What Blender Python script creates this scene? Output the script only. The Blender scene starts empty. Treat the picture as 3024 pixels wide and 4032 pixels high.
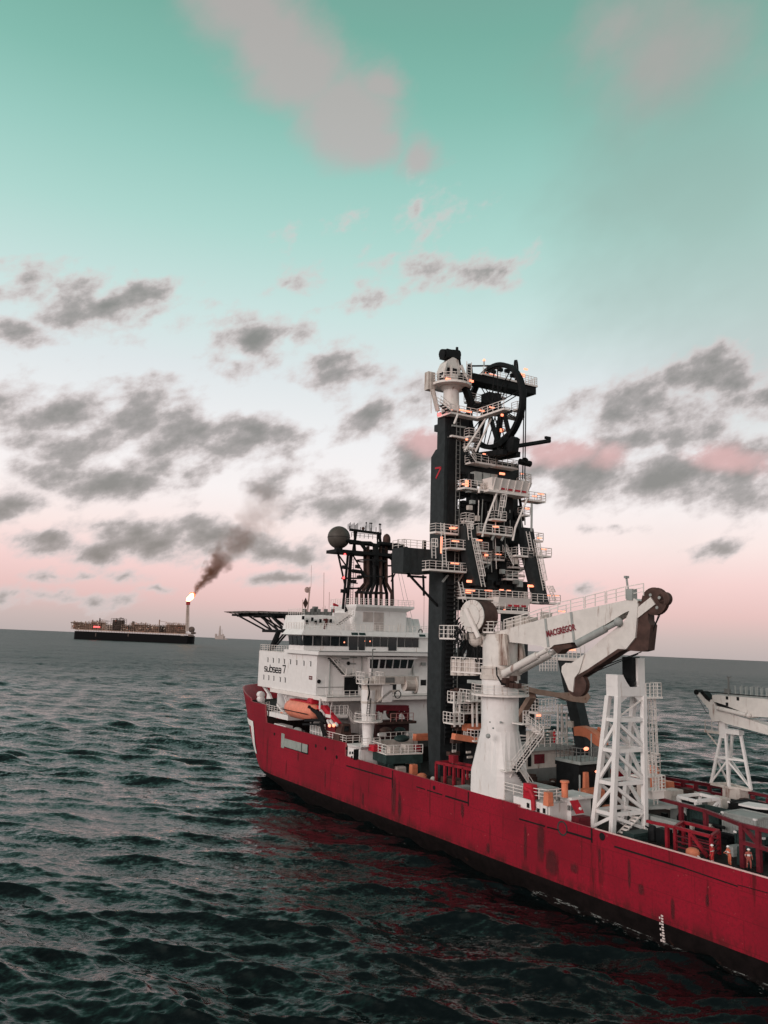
import bpy, math, random
import numpy as np
from mathutils import Matrix, Vector
random.seed(7)
sc = bpy.context.scene
C = sc.collection
rad = math.radians
# ------------------------------------------------------------------ camera
EYE = 26.0
PITCH, ROLL, FOC = rad(9.0), rad(2.42), 3263.0          # focal length in photo pixels (3024 x 4032)
_F = np.array([0, math.cos(PITCH), math.sin(PITCH)])
_R0 = np.array([1.0, 0, 0]); _U0 = np.array([0, -math.sin(PITCH), math.cos(PITCH)])
_R = math.cos(ROLL)*_R0 + math.sin(ROLL)*_U0
_U = -math.sin(ROLL)*_R0 + math.cos(ROLL)*_U0
_C = np.array([0, 0, EYE])
cam_d = bpy.data.cameras.new('camera'); cam = bpy.data.objects.new('camera', cam_d); C.objects.link(cam)
cam_d.sensor_fit = 'VERTICAL'; cam_d.sensor_height = 24.0; cam_d.lens = FOC/4032*24.0
cam_d.clip_start = 0.5; cam_d.clip_end = 60000
M3 = Matrix(((_R[0], _U[0], -_F[0]), (_R[1], _U[1], -_F[1]), (_R[2], _U[2], -_F[2])))
cam.matrix_world = Matrix.Translation((0, 0, EYE)) @ M3.to_4x4()
sc.camera = cam
# ------------------------------------------------------------------ light and exposure
sc.view_settings.view_transform = 'Standard'; sc.view_settings.look = 'None'
sc.view_settings.exposure = 0.1; sc.view_settings.gamma = 1.0
SUN_EL, SUN_AZ = rad(14), rad(222)                       # low sun behind the camera, to its left (azimuth from +Y, clockwise)
sd = bpy.data.lights.new('sun', 'SUN'); so = bpy.data.objects.new('sun', sd); C.objects.link(so)
sd.energy = 1.4; sd.angle = rad(25); sd.color = (1.0, 0.90, 0.86)
_dir = Vector((math.sin(SUN_AZ)*math.cos(SUN_EL), math.cos(SUN_AZ)*math.cos(SUN_EL), math.sin(SUN_EL)))
so.rotation_euler = _dir.to_track_quat('Z', 'Y').to_euler(); so.location = (-60, -80, 120)

def lin(c):
    return tuple(((v/255)/12.92 if v/255 <= 0.04045 else ((v/255+0.055)/1.055)**2.4) for v in c)

def ray(px, py):
    d = _F + _R*(px-1512)/FOC + _U*(2016-py)/FOC
    return d/np.linalg.norm(d)

def azel(px, py):                                        # sky direction seen at a photo pixel
    d = ray(px, py); return math.atan2(d[0], d[1]), math.asin(d[2])

world = bpy.data.worlds.new('World'); sc.world = world; world.use_nodes = True
wn, wl = world.node_tree.nodes, world.node_tree.links
wn.clear()
class G:                                                 # tiny node helper
    def __init__(s, t): s.n, s.l = t.nodes, t.links
    def new(s, kind, **k):
        o = s.n.new(kind)
        for a, b in k.items(): setattr(o, a, b)
        return o
    def put(s, sock, v):
        if isinstance(v, bpy.types.NodeSocket): s.l.new(v, sock)
        elif v is not None: sock.default_value = v
    def math(s, op, a, b=None, c=None, clamp=False):
        o = s.new('ShaderNodeMath', operation=op, use_clamp=clamp)
        for i, v in enumerate((a, b, c)):
            if v is not None: s.put(o.inputs[i], v)
        return o.outputs[0]
    def vec(s, op, a, b=None, c=None, out=0):
        o = s.new('ShaderNodeVectorMath', operation=op)
        for i, v in enumerate((a, b, c)):
            if v is not None: s.put(o.inputs[i], v)
        return o.outputs[out]
    def ramp(s, fac, stops, interp='LINEAR'):
        o = s.new('ShaderNodeValToRGB'); s.put(o.inputs[0], fac); cr = o.color_ramp; cr.interpolation = interp
        while len(cr.elements) > 1: cr.elements.remove(cr.elements[-1])
        for i, (p, c) in enumerate(stops):
            e = cr.elements[0] if i == 0 else cr.elements.new(p)
            e.position = p; e.color = tuple(c)[:3] + (1,)
        return o.outputs[0]
    def mix(s, f, a, b, mode='MIX'):
        o = s.new('ShaderNodeMix', data_type='RGBA', blend_type=mode)
        s.put(o.inputs[0], f)
        for k, v in ((6, a), (7, b)):
            if isinstance(v, tuple): v = tuple(v)[:3] + (1,)
            s.put(o.inputs[k], v)
        return o.outputs[2]
    def mr(s, v, a, b, c=0.0, d=1.0, smooth=True):
        o = s.new('ShaderNodeMapRange', interpolation_type='SMOOTHSTEP' if smooth else 'LINEAR')
        for i, q in enumerate((v, a, b, c, d)): s.put(o.inputs[i], q)
        return o.outputs[0]
    def noise(s, vec, scale, detail=4, rough=.55, dist=0.0, out=0):
        o = s.new('ShaderNodeTexNoise'); s.put(o.inputs['Vector'], vec)
        o.inputs['Scale'].default_value = scale; o.inputs['Detail'].default_value = detail
        o.inputs['Roughness'].default_value = rough; o.inputs['Distortion'].default_value = dist
        return o.outputs[out]
g = G(world.node_tree)
tc = g.new('ShaderNodeTexCoord').outputs['Generated']
sx = g.new('ShaderNodeSeparateXYZ'); g.put(sx.inputs[0], tc)
el = g.math('ARCSINE', sx.outputs[2]); az = g.math('ARCTAN2', sx.outputs[0], sx.outputs[1])
elp = g.math('MAXIMUM', el, 0.0)
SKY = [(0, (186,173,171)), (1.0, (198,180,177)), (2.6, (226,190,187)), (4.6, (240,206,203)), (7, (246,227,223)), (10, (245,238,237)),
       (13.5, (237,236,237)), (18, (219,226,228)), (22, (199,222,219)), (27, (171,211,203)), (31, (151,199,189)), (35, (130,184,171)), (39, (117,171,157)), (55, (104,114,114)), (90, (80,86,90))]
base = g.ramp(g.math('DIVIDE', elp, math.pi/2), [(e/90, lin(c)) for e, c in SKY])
# the afterglow opposite, behind the camera
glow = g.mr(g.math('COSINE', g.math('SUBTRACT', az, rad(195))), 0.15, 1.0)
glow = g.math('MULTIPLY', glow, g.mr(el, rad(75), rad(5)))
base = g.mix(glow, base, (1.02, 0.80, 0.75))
uv = g.new('ShaderNodeCombineXYZ'); g.put(uv.inputs[0], az); g.put(uv.inputs[1], el); uv = uv.outputs[0]
sk = g.math('MULTIPLY_ADD', az, -.28, el)                # cloud banks lean up to the right
sc2 = g.new('ShaderNodeCombineXYZ'); g.put(sc2.inputs[0], az); g.put(sc2.inputs[1], g.math('MULTIPLY', sk, 1.45)); st = sc2.outputs[0]
wob = g.noise(st, 10.0, 5, .62, out=1)
uvw = g.vec('MULTIPLY_ADD', g.vec('SUBTRACT', wob, (.5, .5, .5)), (.085, .040, 0), uv)
fine = g.noise(g.vec('ADD', st, (3.1, 1.7, 0)), 19.0, 10, .565)
def blobs(lst):
    acc = None
    for (cx, cy, rx, ry, a) in lst:                      # photo pixels at 1659 wide
        k = 3024/1659
        A, E = azel(cx*k, cy*k); rx *= k/FOC*1.25; ry *= k/FOC*1.3
        v = g.vec('MULTIPLY_ADD', uvw, (1/rx, 1/ry, 0), (-A/rx, -E/ry, 0))
        d = g.vec('LENGTH', v, out=1)
        f = g.math('MULTIPLY_ADD', d, -a, a)
        acc = f if acc is None else g.math('MAXIMUM', acc, f)
    return g.math('MAXIMUM', acc, -1.0)
GREY = [(200,660,210,60,1.0),(40,710,90,32,.9),(320,640,70,35,.8),(545,735,85,55,1.0),(500,790,60,30,.6),(720,785,90,55,.8),(800,810,100,35,.7),(690,745,60,35,.5),
        (160,905,190,65,1.0),(330,910,140,75,1.1),(130,960,110,40,.9),(420,955,170,55,1.0),(560,945,130,48,1.0),(800,900,110,45,.9),(900,870,80,70,.55),
        (210,1040,170,50,1.1),(60,1075,80,40,1.0),(25,1100,50,35,.9),(330,1010,110,50,.7),(330,1165,190,52,1.0),(460,1160,120,50,1.1),(220,1195,70,30,.8),(110,1165,80,28,.8),(190,1140,60,26,.7),
        (600,1190,130,38,.95),(760,1100,100,48,.95),(860,1105,70,52,.8),(730,1050,80,38,.6),(590,1060,90,70,.45),(270,1235,70,22,.8),(110,1245,60,16,.6),(180,1240,50,16,.6),(610,1255,130,20,.75),(360,1275,40,12,.5),
        (900,1000,75,80,1.0),(1260,1010,200,80,1.05),(1430,1040,190,60,1.15),(1590,1030,130,85,1.15),(1330,900,130,75,1.0),(1420,880,140,70,1.0),(1540,825,110,60,1.1),(1640,850,60,40,.9),(1480,950,80,55,.8),(1330,960,130,50,.9),
        (1570,1190,60,20,.8),(1240,1270,45,22,.8),(1330,1145,50,9,.5),(1610,1318,40,10,.5),(990,585,150,45,.62),(770,610,80,40,.5),(650,590,70,50,.4),(900,480,90,50,.35),(120,1290,160,18,.5),(30,1290,60,18,.4)]
HIGH = [(540,20,150,90,1.0),(600,90,140,90,1.1),(660,160,140,90,1.2),(740,240,140,90,1.2),(790,310,80,45,1.0),(910,340,60,36,.9),(830,180,70,36,.9),(1450,110,180,110,.75),(1330,60,120,60,.6)]
PINK = [(915,955,60,34,1.0),(1200,975,110,34,1.0),(1570,990,85,36,1.1),(1310,990,60,30,.8),(1640,1000,30,40,.6)]
gm = g.math('ADD', blobs(GREY), g.math('MULTIPLY_ADD', fine, 2.5, -1.25))
ga = g.mr(gm, .0, 0.60)
gd = g.mr(gm, 0.25, 1.25)
gcol = g.ramp(gd, [(0, lin((210,200,199))), (.45, lin((160,154,152))), (1, lin((126,124,120)))])
pk = g.math('MULTIPLY', g.mr(blobs(PINK), 0.05, 0.8), 0.8)
gcol = g.mix(pk, gcol, lin((218,172,170)))
hm = g.math('ADD', blobs(HIGH), g.math('MULTIPLY_ADD', g.noise(st, 8, 5, .55), 1.0, -.42))
base = g.mix(g.math('MULTIPLY', g.mr(hm, -.05, .9), .66), base, lin((192,168,170)))
vm = g.math('ADD', blobs([(1560,420,420,520,1.0),(1650,150,260,300,.8)]), g.math('MULTIPLY_ADD', g.noise(st, 5, 4, .5), 1.2, -.6))
base = g.mix(g.math('MULTIPLY', g.mr(vm, -.1, 1.0), .42), base, lin((138,152,144)))
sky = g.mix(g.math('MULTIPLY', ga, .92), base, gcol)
nish = g.new('ShaderNodeTexSky', sky_type='NISHITA', sun_disc=False)
nish.sun_elevation = SUN_EL; nish.sun_rotation = SUN_AZ; nish.air_density = 1.0
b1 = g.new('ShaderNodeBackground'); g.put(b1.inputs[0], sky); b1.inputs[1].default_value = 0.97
b2 = g.new('ShaderNodeBackground'); g.put(b2.inputs[0], nish.outputs[0]); b2.inputs[1].default_value = 0.003
ad = g.new('ShaderNodeAddShader'); g.l.new(b1.outputs[0], ad.inputs[0]); g.l.new(b2.outputs[0], ad.inputs[1])
wo = g.new('ShaderNodeOutputWorld'); g.l.new(ad.outputs[0], wo.inputs[0])
world.cycles.sampling_method = 'MANUAL'; world.cycles.sample_map_resolution = 512

# ------------------------------------------------------------------ ship frame: x forward, y to port, z up from the waterline
HEAD, LIST = rad(31.3), rad(1.1)
_fx = np.array([-math.sin(HEAD), math.cos(HEAD), 0]); _p0 = np.array([-math.cos(HEAD), -math.sin(HEAD), 0]); _u0 = np.array([0, 0, 1.0])
_pt = _p0*math.cos(LIST) - _u0*math.sin(LIST); _up = _u0*math.cos(LIST) + _p0*math.sin(LIST)
def raw(px, py): return _F + _R*(px-1512)/FOC + _U*(2016-py)/FOC
_d = raw(3024, 3895); _O = _C + _d*(-EYE/_d[2]) - _pt*15.0
SHIP = Matrix(((_fx[0], _pt[0], _up[0], _O[0]), (_fx[1], _pt[1], _up[1], _O[1]), (_fx[2], _pt[2], _up[2], _O[2]), (0, 0, 0, 1)))
ZOOM = {1:(1560,1380,.4219),2:(1540,2000,.4219),3:(900,2020,.4943),4:(900,2560,.4943),5:(1640,2240,.6148),6:(1640,2680,.4219),7:(2200,2600,.4967),8:(200,2240,.434),9:(2600,2600,.2556),10:(2500,3000,.3158),11:(2040,2720,.3014),12:(1340,2620,.2411),13:(1740,2900,.3014),14:(940,2620,.2532)}
def meet(d, n, c):                                       # where a sight line meets the ship plane n.q = c
    n = np.array(n, float); N = _fx*n[0] + _pt*n[1] + _up*n[2]
    t = (c - (_C-_O) @ N)/(d @ N); v = _C + d*t - _O
    return (float(v @ _fx), float(v @ _pt), float(v @ _up))
def S(i, a, b, x=None, y=None, z=None, n=None, c=None):  # survey of the photograph: a measured point on a known plane of the ship
    o = ZOOM[i]; d = raw(o[0]+a*o[2], o[1]+b*o[2])
    if x is not None: return meet(d, (1,0,0), x)
    if y is not None: return meet(d, (0,1,0), y)
    if z is not None: return meet(d, (0,0,1), z)
    return meet(d, n, c)

# ------------------------------------------------------------------ materials
MATS = {}
def mat(name, col, rough=.55, metal=0.0, dirt=None, dirt_amt=0.0, dirt_scale=.35, streak=False, vary=.12, emit=None, es=0.0, spec=.25):
    m = bpy.data.materials.new(name); m.use_nodes = True; MATS[name] = m
    t = m.node_tree; q = G(t); b = t.nodes['Principled BSDF']
    b.inputs['Roughness'].default_value = rough; b.inputs['Metallic'].default_value = metal
    b.inputs['Specular IOR Level'].default_value = spec
    co = q.new('ShaderNodeTexCoord').outputs['Object']
    n1 = q.noise(co, 1.1, 5, .6)
    c = q.mix(q.mr(n1, .3, .7), tuple(v*(1-vary) for v in col), tuple(min(1, v*(1+vary)) for v in col))
    if dirt is not None:
        v = q.vec('MULTIPLY', co, (1, 1, .16)) if streak else co
        n2 = q.noise(v, dirt_scale*4, 6, .65)
        c = q.mix(q.math('MULTIPLY', q.mr(n2, .72-dirt_amt*.4, .86-dirt_amt*.3), .85), c, dirt)
    q.put(b.inputs['Base Color'], c)
    if emit:
        b.inputs['Emission Color'].default_value = tuple(emit) + (1,); b.inputs['Emission Strength'].default_value = es
    return m
RUST = (.16, .055, .025)
W_ = mat('white paint', (.74, .72, .71), .45, dirt=(.36, .25, .18), dirt_amt=.34, streak=True, vary=.04)
WC = mat('crane paint', (.64, .61, .58), .5, dirt=RUST, dirt_amt=.40, streak=True, vary=.06)
WR = mat('rail paint', (.74, .69, .66), .5, vary=.05)
WN = mat('weathered white', (.55, .50, .46), .6, dirt=RUST, dirt_amt=.42, streak=True)
DK = mat('dark tower steel', (.026, .031, .033), .55, dirt=(.02, .02, .02), dirt_amt=.3, streak=True, vary=.2, spec=.12)
BK = mat('black steel', (.010, .011, .012), .6, vary=.3, spec=.12)
GN = mat('dark green steel', (.025, .045, .043), .55, vary=.25, spec=.12)
GY = mat('grey steel', (.16, .165, .16), .6, dirt=RUST, dirt_amt=.25)
GG = mat('pale grey steel', (.30, .32, .31), .6, dirt=(.12, .08, .05), dirt_amt=.3)
RD = mat('red paint', (.42, .015, .03), .5, vary=.2)
RM = mat('worn red paint', (.24, .012, .022), .55, dirt=(.05,.012,.01), dirt_amt=.3, vary=.25)
DR = mat('dark red paint', (.13, .012, .02), .55, dirt=(.03, .012, .01), dirt_amt=.35, vary=.25)
OR = mat('orange paint', (.62, .20, .11), .5, dirt=(.25, .07, .03), dirt_amt=.2, vary=.12)
BR = mat('rusty brown steel', (.062, .034, .028), .7, dirt=(.03, .02, .018), dirt_amt=.35, vary=.3)
DECK = mat('deck coating', (.022, .017, .016), .75, dirt=(.12, .05, .03), dirt_amt=.35, vary=.3, spec=.12)
GLS = mat('window glass', (.012, .016, .018), .08, spec=.6, vary=.1)
LAMP = mat('lamp glow', (.9, .5, .35), .5, emit=(1.0, .25, .13), es=1.8)
BEAC = mat('red beacon glow', (.9, .05, .05), .5, emit=(1.0, .05, .05), es=6.0)
SKIN = mat('skin', (.45, .24, .16), .6); HATW = mat('white helmet', (.8, .8, .8), .35)
COVR = mat('red overalls', (.55, .05, .05), .8, vary=.2); COVO = mat('orange overalls', (.62, .16, .09), .8, vary=.2); BOOT = mat('boots', (.02, .02, .02), .7)
REFL = mat('reflective tape', (.75, .75, .72), .4)

# ------------------------------------------------------------------ mesh helpers
SPLIT = {'hull_seam', 'hull_port', 'lettering', 'whip_aerials', 'boom_seam', 'casing_railing', 'signal_mast', 'pipework', 'machinery', 'hydraulic_gear', 'fittings', 'wall_fitting', 'boom_cabinet', 'accumulator', 'sheave_hole', 'pedestal_fitting', 'mast_railing', 'hull_mark', 'boom_slot', 'roof_equipment', 'draught_mark', 'hose', 'sign_board', 'louvre', 'cabinet', 'bracket', 'wire', 'davit_cylinder', 'slew_motor', 'boom_railing', 'safety_net', 'helideck_brace', 'post', 'flame_edge', 'superstructure_block', 'roof_emblem'}
class MB:
    def __init__(s): s.v, s.f, s.cut = [], [], []
    def add(s, vs, fs):
        k = len(s.v); s.cut.append((k, len(s.f))); s.v += [tuple(p) for p in vs]; s.f += [tuple(i+k for i in f) for f in fs]; return s
    def box(s, x0, x1, y0, y1, z0, z1):
        return s.add([(x0,y0,z0),(x1,y0,z0),(x1,y1,z0),(x0,y1,z0),(x0,y0,z1),(x1,y0,z1),(x1,y1,z1),(x0,y1,z1)],
                     [(0,3,2,1),(4,5,6,7),(0,1,5,4),(1,2,6,5),(2,3,7,6),(3,0,4,7)])
    def hexa(s, lo, hi):                                 # two quads
        return s.add(list(lo)+list(hi), [(0,3,2,1),(4,5,6,7),(0,1,5,4),(1,2,6,5),(2,3,7,6),(3,0,4,7)])
    def beam(s, p, q, w, h=None, up=(0,0,1)):
        h = w if h is None else h
        p, q = Vector(p), Vector(q); d = q-p
        if d.length < 1e-6: return s
        d.normalize(); u = Vector(up)
        if abs(d.dot(u)) > .98: u = Vector((1,0,0))
        a = d.cross(u).normalized()*(w/2); b = a.normalized().cross(d).normalized()*(h/2)
        return s.hexa([p-a-b, p+a-b, p+a+b, p-a+b], [q-a-b, q+a-b, q+a+b, q-a+b])
    def tube(s, p, q, r, n=8, r2=None, cap=True):
        p, q = Vector(p), Vector(q); d = q-p
        if d.length < 1e-6: return s
        d.normalize(); u = Vector((0,0,1)) if abs(d.z) < .9 else Vector((1,0,0))
        a = d.cross(u).normalized(); b = a.cross(d).normalized(); r2 = r if r2 is None else r2
        vs = []
        for c, rr in ((p, r), (q, r2)):
            for i in range(n):
                t = 2*math.pi*(i+.5)/n; vs.append(c + a*math.cos(t)*rr + b*math.sin(t)*rr)
        fs = [(i, i+n, (i+1)%n+n, (i+1)%n) for i in range(n)]
        if cap: fs += [tuple(range(n)), tuple(range(2*n-1, n-1, -1))]
        return s.add(vs, fs)
    def path(s, pts, r, n=6):
        for a, b in zip(pts, pts[1:]): s.tube(a, b, r, n)
        if n > 6:
            for a in pts[1:-1]: s.ball(a, r*1.0, n, max(4, n//2))
        return s
    def prism(s, poly, vec):
        n = len(poly); vec = Vector(vec); a = [Vector(p) for p in poly]
        return s.add(a + [p+vec for p in a], [tuple(range(n-1, -1, -1)), tuple(range(n, 2*n))] + [(i, (i+1)%n, (i+1)%n+n, i+n) for i in range(n)])
    def slab(s, xy, z0, z1): return s.prism([(x, y, z0) for x, y in xy], (0, 0, z1-z0))
    def lathe(s, c, axis, prof, n=16, cap=True):
        c = Vector(c); d = Vector(axis).normalized(); u = Vector((0,0,1)) if abs(d.z) < .9 else Vector((1,0,0))
        a = d.cross(u).normalized(); b = a.cross(d).normalized(); vs, fs = [], []
        for r, h in prof:
            for i in range(n):
                t = 2*math.pi*(i+.5)/n; vs.append(c + d*h + a*math.cos(t)*r + b*math.sin(t)*r)
        for j in range(len(prof)-1):
            for i in range(n): fs.append((j*n+i, (j+1)*n+i, (j+1)*n+(i+1)%n, j*n+(i+1)%n))
        if cap: fs += [tuple(range(n)), tuple(range(len(prof)*n-1, (len(prof)-1)*n-1, -1))]
        return s.add(vs, fs)
    def ball(s, c, r, n=12, m=8, sc=(1,1,1)):
        vs, fs = [], []
        for j in range(1, m):
            t = math.pi*j/m
            for i in range(n):
                p = 2*math.pi*i/n; vs.append((c[0]+r*sc[0]*math.sin(t)*math.cos(p), c[1]+r*sc[1]*math.sin(t)*math.sin(p), c[2]+r*sc[2]*math.cos(t)))
        k = len(vs); vs += [(c[0], c[1], c[2]+r*sc[2]), (c[0], c[1], c[2]-r*sc[2])]
        for j in range(m-2):
            for i in range(n): fs.append((j*n+i, (j+1)*n+i, (j+1)*n+(i+1)%n, j*n+(i+1)%n))
        for i in range(n): fs += [(k, i, (i+1)%n), (k+1, (m-2)*n+(i+1)%n, (m-2)*n+i)]
        return s.add(vs, fs)
    def hoop(s, c, axis, R, w, t, n=40, a0=0, a1=2*math.pi):   # a flat-sided ring: w along the axis, t radially
        c = Vector(c); d = Vector(axis).normalized(); u = Vector((0,0,1)) if abs(d.z) < .9 else Vector((1,0,0))
        a = d.cross(u).normalized(); b = a.cross(d).normalized(); full = abs(a1-a0-2*math.pi) < 1e-6; m = n if full else n+1
        vs, fs = [], []
        for i in range(m):
            th = a0+(a1-a0)*i/n; e = a*math.cos(th)+b*math.sin(th)
            vs += [c+e*(R-t)-d*w/2, c+e*R-d*w/2, c+e*R+d*w/2, c+e*(R-t)+d*w/2]
        for i in range(n):
            j = (i+1) % m
            for k in range(4): fs.append((i*4+k, i*4+(k+1)%4, j*4+(k+1)%4, j*4+k))
        if not full: fs += [(0,1,2,3), (n*4+3, n*4+2, n*4+1, n*4)]
        return s.add(vs, fs)
    def rail(s, pts, h=1.1, bars=3, step=1.5, r=.04, closed=False, top=True):
        pts = [Vector(p) for p in pts]
        if closed: pts = pts + [pts[0]]
        for a, b in zip(pts, pts[1:]):
            for k in range(1, bars+1): s.beam(a+Vector((0,0,h*k/bars)), b+Vector((0,0,h*k/bars)), r*1.7 if k == bars else r*1.3)
            m = max(1, round((b-a).length/step))
            for i in range(m+1): 
                c = a.lerp(b, i/m); s.beam(c, c+Vector((0,0,h)), r*1.7)
        return s
    def ladder(s, p, q, w=.6, side=(0,1,0), step=.4, r=.035, cage=None, cage_from=2.2):
        p, q, e = Vector(p), Vector(q), Vector(side).normalized()*w/2
        s.beam(p-e, q-e, r*2); s.beam(p+e, q+e, r*2); L = (q-p).length; n = int(L/step)
        for i in range(1, n): c = p.lerp(q, i/n); s.beam(c-e, c+e, r*1.4)
        if cage:
            o = Vector(cage); dirn = (q-p).normalized(); m = max(2, int((L-cage_from)/1.1)); prev = None
            for i in range(m+1):
                c = p+dirn*(cage_from+(L-cage_from)*i/m); arc = [c-e*1.1, c-e*1.2+o*.45, c-e*.5+o*.8, c+e*.5+o*.8, c+e*1.2+o*.45, c+e*1.1]
                for a, b in zip(arc, arc[1:]): s.beam(a, b, r*1.5)
                if prev:
                    for k in (1, 2, 3, 4): s.beam(prev[k], arc[k], r*1.3)
                prev = arc
        return s
    def stair(s, p, q, w=.9, side=(0,1,0), rail=True, tread=.30, th=.13, treads=None):
        p, q, e = Vector(p), Vector(q), Vector(side).normalized()*w/2
        s.beam(p-e, q-e, .07, th); s.beam(p+e, q+e, .07, th); n = max(3, int(abs(q.z-p.z)/.24)); h = Vector((0,0,1))
        run = Vector((q.x-p.x, q.y-p.y, 0)).normalized()*tread/2
        for i in range(1, n): c = p.lerp(q, i/n); (treads or s).add([c-e-run, c+e-run, c+e+run, c-e+run, c-e-run-h*.17, c+e-run-h*.17, c+e+run-h*.17, c-e+run-h*.17], [(0,1,2,3),(7,6,5,4),(0,4,5,1),(1,5,6,2),(2,6,7,3),(3,7,4,0)])
        if rail:
            for k in (-1, 1):
                for z in (.5, 1.0): s.beam(p+e*k+h*z, q+e*k+h*z, .06)
                for i in range(5): c = p.lerp(q, i/4)+e*k; s.beam(c, c+h, .06)
        return s
    def clusters(s):
        ends = s.cut[1:] + [(len(s.v), len(s.f))]; B = []
        for (v0, f0), (v1, f1) in zip(s.cut, ends):
            P = s.v[v0:v1]; B.append((v0, v1, f0, f1, [min(p[k] for p in P)-.06 for k in range(3)], [max(p[k] for p in P)+.06 for k in range(3)]))
        lab = list(range(len(B)))
        def find(i):
            while lab[i] != i: i = lab[i]
            return i
        for i in range(len(B)):
            for j in range(i):
                if all(B[i][4][k] <= B[j][5][k] and B[j][4][k] <= B[i][5][k] for k in range(3)): lab[find(i)] = find(j)
        out = {}
        for i, b_ in enumerate(B): out.setdefault(find(i), []).append(b_)
        res = []
        for grp in out.values():
            m_ = MB()
            for v0, v1, f0, f1, _, _ in grp: m_.add(s.v[v0:v1], [tuple(q-v0 for q in f) for f in s.f[f0:f1]])
            res.append(m_)
        return res
    def build(s, name, m, root=None, parent=None, smooth=False):
        if name in SPLIT and len(s.cut) > 1 and name != 'done':
            cl = s.clusters()
            if 1 < len(cl) <= 60:
                first = None
                for c_ in cl: o = c_.build_one(name, m, root, parent, smooth); first = first or o
                return first
        return s.build_one(name, m, root, parent, smooth)
    def build_one(s, name, m, root=None, parent=None, smooth=False):
        o0 = Vector(root['_o']) if root is not None else Vector((0,0,0))
        me = bpy.data.meshes.new(name); me.from_pydata([tuple(Vector(v)-o0) for v in s.v], [], s.f)
        me.validate(); me.materials.append(m)
        if smooth:
            me.polygons.foreach_set('use_smooth', [True]*len(me.polygons))
            try: me.set_sharp_from_angle(angle=rad(40))
            except Exception: pass
        me.update()
        o = bpy.data.objects.new(name, me); C.objects.link(o)
        if parent is not None: o.parent = parent
        elif root is not None: o.parent = root
        return o
ONSHIP = []
def flight(p, q, root, w=.9, side=(1,0,0)):              # a stair with dark grating treads
    a, b_ = MB(), MB(); a.stair(p, q, w, side, treads=b_); o = a.build('stair', WR, root); b_.build('treads', BK, root, o); return o
def thing(name, label, cat, loc, group=None, ship=True):
    o = bpy.data.objects.new(name, None); C.objects.link(o); o.empty_display_size = .5
    o.location = loc; o['_o'] = tuple(loc); o['label'] = label; o['category'] = cat
    if group: o['group'] = group
    if ship: ONSHIP.append(o)
    return o
def solo(o, label, cat, group=None, ship=True):          # a thing that is one mesh
    o['label'] = label; o['category'] = cat
    if group: o['group'] = group
    if ship: ONSHIP.append(o)
    return o
def copy_tree(o, parent=None):
    c = o.copy(); C.objects.link(c)
    if parent is not None: c.parent = parent
    for ch in list(o.children): copy_tree(ch, c)
    return c
def text_mesh(txt, o, ux, uy, height, width=None, depth=.02, bold=0.0, shear=0.0):
    """letters laid on a plane: o lower-left corner, ux / uy directions"""
    cu = bpy.data.curves.new('lettering', 'FONT'); cu.body = txt; cu.extrude = 0; cu.offset = bold; cu.shear = shear; cu.resolution_u = 3
    ob = bpy.data.objects.new('lettering', cu); C.objects.link(ob)
    dg = bpy.context.evaluated_depsgraph_get(); me = bpy.data.meshes.new_from_object(ob.evaluated_get(dg))
    bpy.data.objects.remove(ob)
    P = [v.co.copy() for v in me.vertices]; F = [tuple(p.vertices) for p in me.polygons]
    x0 = min(p.x for p in P); x1 = max(p.x for p in P); y0 = min(p.y for p in P); y1 = max(p.y for p in P)
    ux, uy = Vector(ux).normalized(), Vector(uy).normalized(); nz = ux.cross(uy)
    sy = height/(y1-y0); sxx = sy if width is None else width/(x1-x0)
    mb = MB(); mb.add([Vector(o)+ux*((p.x-x0)*sxx)+uy*((p.y-y0)*sy)+nz*depth for p in P], F)
    bpy.data.meshes.remove(me)
    return mb
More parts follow.
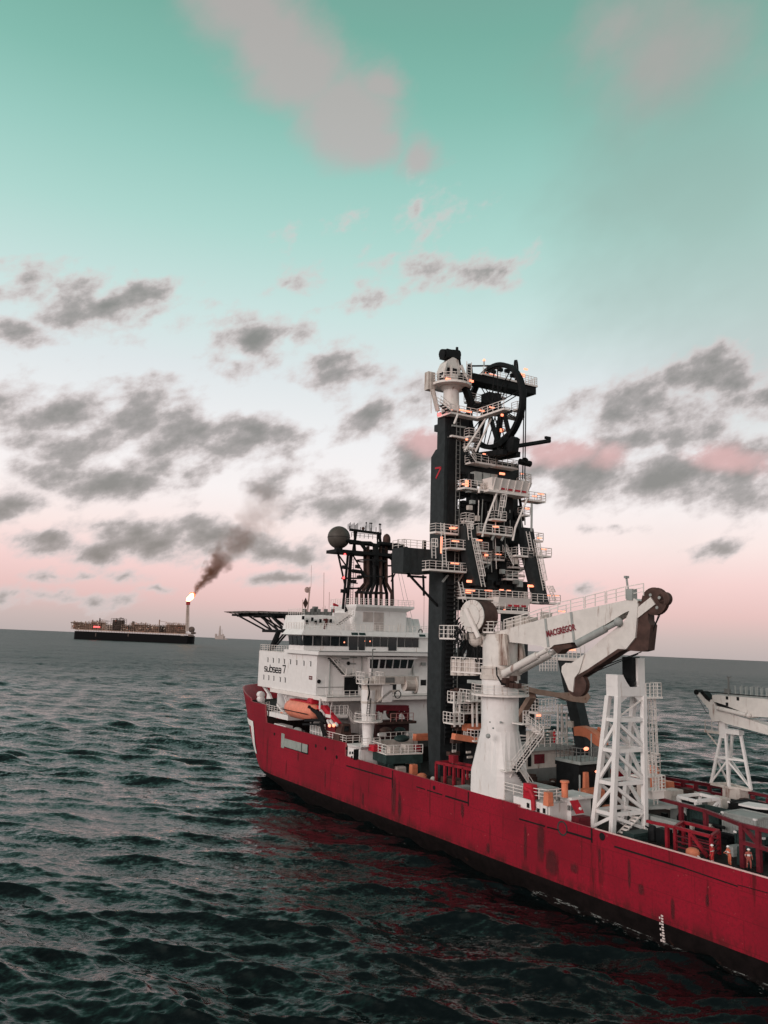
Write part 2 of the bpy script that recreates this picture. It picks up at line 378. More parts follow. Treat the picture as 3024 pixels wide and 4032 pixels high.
# ------------------------------------------------------------------ the sea: a disc reaching the horizon with real waves
def build_sea():
    rng = np.random.RandomState(11)
    rs = [4.0]
    while rs[-1] < 14000: rs.append(rs[-1]*(1.0045 if rs[-1] > 30 else 1.05) if rs[-1] < 1500 else rs[-1]*1.02)
    rs = np.array(rs)
    fine = np.linspace(rad(-33), rad(37), 760); coarse = np.linspace(rad(37), rad(327), 90)[1:-1]
    th = np.concatenate([fine, coarse]); nr, nt = len(rs), len(th)
    Rr, T = np.meshgrid(rs, th, indexing='ij')
    X = Rr*np.sin(T); Y = Rr*np.cos(T); Z = np.zeros_like(X); DX = np.zeros_like(X); DY = np.zeros_like(X)
    sp = np.gradient(rs)[:, None]
    for k in range(72):
        lam = 0.8*(24/0.8)**(rng.rand()**1.25)
        ang = rad(90) + rng.normal(0, .42) + rad(8)                   # running toward the viewer, slightly across
        kx, ky = math.cos(ang)*2*math.pi/lam, -math.sin(ang)*2*math.pi/lam
        amp = 0.0125*lam**0.80*(0.6+.8*rng.rand())*(1.35 if 3 < lam < 14 else 1.1 if lam < 3 else 1)
        att = np.exp(-(sp*2.2/lam)**2)
        ph = kx*X + ky*Y + rng.rand()*6.28
        c = np.cos(ph)
        Z += amp*att*c; s_ = np.sin(ph)*amp*att*.75
        DX -= s_*kx*lam/6.28; DY -= s_*ky*lam/6.28
    patch = 1+.35*np.sin(X*.021+Y*.013+1)*np.sin(Y*.034-X*.011)+.2*np.sin(X*.06-.8)*np.sin(Y*.083)
    Z *= patch*.92
    co = np.stack([X+DX, Y+DY, Z], -1).reshape(-1, 3)
    co = np.vstack([co, [[0, 0, 0]]])
    i = np.arange(nr-1)[:, None]*nt; j = np.arange(nt)[None, :]; jn = (j+1) % nt
    q = np.stack([i+j, i+jn, i+nt+jn, i+nt+j], -1).reshape(-1, 4)[:, ::-1]
    tri = np.stack([np.full(nt, nr*nt), np.arange(nt), (np.arange(nt)+1) % nt], -1)[:, ::-1]
    me = bpy.data.meshes.new('sea'); nq, ntr = len(q), len(tri)
    me.vertices.add(len(co)); me.vertices.foreach_set('co', co.ravel())
    me.loops.add(nq*4+ntr*3); me.loops.foreach_set('vertex_index', np.concatenate([q.ravel(), tri.ravel()]).astype(np.int32))
    me.polygons.add(nq+ntr)
    me.polygons.foreach_set('loop_start', np.concatenate([np.arange(nq)*4, nq*4+np.arange(ntr)*3]).astype(np.int32))
    me.polygons.foreach_set('use_smooth', np.ones(nq+ntr, bool))
    me.update(calc_edges=True); me.validate()
    m = bpy.data.materials.new('sea water'); m.use_nodes = True; t = m.node_tree; q_ = G(t); b = t.nodes['Principled BSDF']
    geo = q_.new('ShaderNodeNewGeometry'); P = geo.outputs['Position']
    v1 = q_.vec('MULTIPLY', P, (.55, 1.5, 1)); 
    n1 = q_.noise(v1, .8, 5, .66, out=1); n2 = q_.noise(q_.vec('MULTIPLY', P, (.8, 1.5, 1)), 2.1, 4, .66, out=1)
    dist = q_.vec('LENGTH', P, out=1)
    wind = q_.mr(q_.noise(q_.vec('MULTIPLY', P, (.5, 1, 1)), .018, 3, .6), .35, .65, .55, 1.25)
    far = q_.math('MULTIPLY', q_.mr(dist, 70, 600, .85, 1.6), wind)
    s1 = q_.vec('MULTIPLY', q_.vec('SUBTRACT', n1, (.5, .5, .5)), (1, 1, 0))
    s2 = q_.vec('MULTIPLY', q_.vec('SUBTRACT', n2, (.5, .5, .5)), (1.15, 1.15, 0))
    sc1 = q_.new('ShaderNodeVectorMath', operation='SCALE'); q_.put(sc1.inputs[0], q_.vec('ADD', s1, s2)); q_.put(sc1.inputs['Scale'], far)
    nn = q_.vec('NORMALIZE', q_.vec('ADD', geo.outputs['Normal'], sc1.outputs[0]))
    q_.put(b.inputs['Normal'], nn)
    b.inputs['Base Color'].default_value = (.003, .006, .0065, 1); q_.put(b.inputs['Roughness'], q_.mr(dist, 120, 800, .06, .40))
    b.inputs['IOR'].default_value = 1.333; b.inputs['Specular IOR Level'].default_value = .5; b.inputs['Specular Tint'].default_value = (.74, .86, .84, 1)
    me.materials.append(m)
    o = bpy.data.objects.new('sea', me); C.objects.link(o); o['kind'] = 'structure'
    o['label'] = 'dark choppy sea reaching to the horizon'
    return o
build_sea()

# ------------------------------------------------------------------ the red ship: hull
DECKZ = 7.2
ship = thing('ship', 'large red-hulled offshore ship with white superstructure filling the right of the view', 'ship', (40, 0, 0))
hullm = bpy.data.materials.new('red hull paint'); hullm.use_nodes = True; MATS['red hull paint'] = hullm
t = hullm.node_tree; q = G(t); b = t.nodes['Principled BSDF']; co = q.new('ShaderNodeTexCoord').outputs['Object']
n1 = q.noise(co, .12, 5, .6); n2 = q.noise(q.vec('MULTIPLY', co, (1, 1, .12)), .75, 6, .68); n3 = q.noise(co, 3.2, 5, .75)
c = q.mix(q.mr(n1, .35, .68), (.20, .005, .016), (.29, .006, .022))
c = q.mix(q.math('MULTIPLY', q.mr(n3, .44, .64), .6), c, (.15, .007, .016))
c = q.mix(q.math('MULTIPLY', q.mr(n2, .57, .68), .8), c, (.07, .006, .008))
c = q.mix(q.math('MULTIPLY', q.mr(q.noise(co, 2.1, 3, .7), .69, .75), .6), c, (.50, .16, .14))
sxyz = q.new('ShaderNodeSeparateXYZ'); q.put(sxyz.inputs[0], co); cxyz = q.new('ShaderNodeCombineXYZ'); q.put(cxyz.inputs[0], sxyz.outputs[0]); q.put(cxyz.inputs[1], sxyz.outputs[2])
br = q.new('ShaderNodeTexBrick'); q.put(br.inputs['Vector'], cxyz.outputs[0]); br.inputs['Scale'].default_value = 1.0; br.inputs['Brick Width'].default_value = 9.5; br.inputs['Row Height'].default_value = 2.3; br.inputs['Mortar Size'].default_value = .045; br.inputs['Mortar Smooth'].default_value = .6
c = q.mix(q.math('MULTIPLY', br.outputs['Fac'], .42), c, (.075, .005, .009))                       # welded plate seams
low = q.math('MULTIPLY', q.mr(sxyz.outputs[2], 3.4, 2.0), q.mr(q.noise(q.vec('MULTIPLY', co, (1, 1, .3)), .9, 5, .7), .42, .60))
c = q.mix(q.math('MULTIPLY', low, .7), c, (.05, .008, .008))                                      # scum line above the boot topping
q.put(b.inputs['Base Color'], c); b.inputs['Roughness'].default_value = .6; b.inputs['Specular IOR Level'].default_value = .22
bootm = mat('boot topping', (.006, .004, .004), .75, dirt=(.06, .024, .017), dirt_amt=.26, dirt_scale=.2, vary=.4, spec=.1)

def outline(z):
    zs = [-4, 0, 1.0, 1.5, 2.4, 4, 6, 10, 13, 17]; xf = [80, 88, 93.5, 95, 96.6, 97.7, 99.7, 102.2, 104, 106.5]
    return float(np.interp(z, zs, xf))
X_STEP = [-38, -20, 0, 10, 18.8, 30.18, 30.22, 45, 60, 70.28, 70.32, 84, 95, 100.18, 100.22]
def half(xn, z):
    """nominal station -> (x, half breadth) at level z"""
    xf = outline(z); L = 23.0
    if xn <= 80: x = xn
    else: x = None
    if xn > 80:
        s = (xn-80)/(102.2+L-80)                          # nominal fraction on the z=10 outline
        x = 80 + s*(xf+L-80)
    t_ = min(1.0, max(0.0, (x-xf)/L))
    y = 15*math.sqrt(max(0, 1-t_*t_))
    if z < 1.6: y -= (1.6-z)*.35 if xn > 30 else (1.6-z)*.12
    return x, max(y, 0.0)
def topz(xn):
    if xn < 30.2: return 8.5
    if xn < 70.3: return 8.75
    if xn < 100.2: return 10.7
    if xn < 107.0: return 13.9
    return 14.5 + 1.5*min(1, (xn-107.0)/10)
STN = X_STEP + [102, 104, 106.9, 107.1, 110, 112, 114, 116, 118, 119.5, 121, 122.3, 123.3, 124.1, 124.7, 125.1, 125.2]
def hull_sheet(levels, name, m, inset=0.0, flip=False, parent=None, root=ship):
    mb = MB()
    for sgn in (1, -1):
        grid = []
        for xn in STN:
            col = []
            for l in levels(xn):
                x, y = half(xn, l); y = max(0, y-inset) if inset else y
                if inset and xn > 104: x -= inset*(xn-104)/21
                col.append((x, sgn*y, l))
            grid.append(col)
        n = len(grid[0]); vs = [p for col in grid for p in col]; fs = []
        for i in range(len(grid)-1):
            for j in range(n-1):
                f = (i*n+j, (i+1)*n+j, (i+1)*n+j+1, i*n+j+1)
                fs.append(f if (sgn < 0) != flip else f[::-1])
        mb.add(vs, fs)
    if name == 'hull_plating' or name == 'boot_topping':
        a = [half(-38, l) for l in levels(-38)]; ls = levels(-38)
        for i in range(len(a)-1): mb.add([(-38, a[i][1], ls[i]), (-38, -a[i][1], ls[i]), (-38, -a[i+1][1], ls[i+1]), (-38, a[i+1][1], ls[i+1])], [(0,3,2,1)])
    return mb.build(name, m, root, parent, smooth=True)
hull = hull_sheet(lambda xn: [2.0, 3.2, 4.5, 5.8, 7.0] + [7.0+(topz(xn)-7.0)*k/3 for k in (1, 2, 3)], 'hull_plating', hullm)
hull_sheet(lambda xn: [-4, -2, -.6, 0, .5, 1.0, 1.5, 2.0], 'boot_topping', bootm)
def deckz(xn): return DECKZ if xn < 70.3 else (9.5 if xn < 100.2 else 12.9)
inner = hull_sheet(lambda xn: [deckz(xn), topz(xn)], 'bulwark_lining', RD, inset=.22, flip=True)
mb = MB()                                                  # cap of the bulwark
for sgn in (1, -1):
    pr = None
    for xn in STN:
        x, y = half(xn, topz(xn)); z = topz(xn); xi = x - (.22*(xn-104)/21 if xn > 104 else 0)
        cur = [(x, sgn*(y+.03), z+.003), (xi, sgn*max(0, y-.25), z+.003)]
        if pr: mb.add([pr[0], cur[0], cur[1], pr[1]], [(0,1,2,3) if sgn > 0 else (3,2,1,0)])
        pr = cur
mb.build('bulwark_cap', mat('cap rail paint', (.40, .09, .10), .5), ship)
mb = MB(); mb.beam((-38, 15.05, 8.56), (18.5, 15.05, 8.56), .10, .12); mb.beam((-38, -15.05, 8.56), (18.5, -15.05, 8.56), .10, .12)
mb.build('rail_cap', mat('worn rail edge', (.62, .42, .40), .5), ship)
mb = MB()
for sgn in (1, -1):
    for a, b_ in zip(STN, STN[1:]):
        if b_-a < .1: continue
        z = deckz((a+b_)/2)-.01; xa, ya = half(a, z); xb, yb = half(b_, z); ya = max(0, ya-.1); yb = max(0, yb-.1)
        mb.add([(xa, 0, z), (xb, 0, z), (xb, sgn*yb, z), (xa, sgn*ya, z)], [(0,1,2,3) if sgn > 0 else (3,2,1,0)])
mb.box(70.2, 70.3, -14.8, 14.8, 7.2, 9.49); mb.box(100.1, 100.2, -14.8, 14.8, 9.5, 12.89)
mb.build('main_deck', DECK, ship)
# seams, ports, the recess and the big white 7 on the bow
mb = MB()
def seam(p, q, w=.12): mb.beam((p[0], 15.0, p[1]), (q[0], 15.0, q[1]), .05, w, up=(0,1,0)) if False else mb.beam((p[0], 15.0, p[1]), (q[0], 15.0, q[1]), .08, w)
sm = [S(4, a, c, y=15) for a, c in ((940, 920), (1300, 1025))]; seam((sm[0][0], sm[0][2]), (sm[1][0], sm[1][2]), .2)
for (a, c, w) in (((0, 990), (80, 1015), .14), ((100, 1022), (240, 1066), .14), ((270, 1076), (480, 1140), .2), ((960, 1290), (1200, 1360), .16), ((1220, 1366), (1330, 1395), .14), ((1400, 1410), (1630, 1480), .2)):
    p, q2 = S(6, *a, y=15), S(6, *c, y=15); seam((p[0], p[2]), (q2[0], q2[2]), w)
for xq, z0, z1 in ((39.35, 7.0, 8.6), (56.6, 6.3, 8.6), (19.0, 7.1, 8.45)): mb.box(xq-.09, xq+.09, 14.97, 15.04, z0, z1)
def onhull(px, py): return meet(raw(px, py), (0,1,0), 15.0)
for (a, c, w) in (((2420,3333),(2700,3420),.16), ((2700,3420),(2905,3490),.1), ((2905,3484),(3024,3516),.06)):
    p, q2 = onhull(*a), onhull(*c); seam((p[0], p[2]), (q2[0], q2[2]), w)
mb.build('hull_seam', BK, ship)
mb = MB()
for i, a, c, r_ in ((4,280,645,.28),(4,365,668,.28),(4,695,762,.30),(4,772,782,.30),(4,862,852,.30),(4,165,462,.22),(4,190,475,.22),(14,560,1070,.22),(14,1350,1290,.25),(14,1520,1425,.25),(6,165,1000,.28),(7,345,1397,.38)):
    p = S(i, a, c, y=15)
    if p[0] < 101: mb.lathe((p[0], 14.95, p[2]), (0,1,0), [(r_, 0), (r_, .08), (r_*.8, .085)], 12)
mb.build('hull_port', BK, ship)
p = S(6, 1362, 1378, y=15); mb = MB().lathe((p[0], 14.93, p[2]), (0,1,0), [(.75, 0), (.75, .1), (.62, .11), (.55, .02)], 20)
mb.build('fairlead', GN, ship)
mb = MB(); mb.box(83.0, 92.2, 14.95, 15.05, 7.45, 8.85); mb.box(92.15, 93.4, 14.95, 15.06, 7.15, 9.6); mb.build('mooring_opening', mat('grey recess paint', (.27, .30, .28), .6, dirt=(.10,.05,.04), dirt_amt=.3), ship)
mb = MB(); mb.box(82.9, 85.3, 14.95, 15.075, 7.3, 7.5); mb.box(82.75, 83.0, 14.95, 15.075, 7.3, 8.95); mb.box(85.1, 85.3, 14.95, 15.08, 7.4, 8.9); mb.box(85.3, 92.1, 14.95, 15.075, 7.36, 7.46); mb.build('opening_frame', BK, ship)
# white figure seven wrapped on the flare of the bow
mb = MB()
def hp(xn, z, off=.12): x, y = half(xn, z); return (x+off*.5, y+off, z)
def strip(pts_a, pts_b):
    for (a0, a1), (b0, b1) in zip(zip(pts_a, pts_a[1:]), zip(pts_b, pts_b[1:])): mb.add([hp(*a0), hp(*a1), hp(*b1), hp(*b0)], [(0,1,2,3), (3,2,1,0)])
def lerpp(a, b, n=8): return [(a[0]+(b[0]-a[0])*k/n, a[1]+(b[1]-a[1])*k/n) for k in range(n+1)]
strip(lerpp((106.7, 10.3), (117, 10.5), 14), lerpp((106.9, 9.15), (117, 9.3), 14))
strip(lerpp((106.8, 9.2), (107.9, 4.4), 10), lerpp((109.2, 9.2), (110.2, 4.4), 10))
mb.build('bow_emblem', mat('emblem white', (.78, .76, .74), .5), ship)
sm_ = bpy.data.materials.new('hull stain'); sm_.use_nodes = True; t_ = sm_.node_tree; q = G(t_); b_ = t_.nodes['Principled BSDF']; co_ = q.new('ShaderNodeTexCoord').outputs['Object']
b_.inputs['Roughness'].default_value = .7; q.put(b_.inputs['Base Color'], q.mix(q.mr(q.noise(co_, 1.5, 5, .7), .4, .6), (.035, .006, .007), (.10, .010, .014)))
a_ = q.new('ShaderNodeAttribute', attribute_name='edge'); q.put(b_.inputs['Alpha'], q.math('MULTIPLY', q.mr(q.math('SUBTRACT', a_.outputs['Fac'], q.math('MULTIPLY', q.noise(q.vec('MULTIPLY', co_, (1.6, 1, .28)), 1.9, 7, .75), 1.5)), -.55, .1), .55))
def stain(xc, w, z0, z1):
    N = 10; vs, al, fs = [], [], []
    for i in range(N+1):
        for j in range(N+1):
            u, v = i/N, j/N; vs.append((xc+w*(u-.5)-40, 15.015, z0+(z1-z0)*v)); al.append(max(0, 1-abs(2*u-1)**2)*min(1, 4*v*(1-v)+.25*v))
    for i in range(N):
        for j in range(N): fs.append((i*(N+1)+j, i*(N+1)+j+1, (i+1)*(N+1)+j+1, (i+1)*(N+1)+j))
    me = bpy.data.meshes.new('hull_stain'); me.from_pydata(vs, [], fs); at_ = me.attributes.new('edge', 'FLOAT', 'POINT'); at_.data.foreach_set('value', al); me.materials.append(sm_)
    o = bpy.data.objects.new('hull_stain', me); C.objects.link(o); o.parent = ship
for xc, w, z0, z1 in ((26.5, 1.6, 3.0, 7.8), (24.8, 2.6, 2.2, 5.2), (29.0, .7, 2.6, 7.2), (56.2, 1.6, 2.1, 8.2), (54.6, 1.2, 2.4, 6.0), (40.5, .9, 5.2, 7.2), (14.2, .5, 3.6, 6.8), (12.8, 1.0, 3.6, 4.8), (18.0, .5, 5.2, 6.9), (9.2, .6, 2.2, 4.6), (76.5, .5, 2.4, 6.2), (91, .5, 2.2, 5.4), (35.5, 1.0, 2.2, 3.6), (64.5, .8, 2.2, 4.4), (21.5, 1.4, 3.4, 4.6), (5.5, .5, 4.6, 5.8), (86.5, .7, 5.6, 7.3)): stain(xc, w, z0, z1)
mb = MB()                                                   # draught marks
k = 0
for yy in range(10):
    p = meet(raw(2607+yy*.6, 3606+yy*11.2), (0,1,0), 15.0)
    mb.box(p[0]-.12, p[0]+.12, 14.6, 15.03 if p[2] > 1.6 else 15.0, p[2]-.07, p[2]+.07)
    if yy % 2: mb.box(p[0]+.2, p[0]+.34, 14.6, 15.03 if p[2] > 1.6 else 15.0, p[2]-.09, p[2]+.09)
mb.build('draught_mark', mat('draught white', (.7, .6, .58), .6), ship)

# ------------------------------------------------------------------ superstructure
SX, SY = 81.6, 14.6                                         # aft face and half breadth
sup = MB()
sup.slab([(SX, SY), (SX, -SY), (106, -SY), (108.5, -11), (108.5, 11), (106, SY)], 17.0, 23.6)
sup.slab([(SX+1.5, 11.5), (SX+1.5, -12), (100, -12), (100, 11.5)], 12.9, 16.99)
sup.prism([(99.9, SY-.01, 17.0), (103.2, SY-.01, 17.0), (104.6, SY-.01, 17.7)], (0, -.3, 0))
superstructure = sup.build('superstructure', W_, ship)
mb = MB(); mb.slab([(77.2, 14.9), (77.2, -14.6), (99.5, -14.6), (99.5, 14.9)], 16.35, 16.98); mb.build('boat_deck', WR, ship)
mb = MB()                                                    # hull-side strip of the port panel, its sloping underside and the low house
mb.slab([(78.8, 5.2), (78.8, -12), (83.1, -12), (83.1, 5.2)], 7.3, 16.34)
mb.slab([(100.3, 9.5), (100.3, -9.5), (108, -9.5), (108, 9.5)], 12.9, 16.9)
mb.slab([(83.2, 6), (83.2, -10), (99, -10), (99, 6)], 9.5, 12.85)
mb.build('lower_house', W_, ship)
mb = MB()                                                    # front platform at the bow side
mb.slab([(100.5, 14.4), (100.5, -14.4), (108, -12.5), (111.5, -9), (111.5, 9), (108, 12.5)], 12.0, 12.3) if False else None
mb.slab([(92, 14.6), (92, 11.6), (104, 11.6), (104, 14.6)], 11.9, 12.75); mb.build('side_platform', W_, ship)
mb = MB(); mb.rail([(92, 14.5, 12.75), (104, 14.5, 12.75), (106, 12, 12.9)], step=1.2); mb.build('railing', WR, ship)
mb = MB(); mb.slab([(105, 14.6), (110.5, 11.5), (110.5, 6), (105, 6)], 19.0, 19.4); mb.build('bow_balcony', W_, ship)
mb = MB(); mb.rail([(105.2, 14.5, 19.4), (110.4, 11.4, 19.4), (110.4, 6.2, 19.4)], step=1.2); mb.build('railing', WR, ship)
# portholes of the port panel: two rows
def on_port(i, a, c): return S(i, a, c, y=SY)
for row in ([(315,1172),(358,1176),(403,1180),(446,1184),(495,1188),(545,1194),(602,1200),(656,1204)], [(282,1310),(322,1315),(362,1320),(413,1328),(453,1333)]):
    for a, c in row:
        p = on_port(3, a, c); mb = MB(); mb.box(p[0]-.14, p[0]+.14, SY-.05, SY+.04, p[2]-.38, p[2]+.38); mb.build('porthole', GLS, ship, superstructure)
        mb = MB(); mb.box(p[0]-.14, p[0]+.42, SY-.05, SY+.035, p[2]+.385, p[2]+.5); mb.build('porthole_hood', GY, ship, superstructure)
p0 = on_port(3, 642, 1297); p1 = on_port(3, 667, 1329)
mb = MB(); mb.box(p1[0], p0[0], SY-.05, SY+.04, p1[2], p0[2]); mb.build('panel_mark', mat('dark red mark', (.12,.03,.03), .6), ship, superstructure)
mb = MB(); mb.box(p1[0]+.25, p0[0]-.25, SY-.05, SY+.055, p1[2]+.25, p0[2]-.25); mb.build('mark_field', W_, ship, superstructure)
# the company lettering in square strokes
mb = MB()
A0 = on_port(3, 286, 1258); A1 = on_port(3, 422, 1272); HT = on_port(3, 350, 1205)[2]-on_port(3, 350, 1264)[2]
LW = (A0[0]-A1[0]); cw = LW/6*.80; gp = LW/6
def stroke(x0, segs, h, sl=0):
    for s_ in segs:
        for (a, c), (a2, c2) in zip(s_, s_[1:]):
            mb.beam((x0-a*cw, SY+.04, A0[2]+c*h+.05), (x0-a2*cw, SY+.04, A0[2]+c2*h+.05), .06, .24, up=(0,1,0)) if False else mb.beam((x0-a*cw, SY+.02, A0[2]+c*h), (x0-a2*cw, SY+.02, A0[2]+c2*h), .22, .06, up=(0,1,0))
h6 = HT*.60
GLY = {'s': [[(1,1),(.12,1),(0,.9),(0,.6),(.1,.5),(.9,.5),(1,.4),(1,.1),(.88,0),(0,0)]], 'u': [[(0,1),(0,.15),(.15,0),(.85,0),(1,.15),(1,1)]],
       'b': [[(0,1.6),(0,0),(.85,0),(1,.15),(1,.85),(.85,1),(0,1)]], 'e': [[(0,.5),(1,.5),(1,.88),(.85,1),(.15,1),(0,.85),(0,.15),(.15,0),(1,0)]], 'a': [[(.05,1),(.85,1),(1,.85),(1,0),(.15,0),(0,.12),(0,.42),(.15,.52),(1,.52)]]}
for k, ch in enumerate('subsea'): stroke(A0[0]-k*gp, GLY[ch], h6)
p7 = on_port(3, 432, 1215); p7b = on_port(3, 455, 1215); b7 = on_port(3, 440, 1276)
mb.beam((p7[0], SY+.02, p7[2]), (p7b[0], SY+.02, p7b[2]), .22, .06, up=(0,1,0)); mb.beam((p7b[0], SY+.02, p7b[2]), (b7[0]-.05, SY+.02, b7[2]), .22, .06, up=(0,1,0))
mb.build('lettering', BK, ship, superstructure)
# aft wall details: stairs, opening, control windows
AX = SX
def aft(i, a, c, x=AX): return S(i, a, c, x=x)
p0, p1 = aft(3, 922, 1308), aft(3, 1030, 1432)
mb = MB(); mb.box(AX-.04, AX+.05, p1[1], p0[1], 17.0, p0[2]); mb.build('door_opening', BK, ship, superstructure)
for zc, yy in (((775,1345),(822,1430)),):
    a0, a1 = aft(3, *zc), aft(3, *yy); mb = MB(); mb.box(AX-.05, AX+.03, a1[1], a0[1], 17.05, a0[2]+.9); mb.build('door', W_, ship, superstructure)
for zx, zy, w in ((718,1342,.34),(953,1197,.32)):
    p = aft(3, zx, zy); mb = MB().lathe((AX-.02, p[1], p[2]), (-1,0,0), [(w,0),(w,.12)], 14); mb.build('vent', BK, ship, superstructure)
mb = MB()
for a, c in ((920,1160),(975,1200),(985,1150)):
    p = aft(3, a, c); mb.box(AX-.12, AX+.02, p[1]-.9, p[1]+.5, p[2]-.12, p[2]+.12)
mb.build('sign_board', GG, ship, superstructure)
for (y_, z0, z1, w) in ((12.2, 17.0, 23.4, .09), (4.9, 17.0, 20.4, .08), (-4.6, 17.0, 23.4, .1), (6.0, 20.6, 23.5, .07), (-8.8, 17.0, 23.4, .09)):
    mb = MB(); mb.tube((AX-.12, y_, z0), (AX-.12, y_, z1), w, 6); mb.build('wall_pipe', GG, ship, superstructure)
mb = MB(); mb.beam((AX-.1, 14.4, 18.3), (AX-.1, 9.4, 18.3), .07); mb.build('handrail', GY, ship, superstructure)
mb = MB(); mb.beam((AX-2.05, 15.3, 24.27), (AX-2.05, -15.3, 24.27), .07); mb.build('edge_trim', GY, ship, superstructure)
mb = MB(); mb.beam((77.17, 14.8, 17.0), (77.17, -14.5, 17.0), .08); mb.build('edge_trim', GY, ship)
for (y0, y1, z0, z1) in ((-1.2, .1, 17.0, 19.1), (-5.6, -4.9, 17.0, 19.0), (2.2, 3.4, 18.2, 19.4), (-9.6, -8.9, 17.0, 19.0), (-7.6, -6.4, 18.4, 19.4)):
    mb = MB(); mb.box(AX-.05, AX+.02, y0, y1, z0, z1); mb.build('dark_doorway', BK, ship, superstructure)
for (y_, z_) in ((10.9, 22.6), (3.2, 20.2), (-2.2, 19.8), (-6.8, 22.2), (7.6, 20.4)):
    mb = MB(); mb.box(AX-.35, AX, y_-.45, y_+.45, z_-.3, z_+.3); mb.build('wall_unit', GG, ship, superstructure)
# two stair flights down the aft wall with landings
q0, q1 = aft(3, 795, 1135, AX-.6), aft(3, 925, 1290, AX-.6)
flight((q0[0], q0[1], 23.4), (q1[0], q1[1], q1[2]), ship)
q2, q3 = aft(3, 985, 1290, AX-.6), aft(3, 1090, 1385, AX-.6)
mb = MB(); mb.box(AX-1.2, AX-.01, q2[1]-.2, q1[1]+.2, q1[2]-.12, q1[2]); mb.rail([(AX-1.15, q1[1], q1[2]), (AX-1.15, q2[1], q1[2])], step=1); mb.build('landing', WR, ship)
flight((q2[0]-.6, q2[1], q1[2]), (q3[0]-.6, q3[1], 17.0), ship)
# projecting control room with raked windows
cx = AX-1.4
p = [aft(3, a, c, cx) for a, c in ((1115,1165),(1502,1170),(1150,1240),(1470,1242),(1155,1300),(1450,1300))]
mb = MB()
y0, y1, zt = p[0][1], p[1][1], p[0][2]+.1; zb = p[2][2]; zl = p[4][2]
mb.box(cx-.15, AX+.02, y1, y0, zt, zt+.28)
mb.hexa([(cx+.45, p[3][1], zb-.05), (AX+.02, p[3][1], zb-.05), (AX+.02, p[2][1], zb-.05), (cx+.45, p[2][1], zb-.05)], [(cx+.02, y1+.3, zt), (AX+.02, y1+.3, zt), (AX+.02, y0-.3, zt), (cx+.02, y0-.3, zt)])
mb.hexa([(AX-.25, p[5][1], zl), (AX+.02, p[5][1], zl), (AX+.02, p[4][1], zl), (AX-.25, p[4][1], zl)], [(cx+.45, p[3][1], zb-.05), (AX+.02, p[3][1], zb-.05), (AX+.02, p[2][1], zb-.05), (cx+.45, p[2][1], zb-.05)])
mb.build('control_room', W_, ship)
for a in ((1128,1196),(1210,1250),(1258,1310),(1318,1368),(1375,1426),(1434,1476)):
    u0, u1 = aft(3, a[0], 1200, cx)[1], aft(3, a[1], 1200, cx)[1]; dz = zt-.12; bz = zb+.05
    ya, yb = u0, u1; ka = .25 if a[0] == 1128 else 0.05; kb = .25 if a[1] == 1476 else .05
    mb = MB(); mb.hexa([(cx+.36, yb+kb, bz), (cx+.5, yb+kb, bz), (cx+.5, ya-ka, bz), (cx+.36, ya-ka, bz)], [(cx-.02, yb, dz), (cx+.1, yb, dz), (cx+.1, ya, dz), (cx-.02, ya, dz)])
    mb.build('window', GLS, ship)
for a in ((1257,1308),(1315,1368),(1373,1424)):
    u0, u1 = aft(3, a[0], 1155, AX)[1], aft(3, a[1], 1155, AX)[1]; zz = aft(3, 1280, 1155, AX)[2]
    mb = MB(); mb.box(AX-.04, AX+.02, u1, u0, zz-.3, zz+.25); mb.build('window', GLS, ship)
# overhanging ledge above and wheelhouse
mb = MB(); mb.slab([(SX-2.0, 15.4), (SX-2.0, -15.4), (93, -15.4), (93, 15.4)], 23.65, 24.25); mb.build('bridge_wing_deck', W_, ship)
mb = MB(); mb.slab([(93.05, 14.55), (93.05, 11.5), (107.4, 10.5), (106, 14.5)], 23.62, 23.7); mb.rail([(93.1, 14.4, 23.7), (106, 14.4, 23.7), (108, 10.6, 23.7)], step=1.1); mb.build('railing', WR, ship)
mb = MB()
BX = 85.6
mb.slab([(BX, 15.2), (BX, -15.2), (91.6, -15.2), (91.6, 15.2)], 24.26, 25.0)
lo = [(BX, 15.2), (BX, -15.2), (91.6, -15.2), (91.6, 15.2)]; hi = [(BX-.1, 15.5), (BX-.1, -15.5), (92.6, -15.5), (92.6, 15.5)]
mb.hexa([(a+.12 if a < 90 else a-.12, c*.985, 25.0) for a, c in lo], [(a+.2 if a < 90 else a-.12, c*.985, 26.9) for a, c in hi])
mb.hexa([(BX-.6, 16.0, 26.9), (BX-.6, -16.0, 26.9), (93.0, -16.0, 26.9), (93.0, 16.0, 26.9)], [(BX-.2, 15.4, 27.8), (BX-.2, -15.4, 27.8), (92.6, -15.4, 27.8), (92.6, 15.4, 27.8)])
wh = mb.build('wheelhouse', W_, ship)
for a, c, low in ((596,666,0),(676,741,0),(749,808,0),(815,879,0),(886,948,0),(960,1028,1),(1036,1086,1),(1094,1145,0),(1153,1205,0),(1213,1265,0),(1273,1338,1),(1350,1400,0),(1408,1460,0),(1466,1512,0)):
    u0, u1 = S(3, a, 1020, x=BX)[1], S(3, c, 1020, x=BX)[1]
    mb = MB(); mb.box(BX-.06, BX+.3, u1, u0, 24.4 if low else 25.1, 26.75); mb.build('window', GLS, ship, wh)
for k in range(3):
    mb = MB(); u0 = 15.36-.0; x0 = 86.3+k*1.8
    mb.hexa([(x0, 15.0, 25.1), (x0+1.5, 15.0, 25.1), (x0+1.5, 15.24, 25.1), (x0, 15.24, 25.1)], [(x0+.05, 15.1, 26.75), (x0+1.55, 15.1, 26.75), (x0+1.55, 15.46, 26.75), (x0+.05, 15.46, 26.75)])
    mb.build('window', GLS, ship, wh)
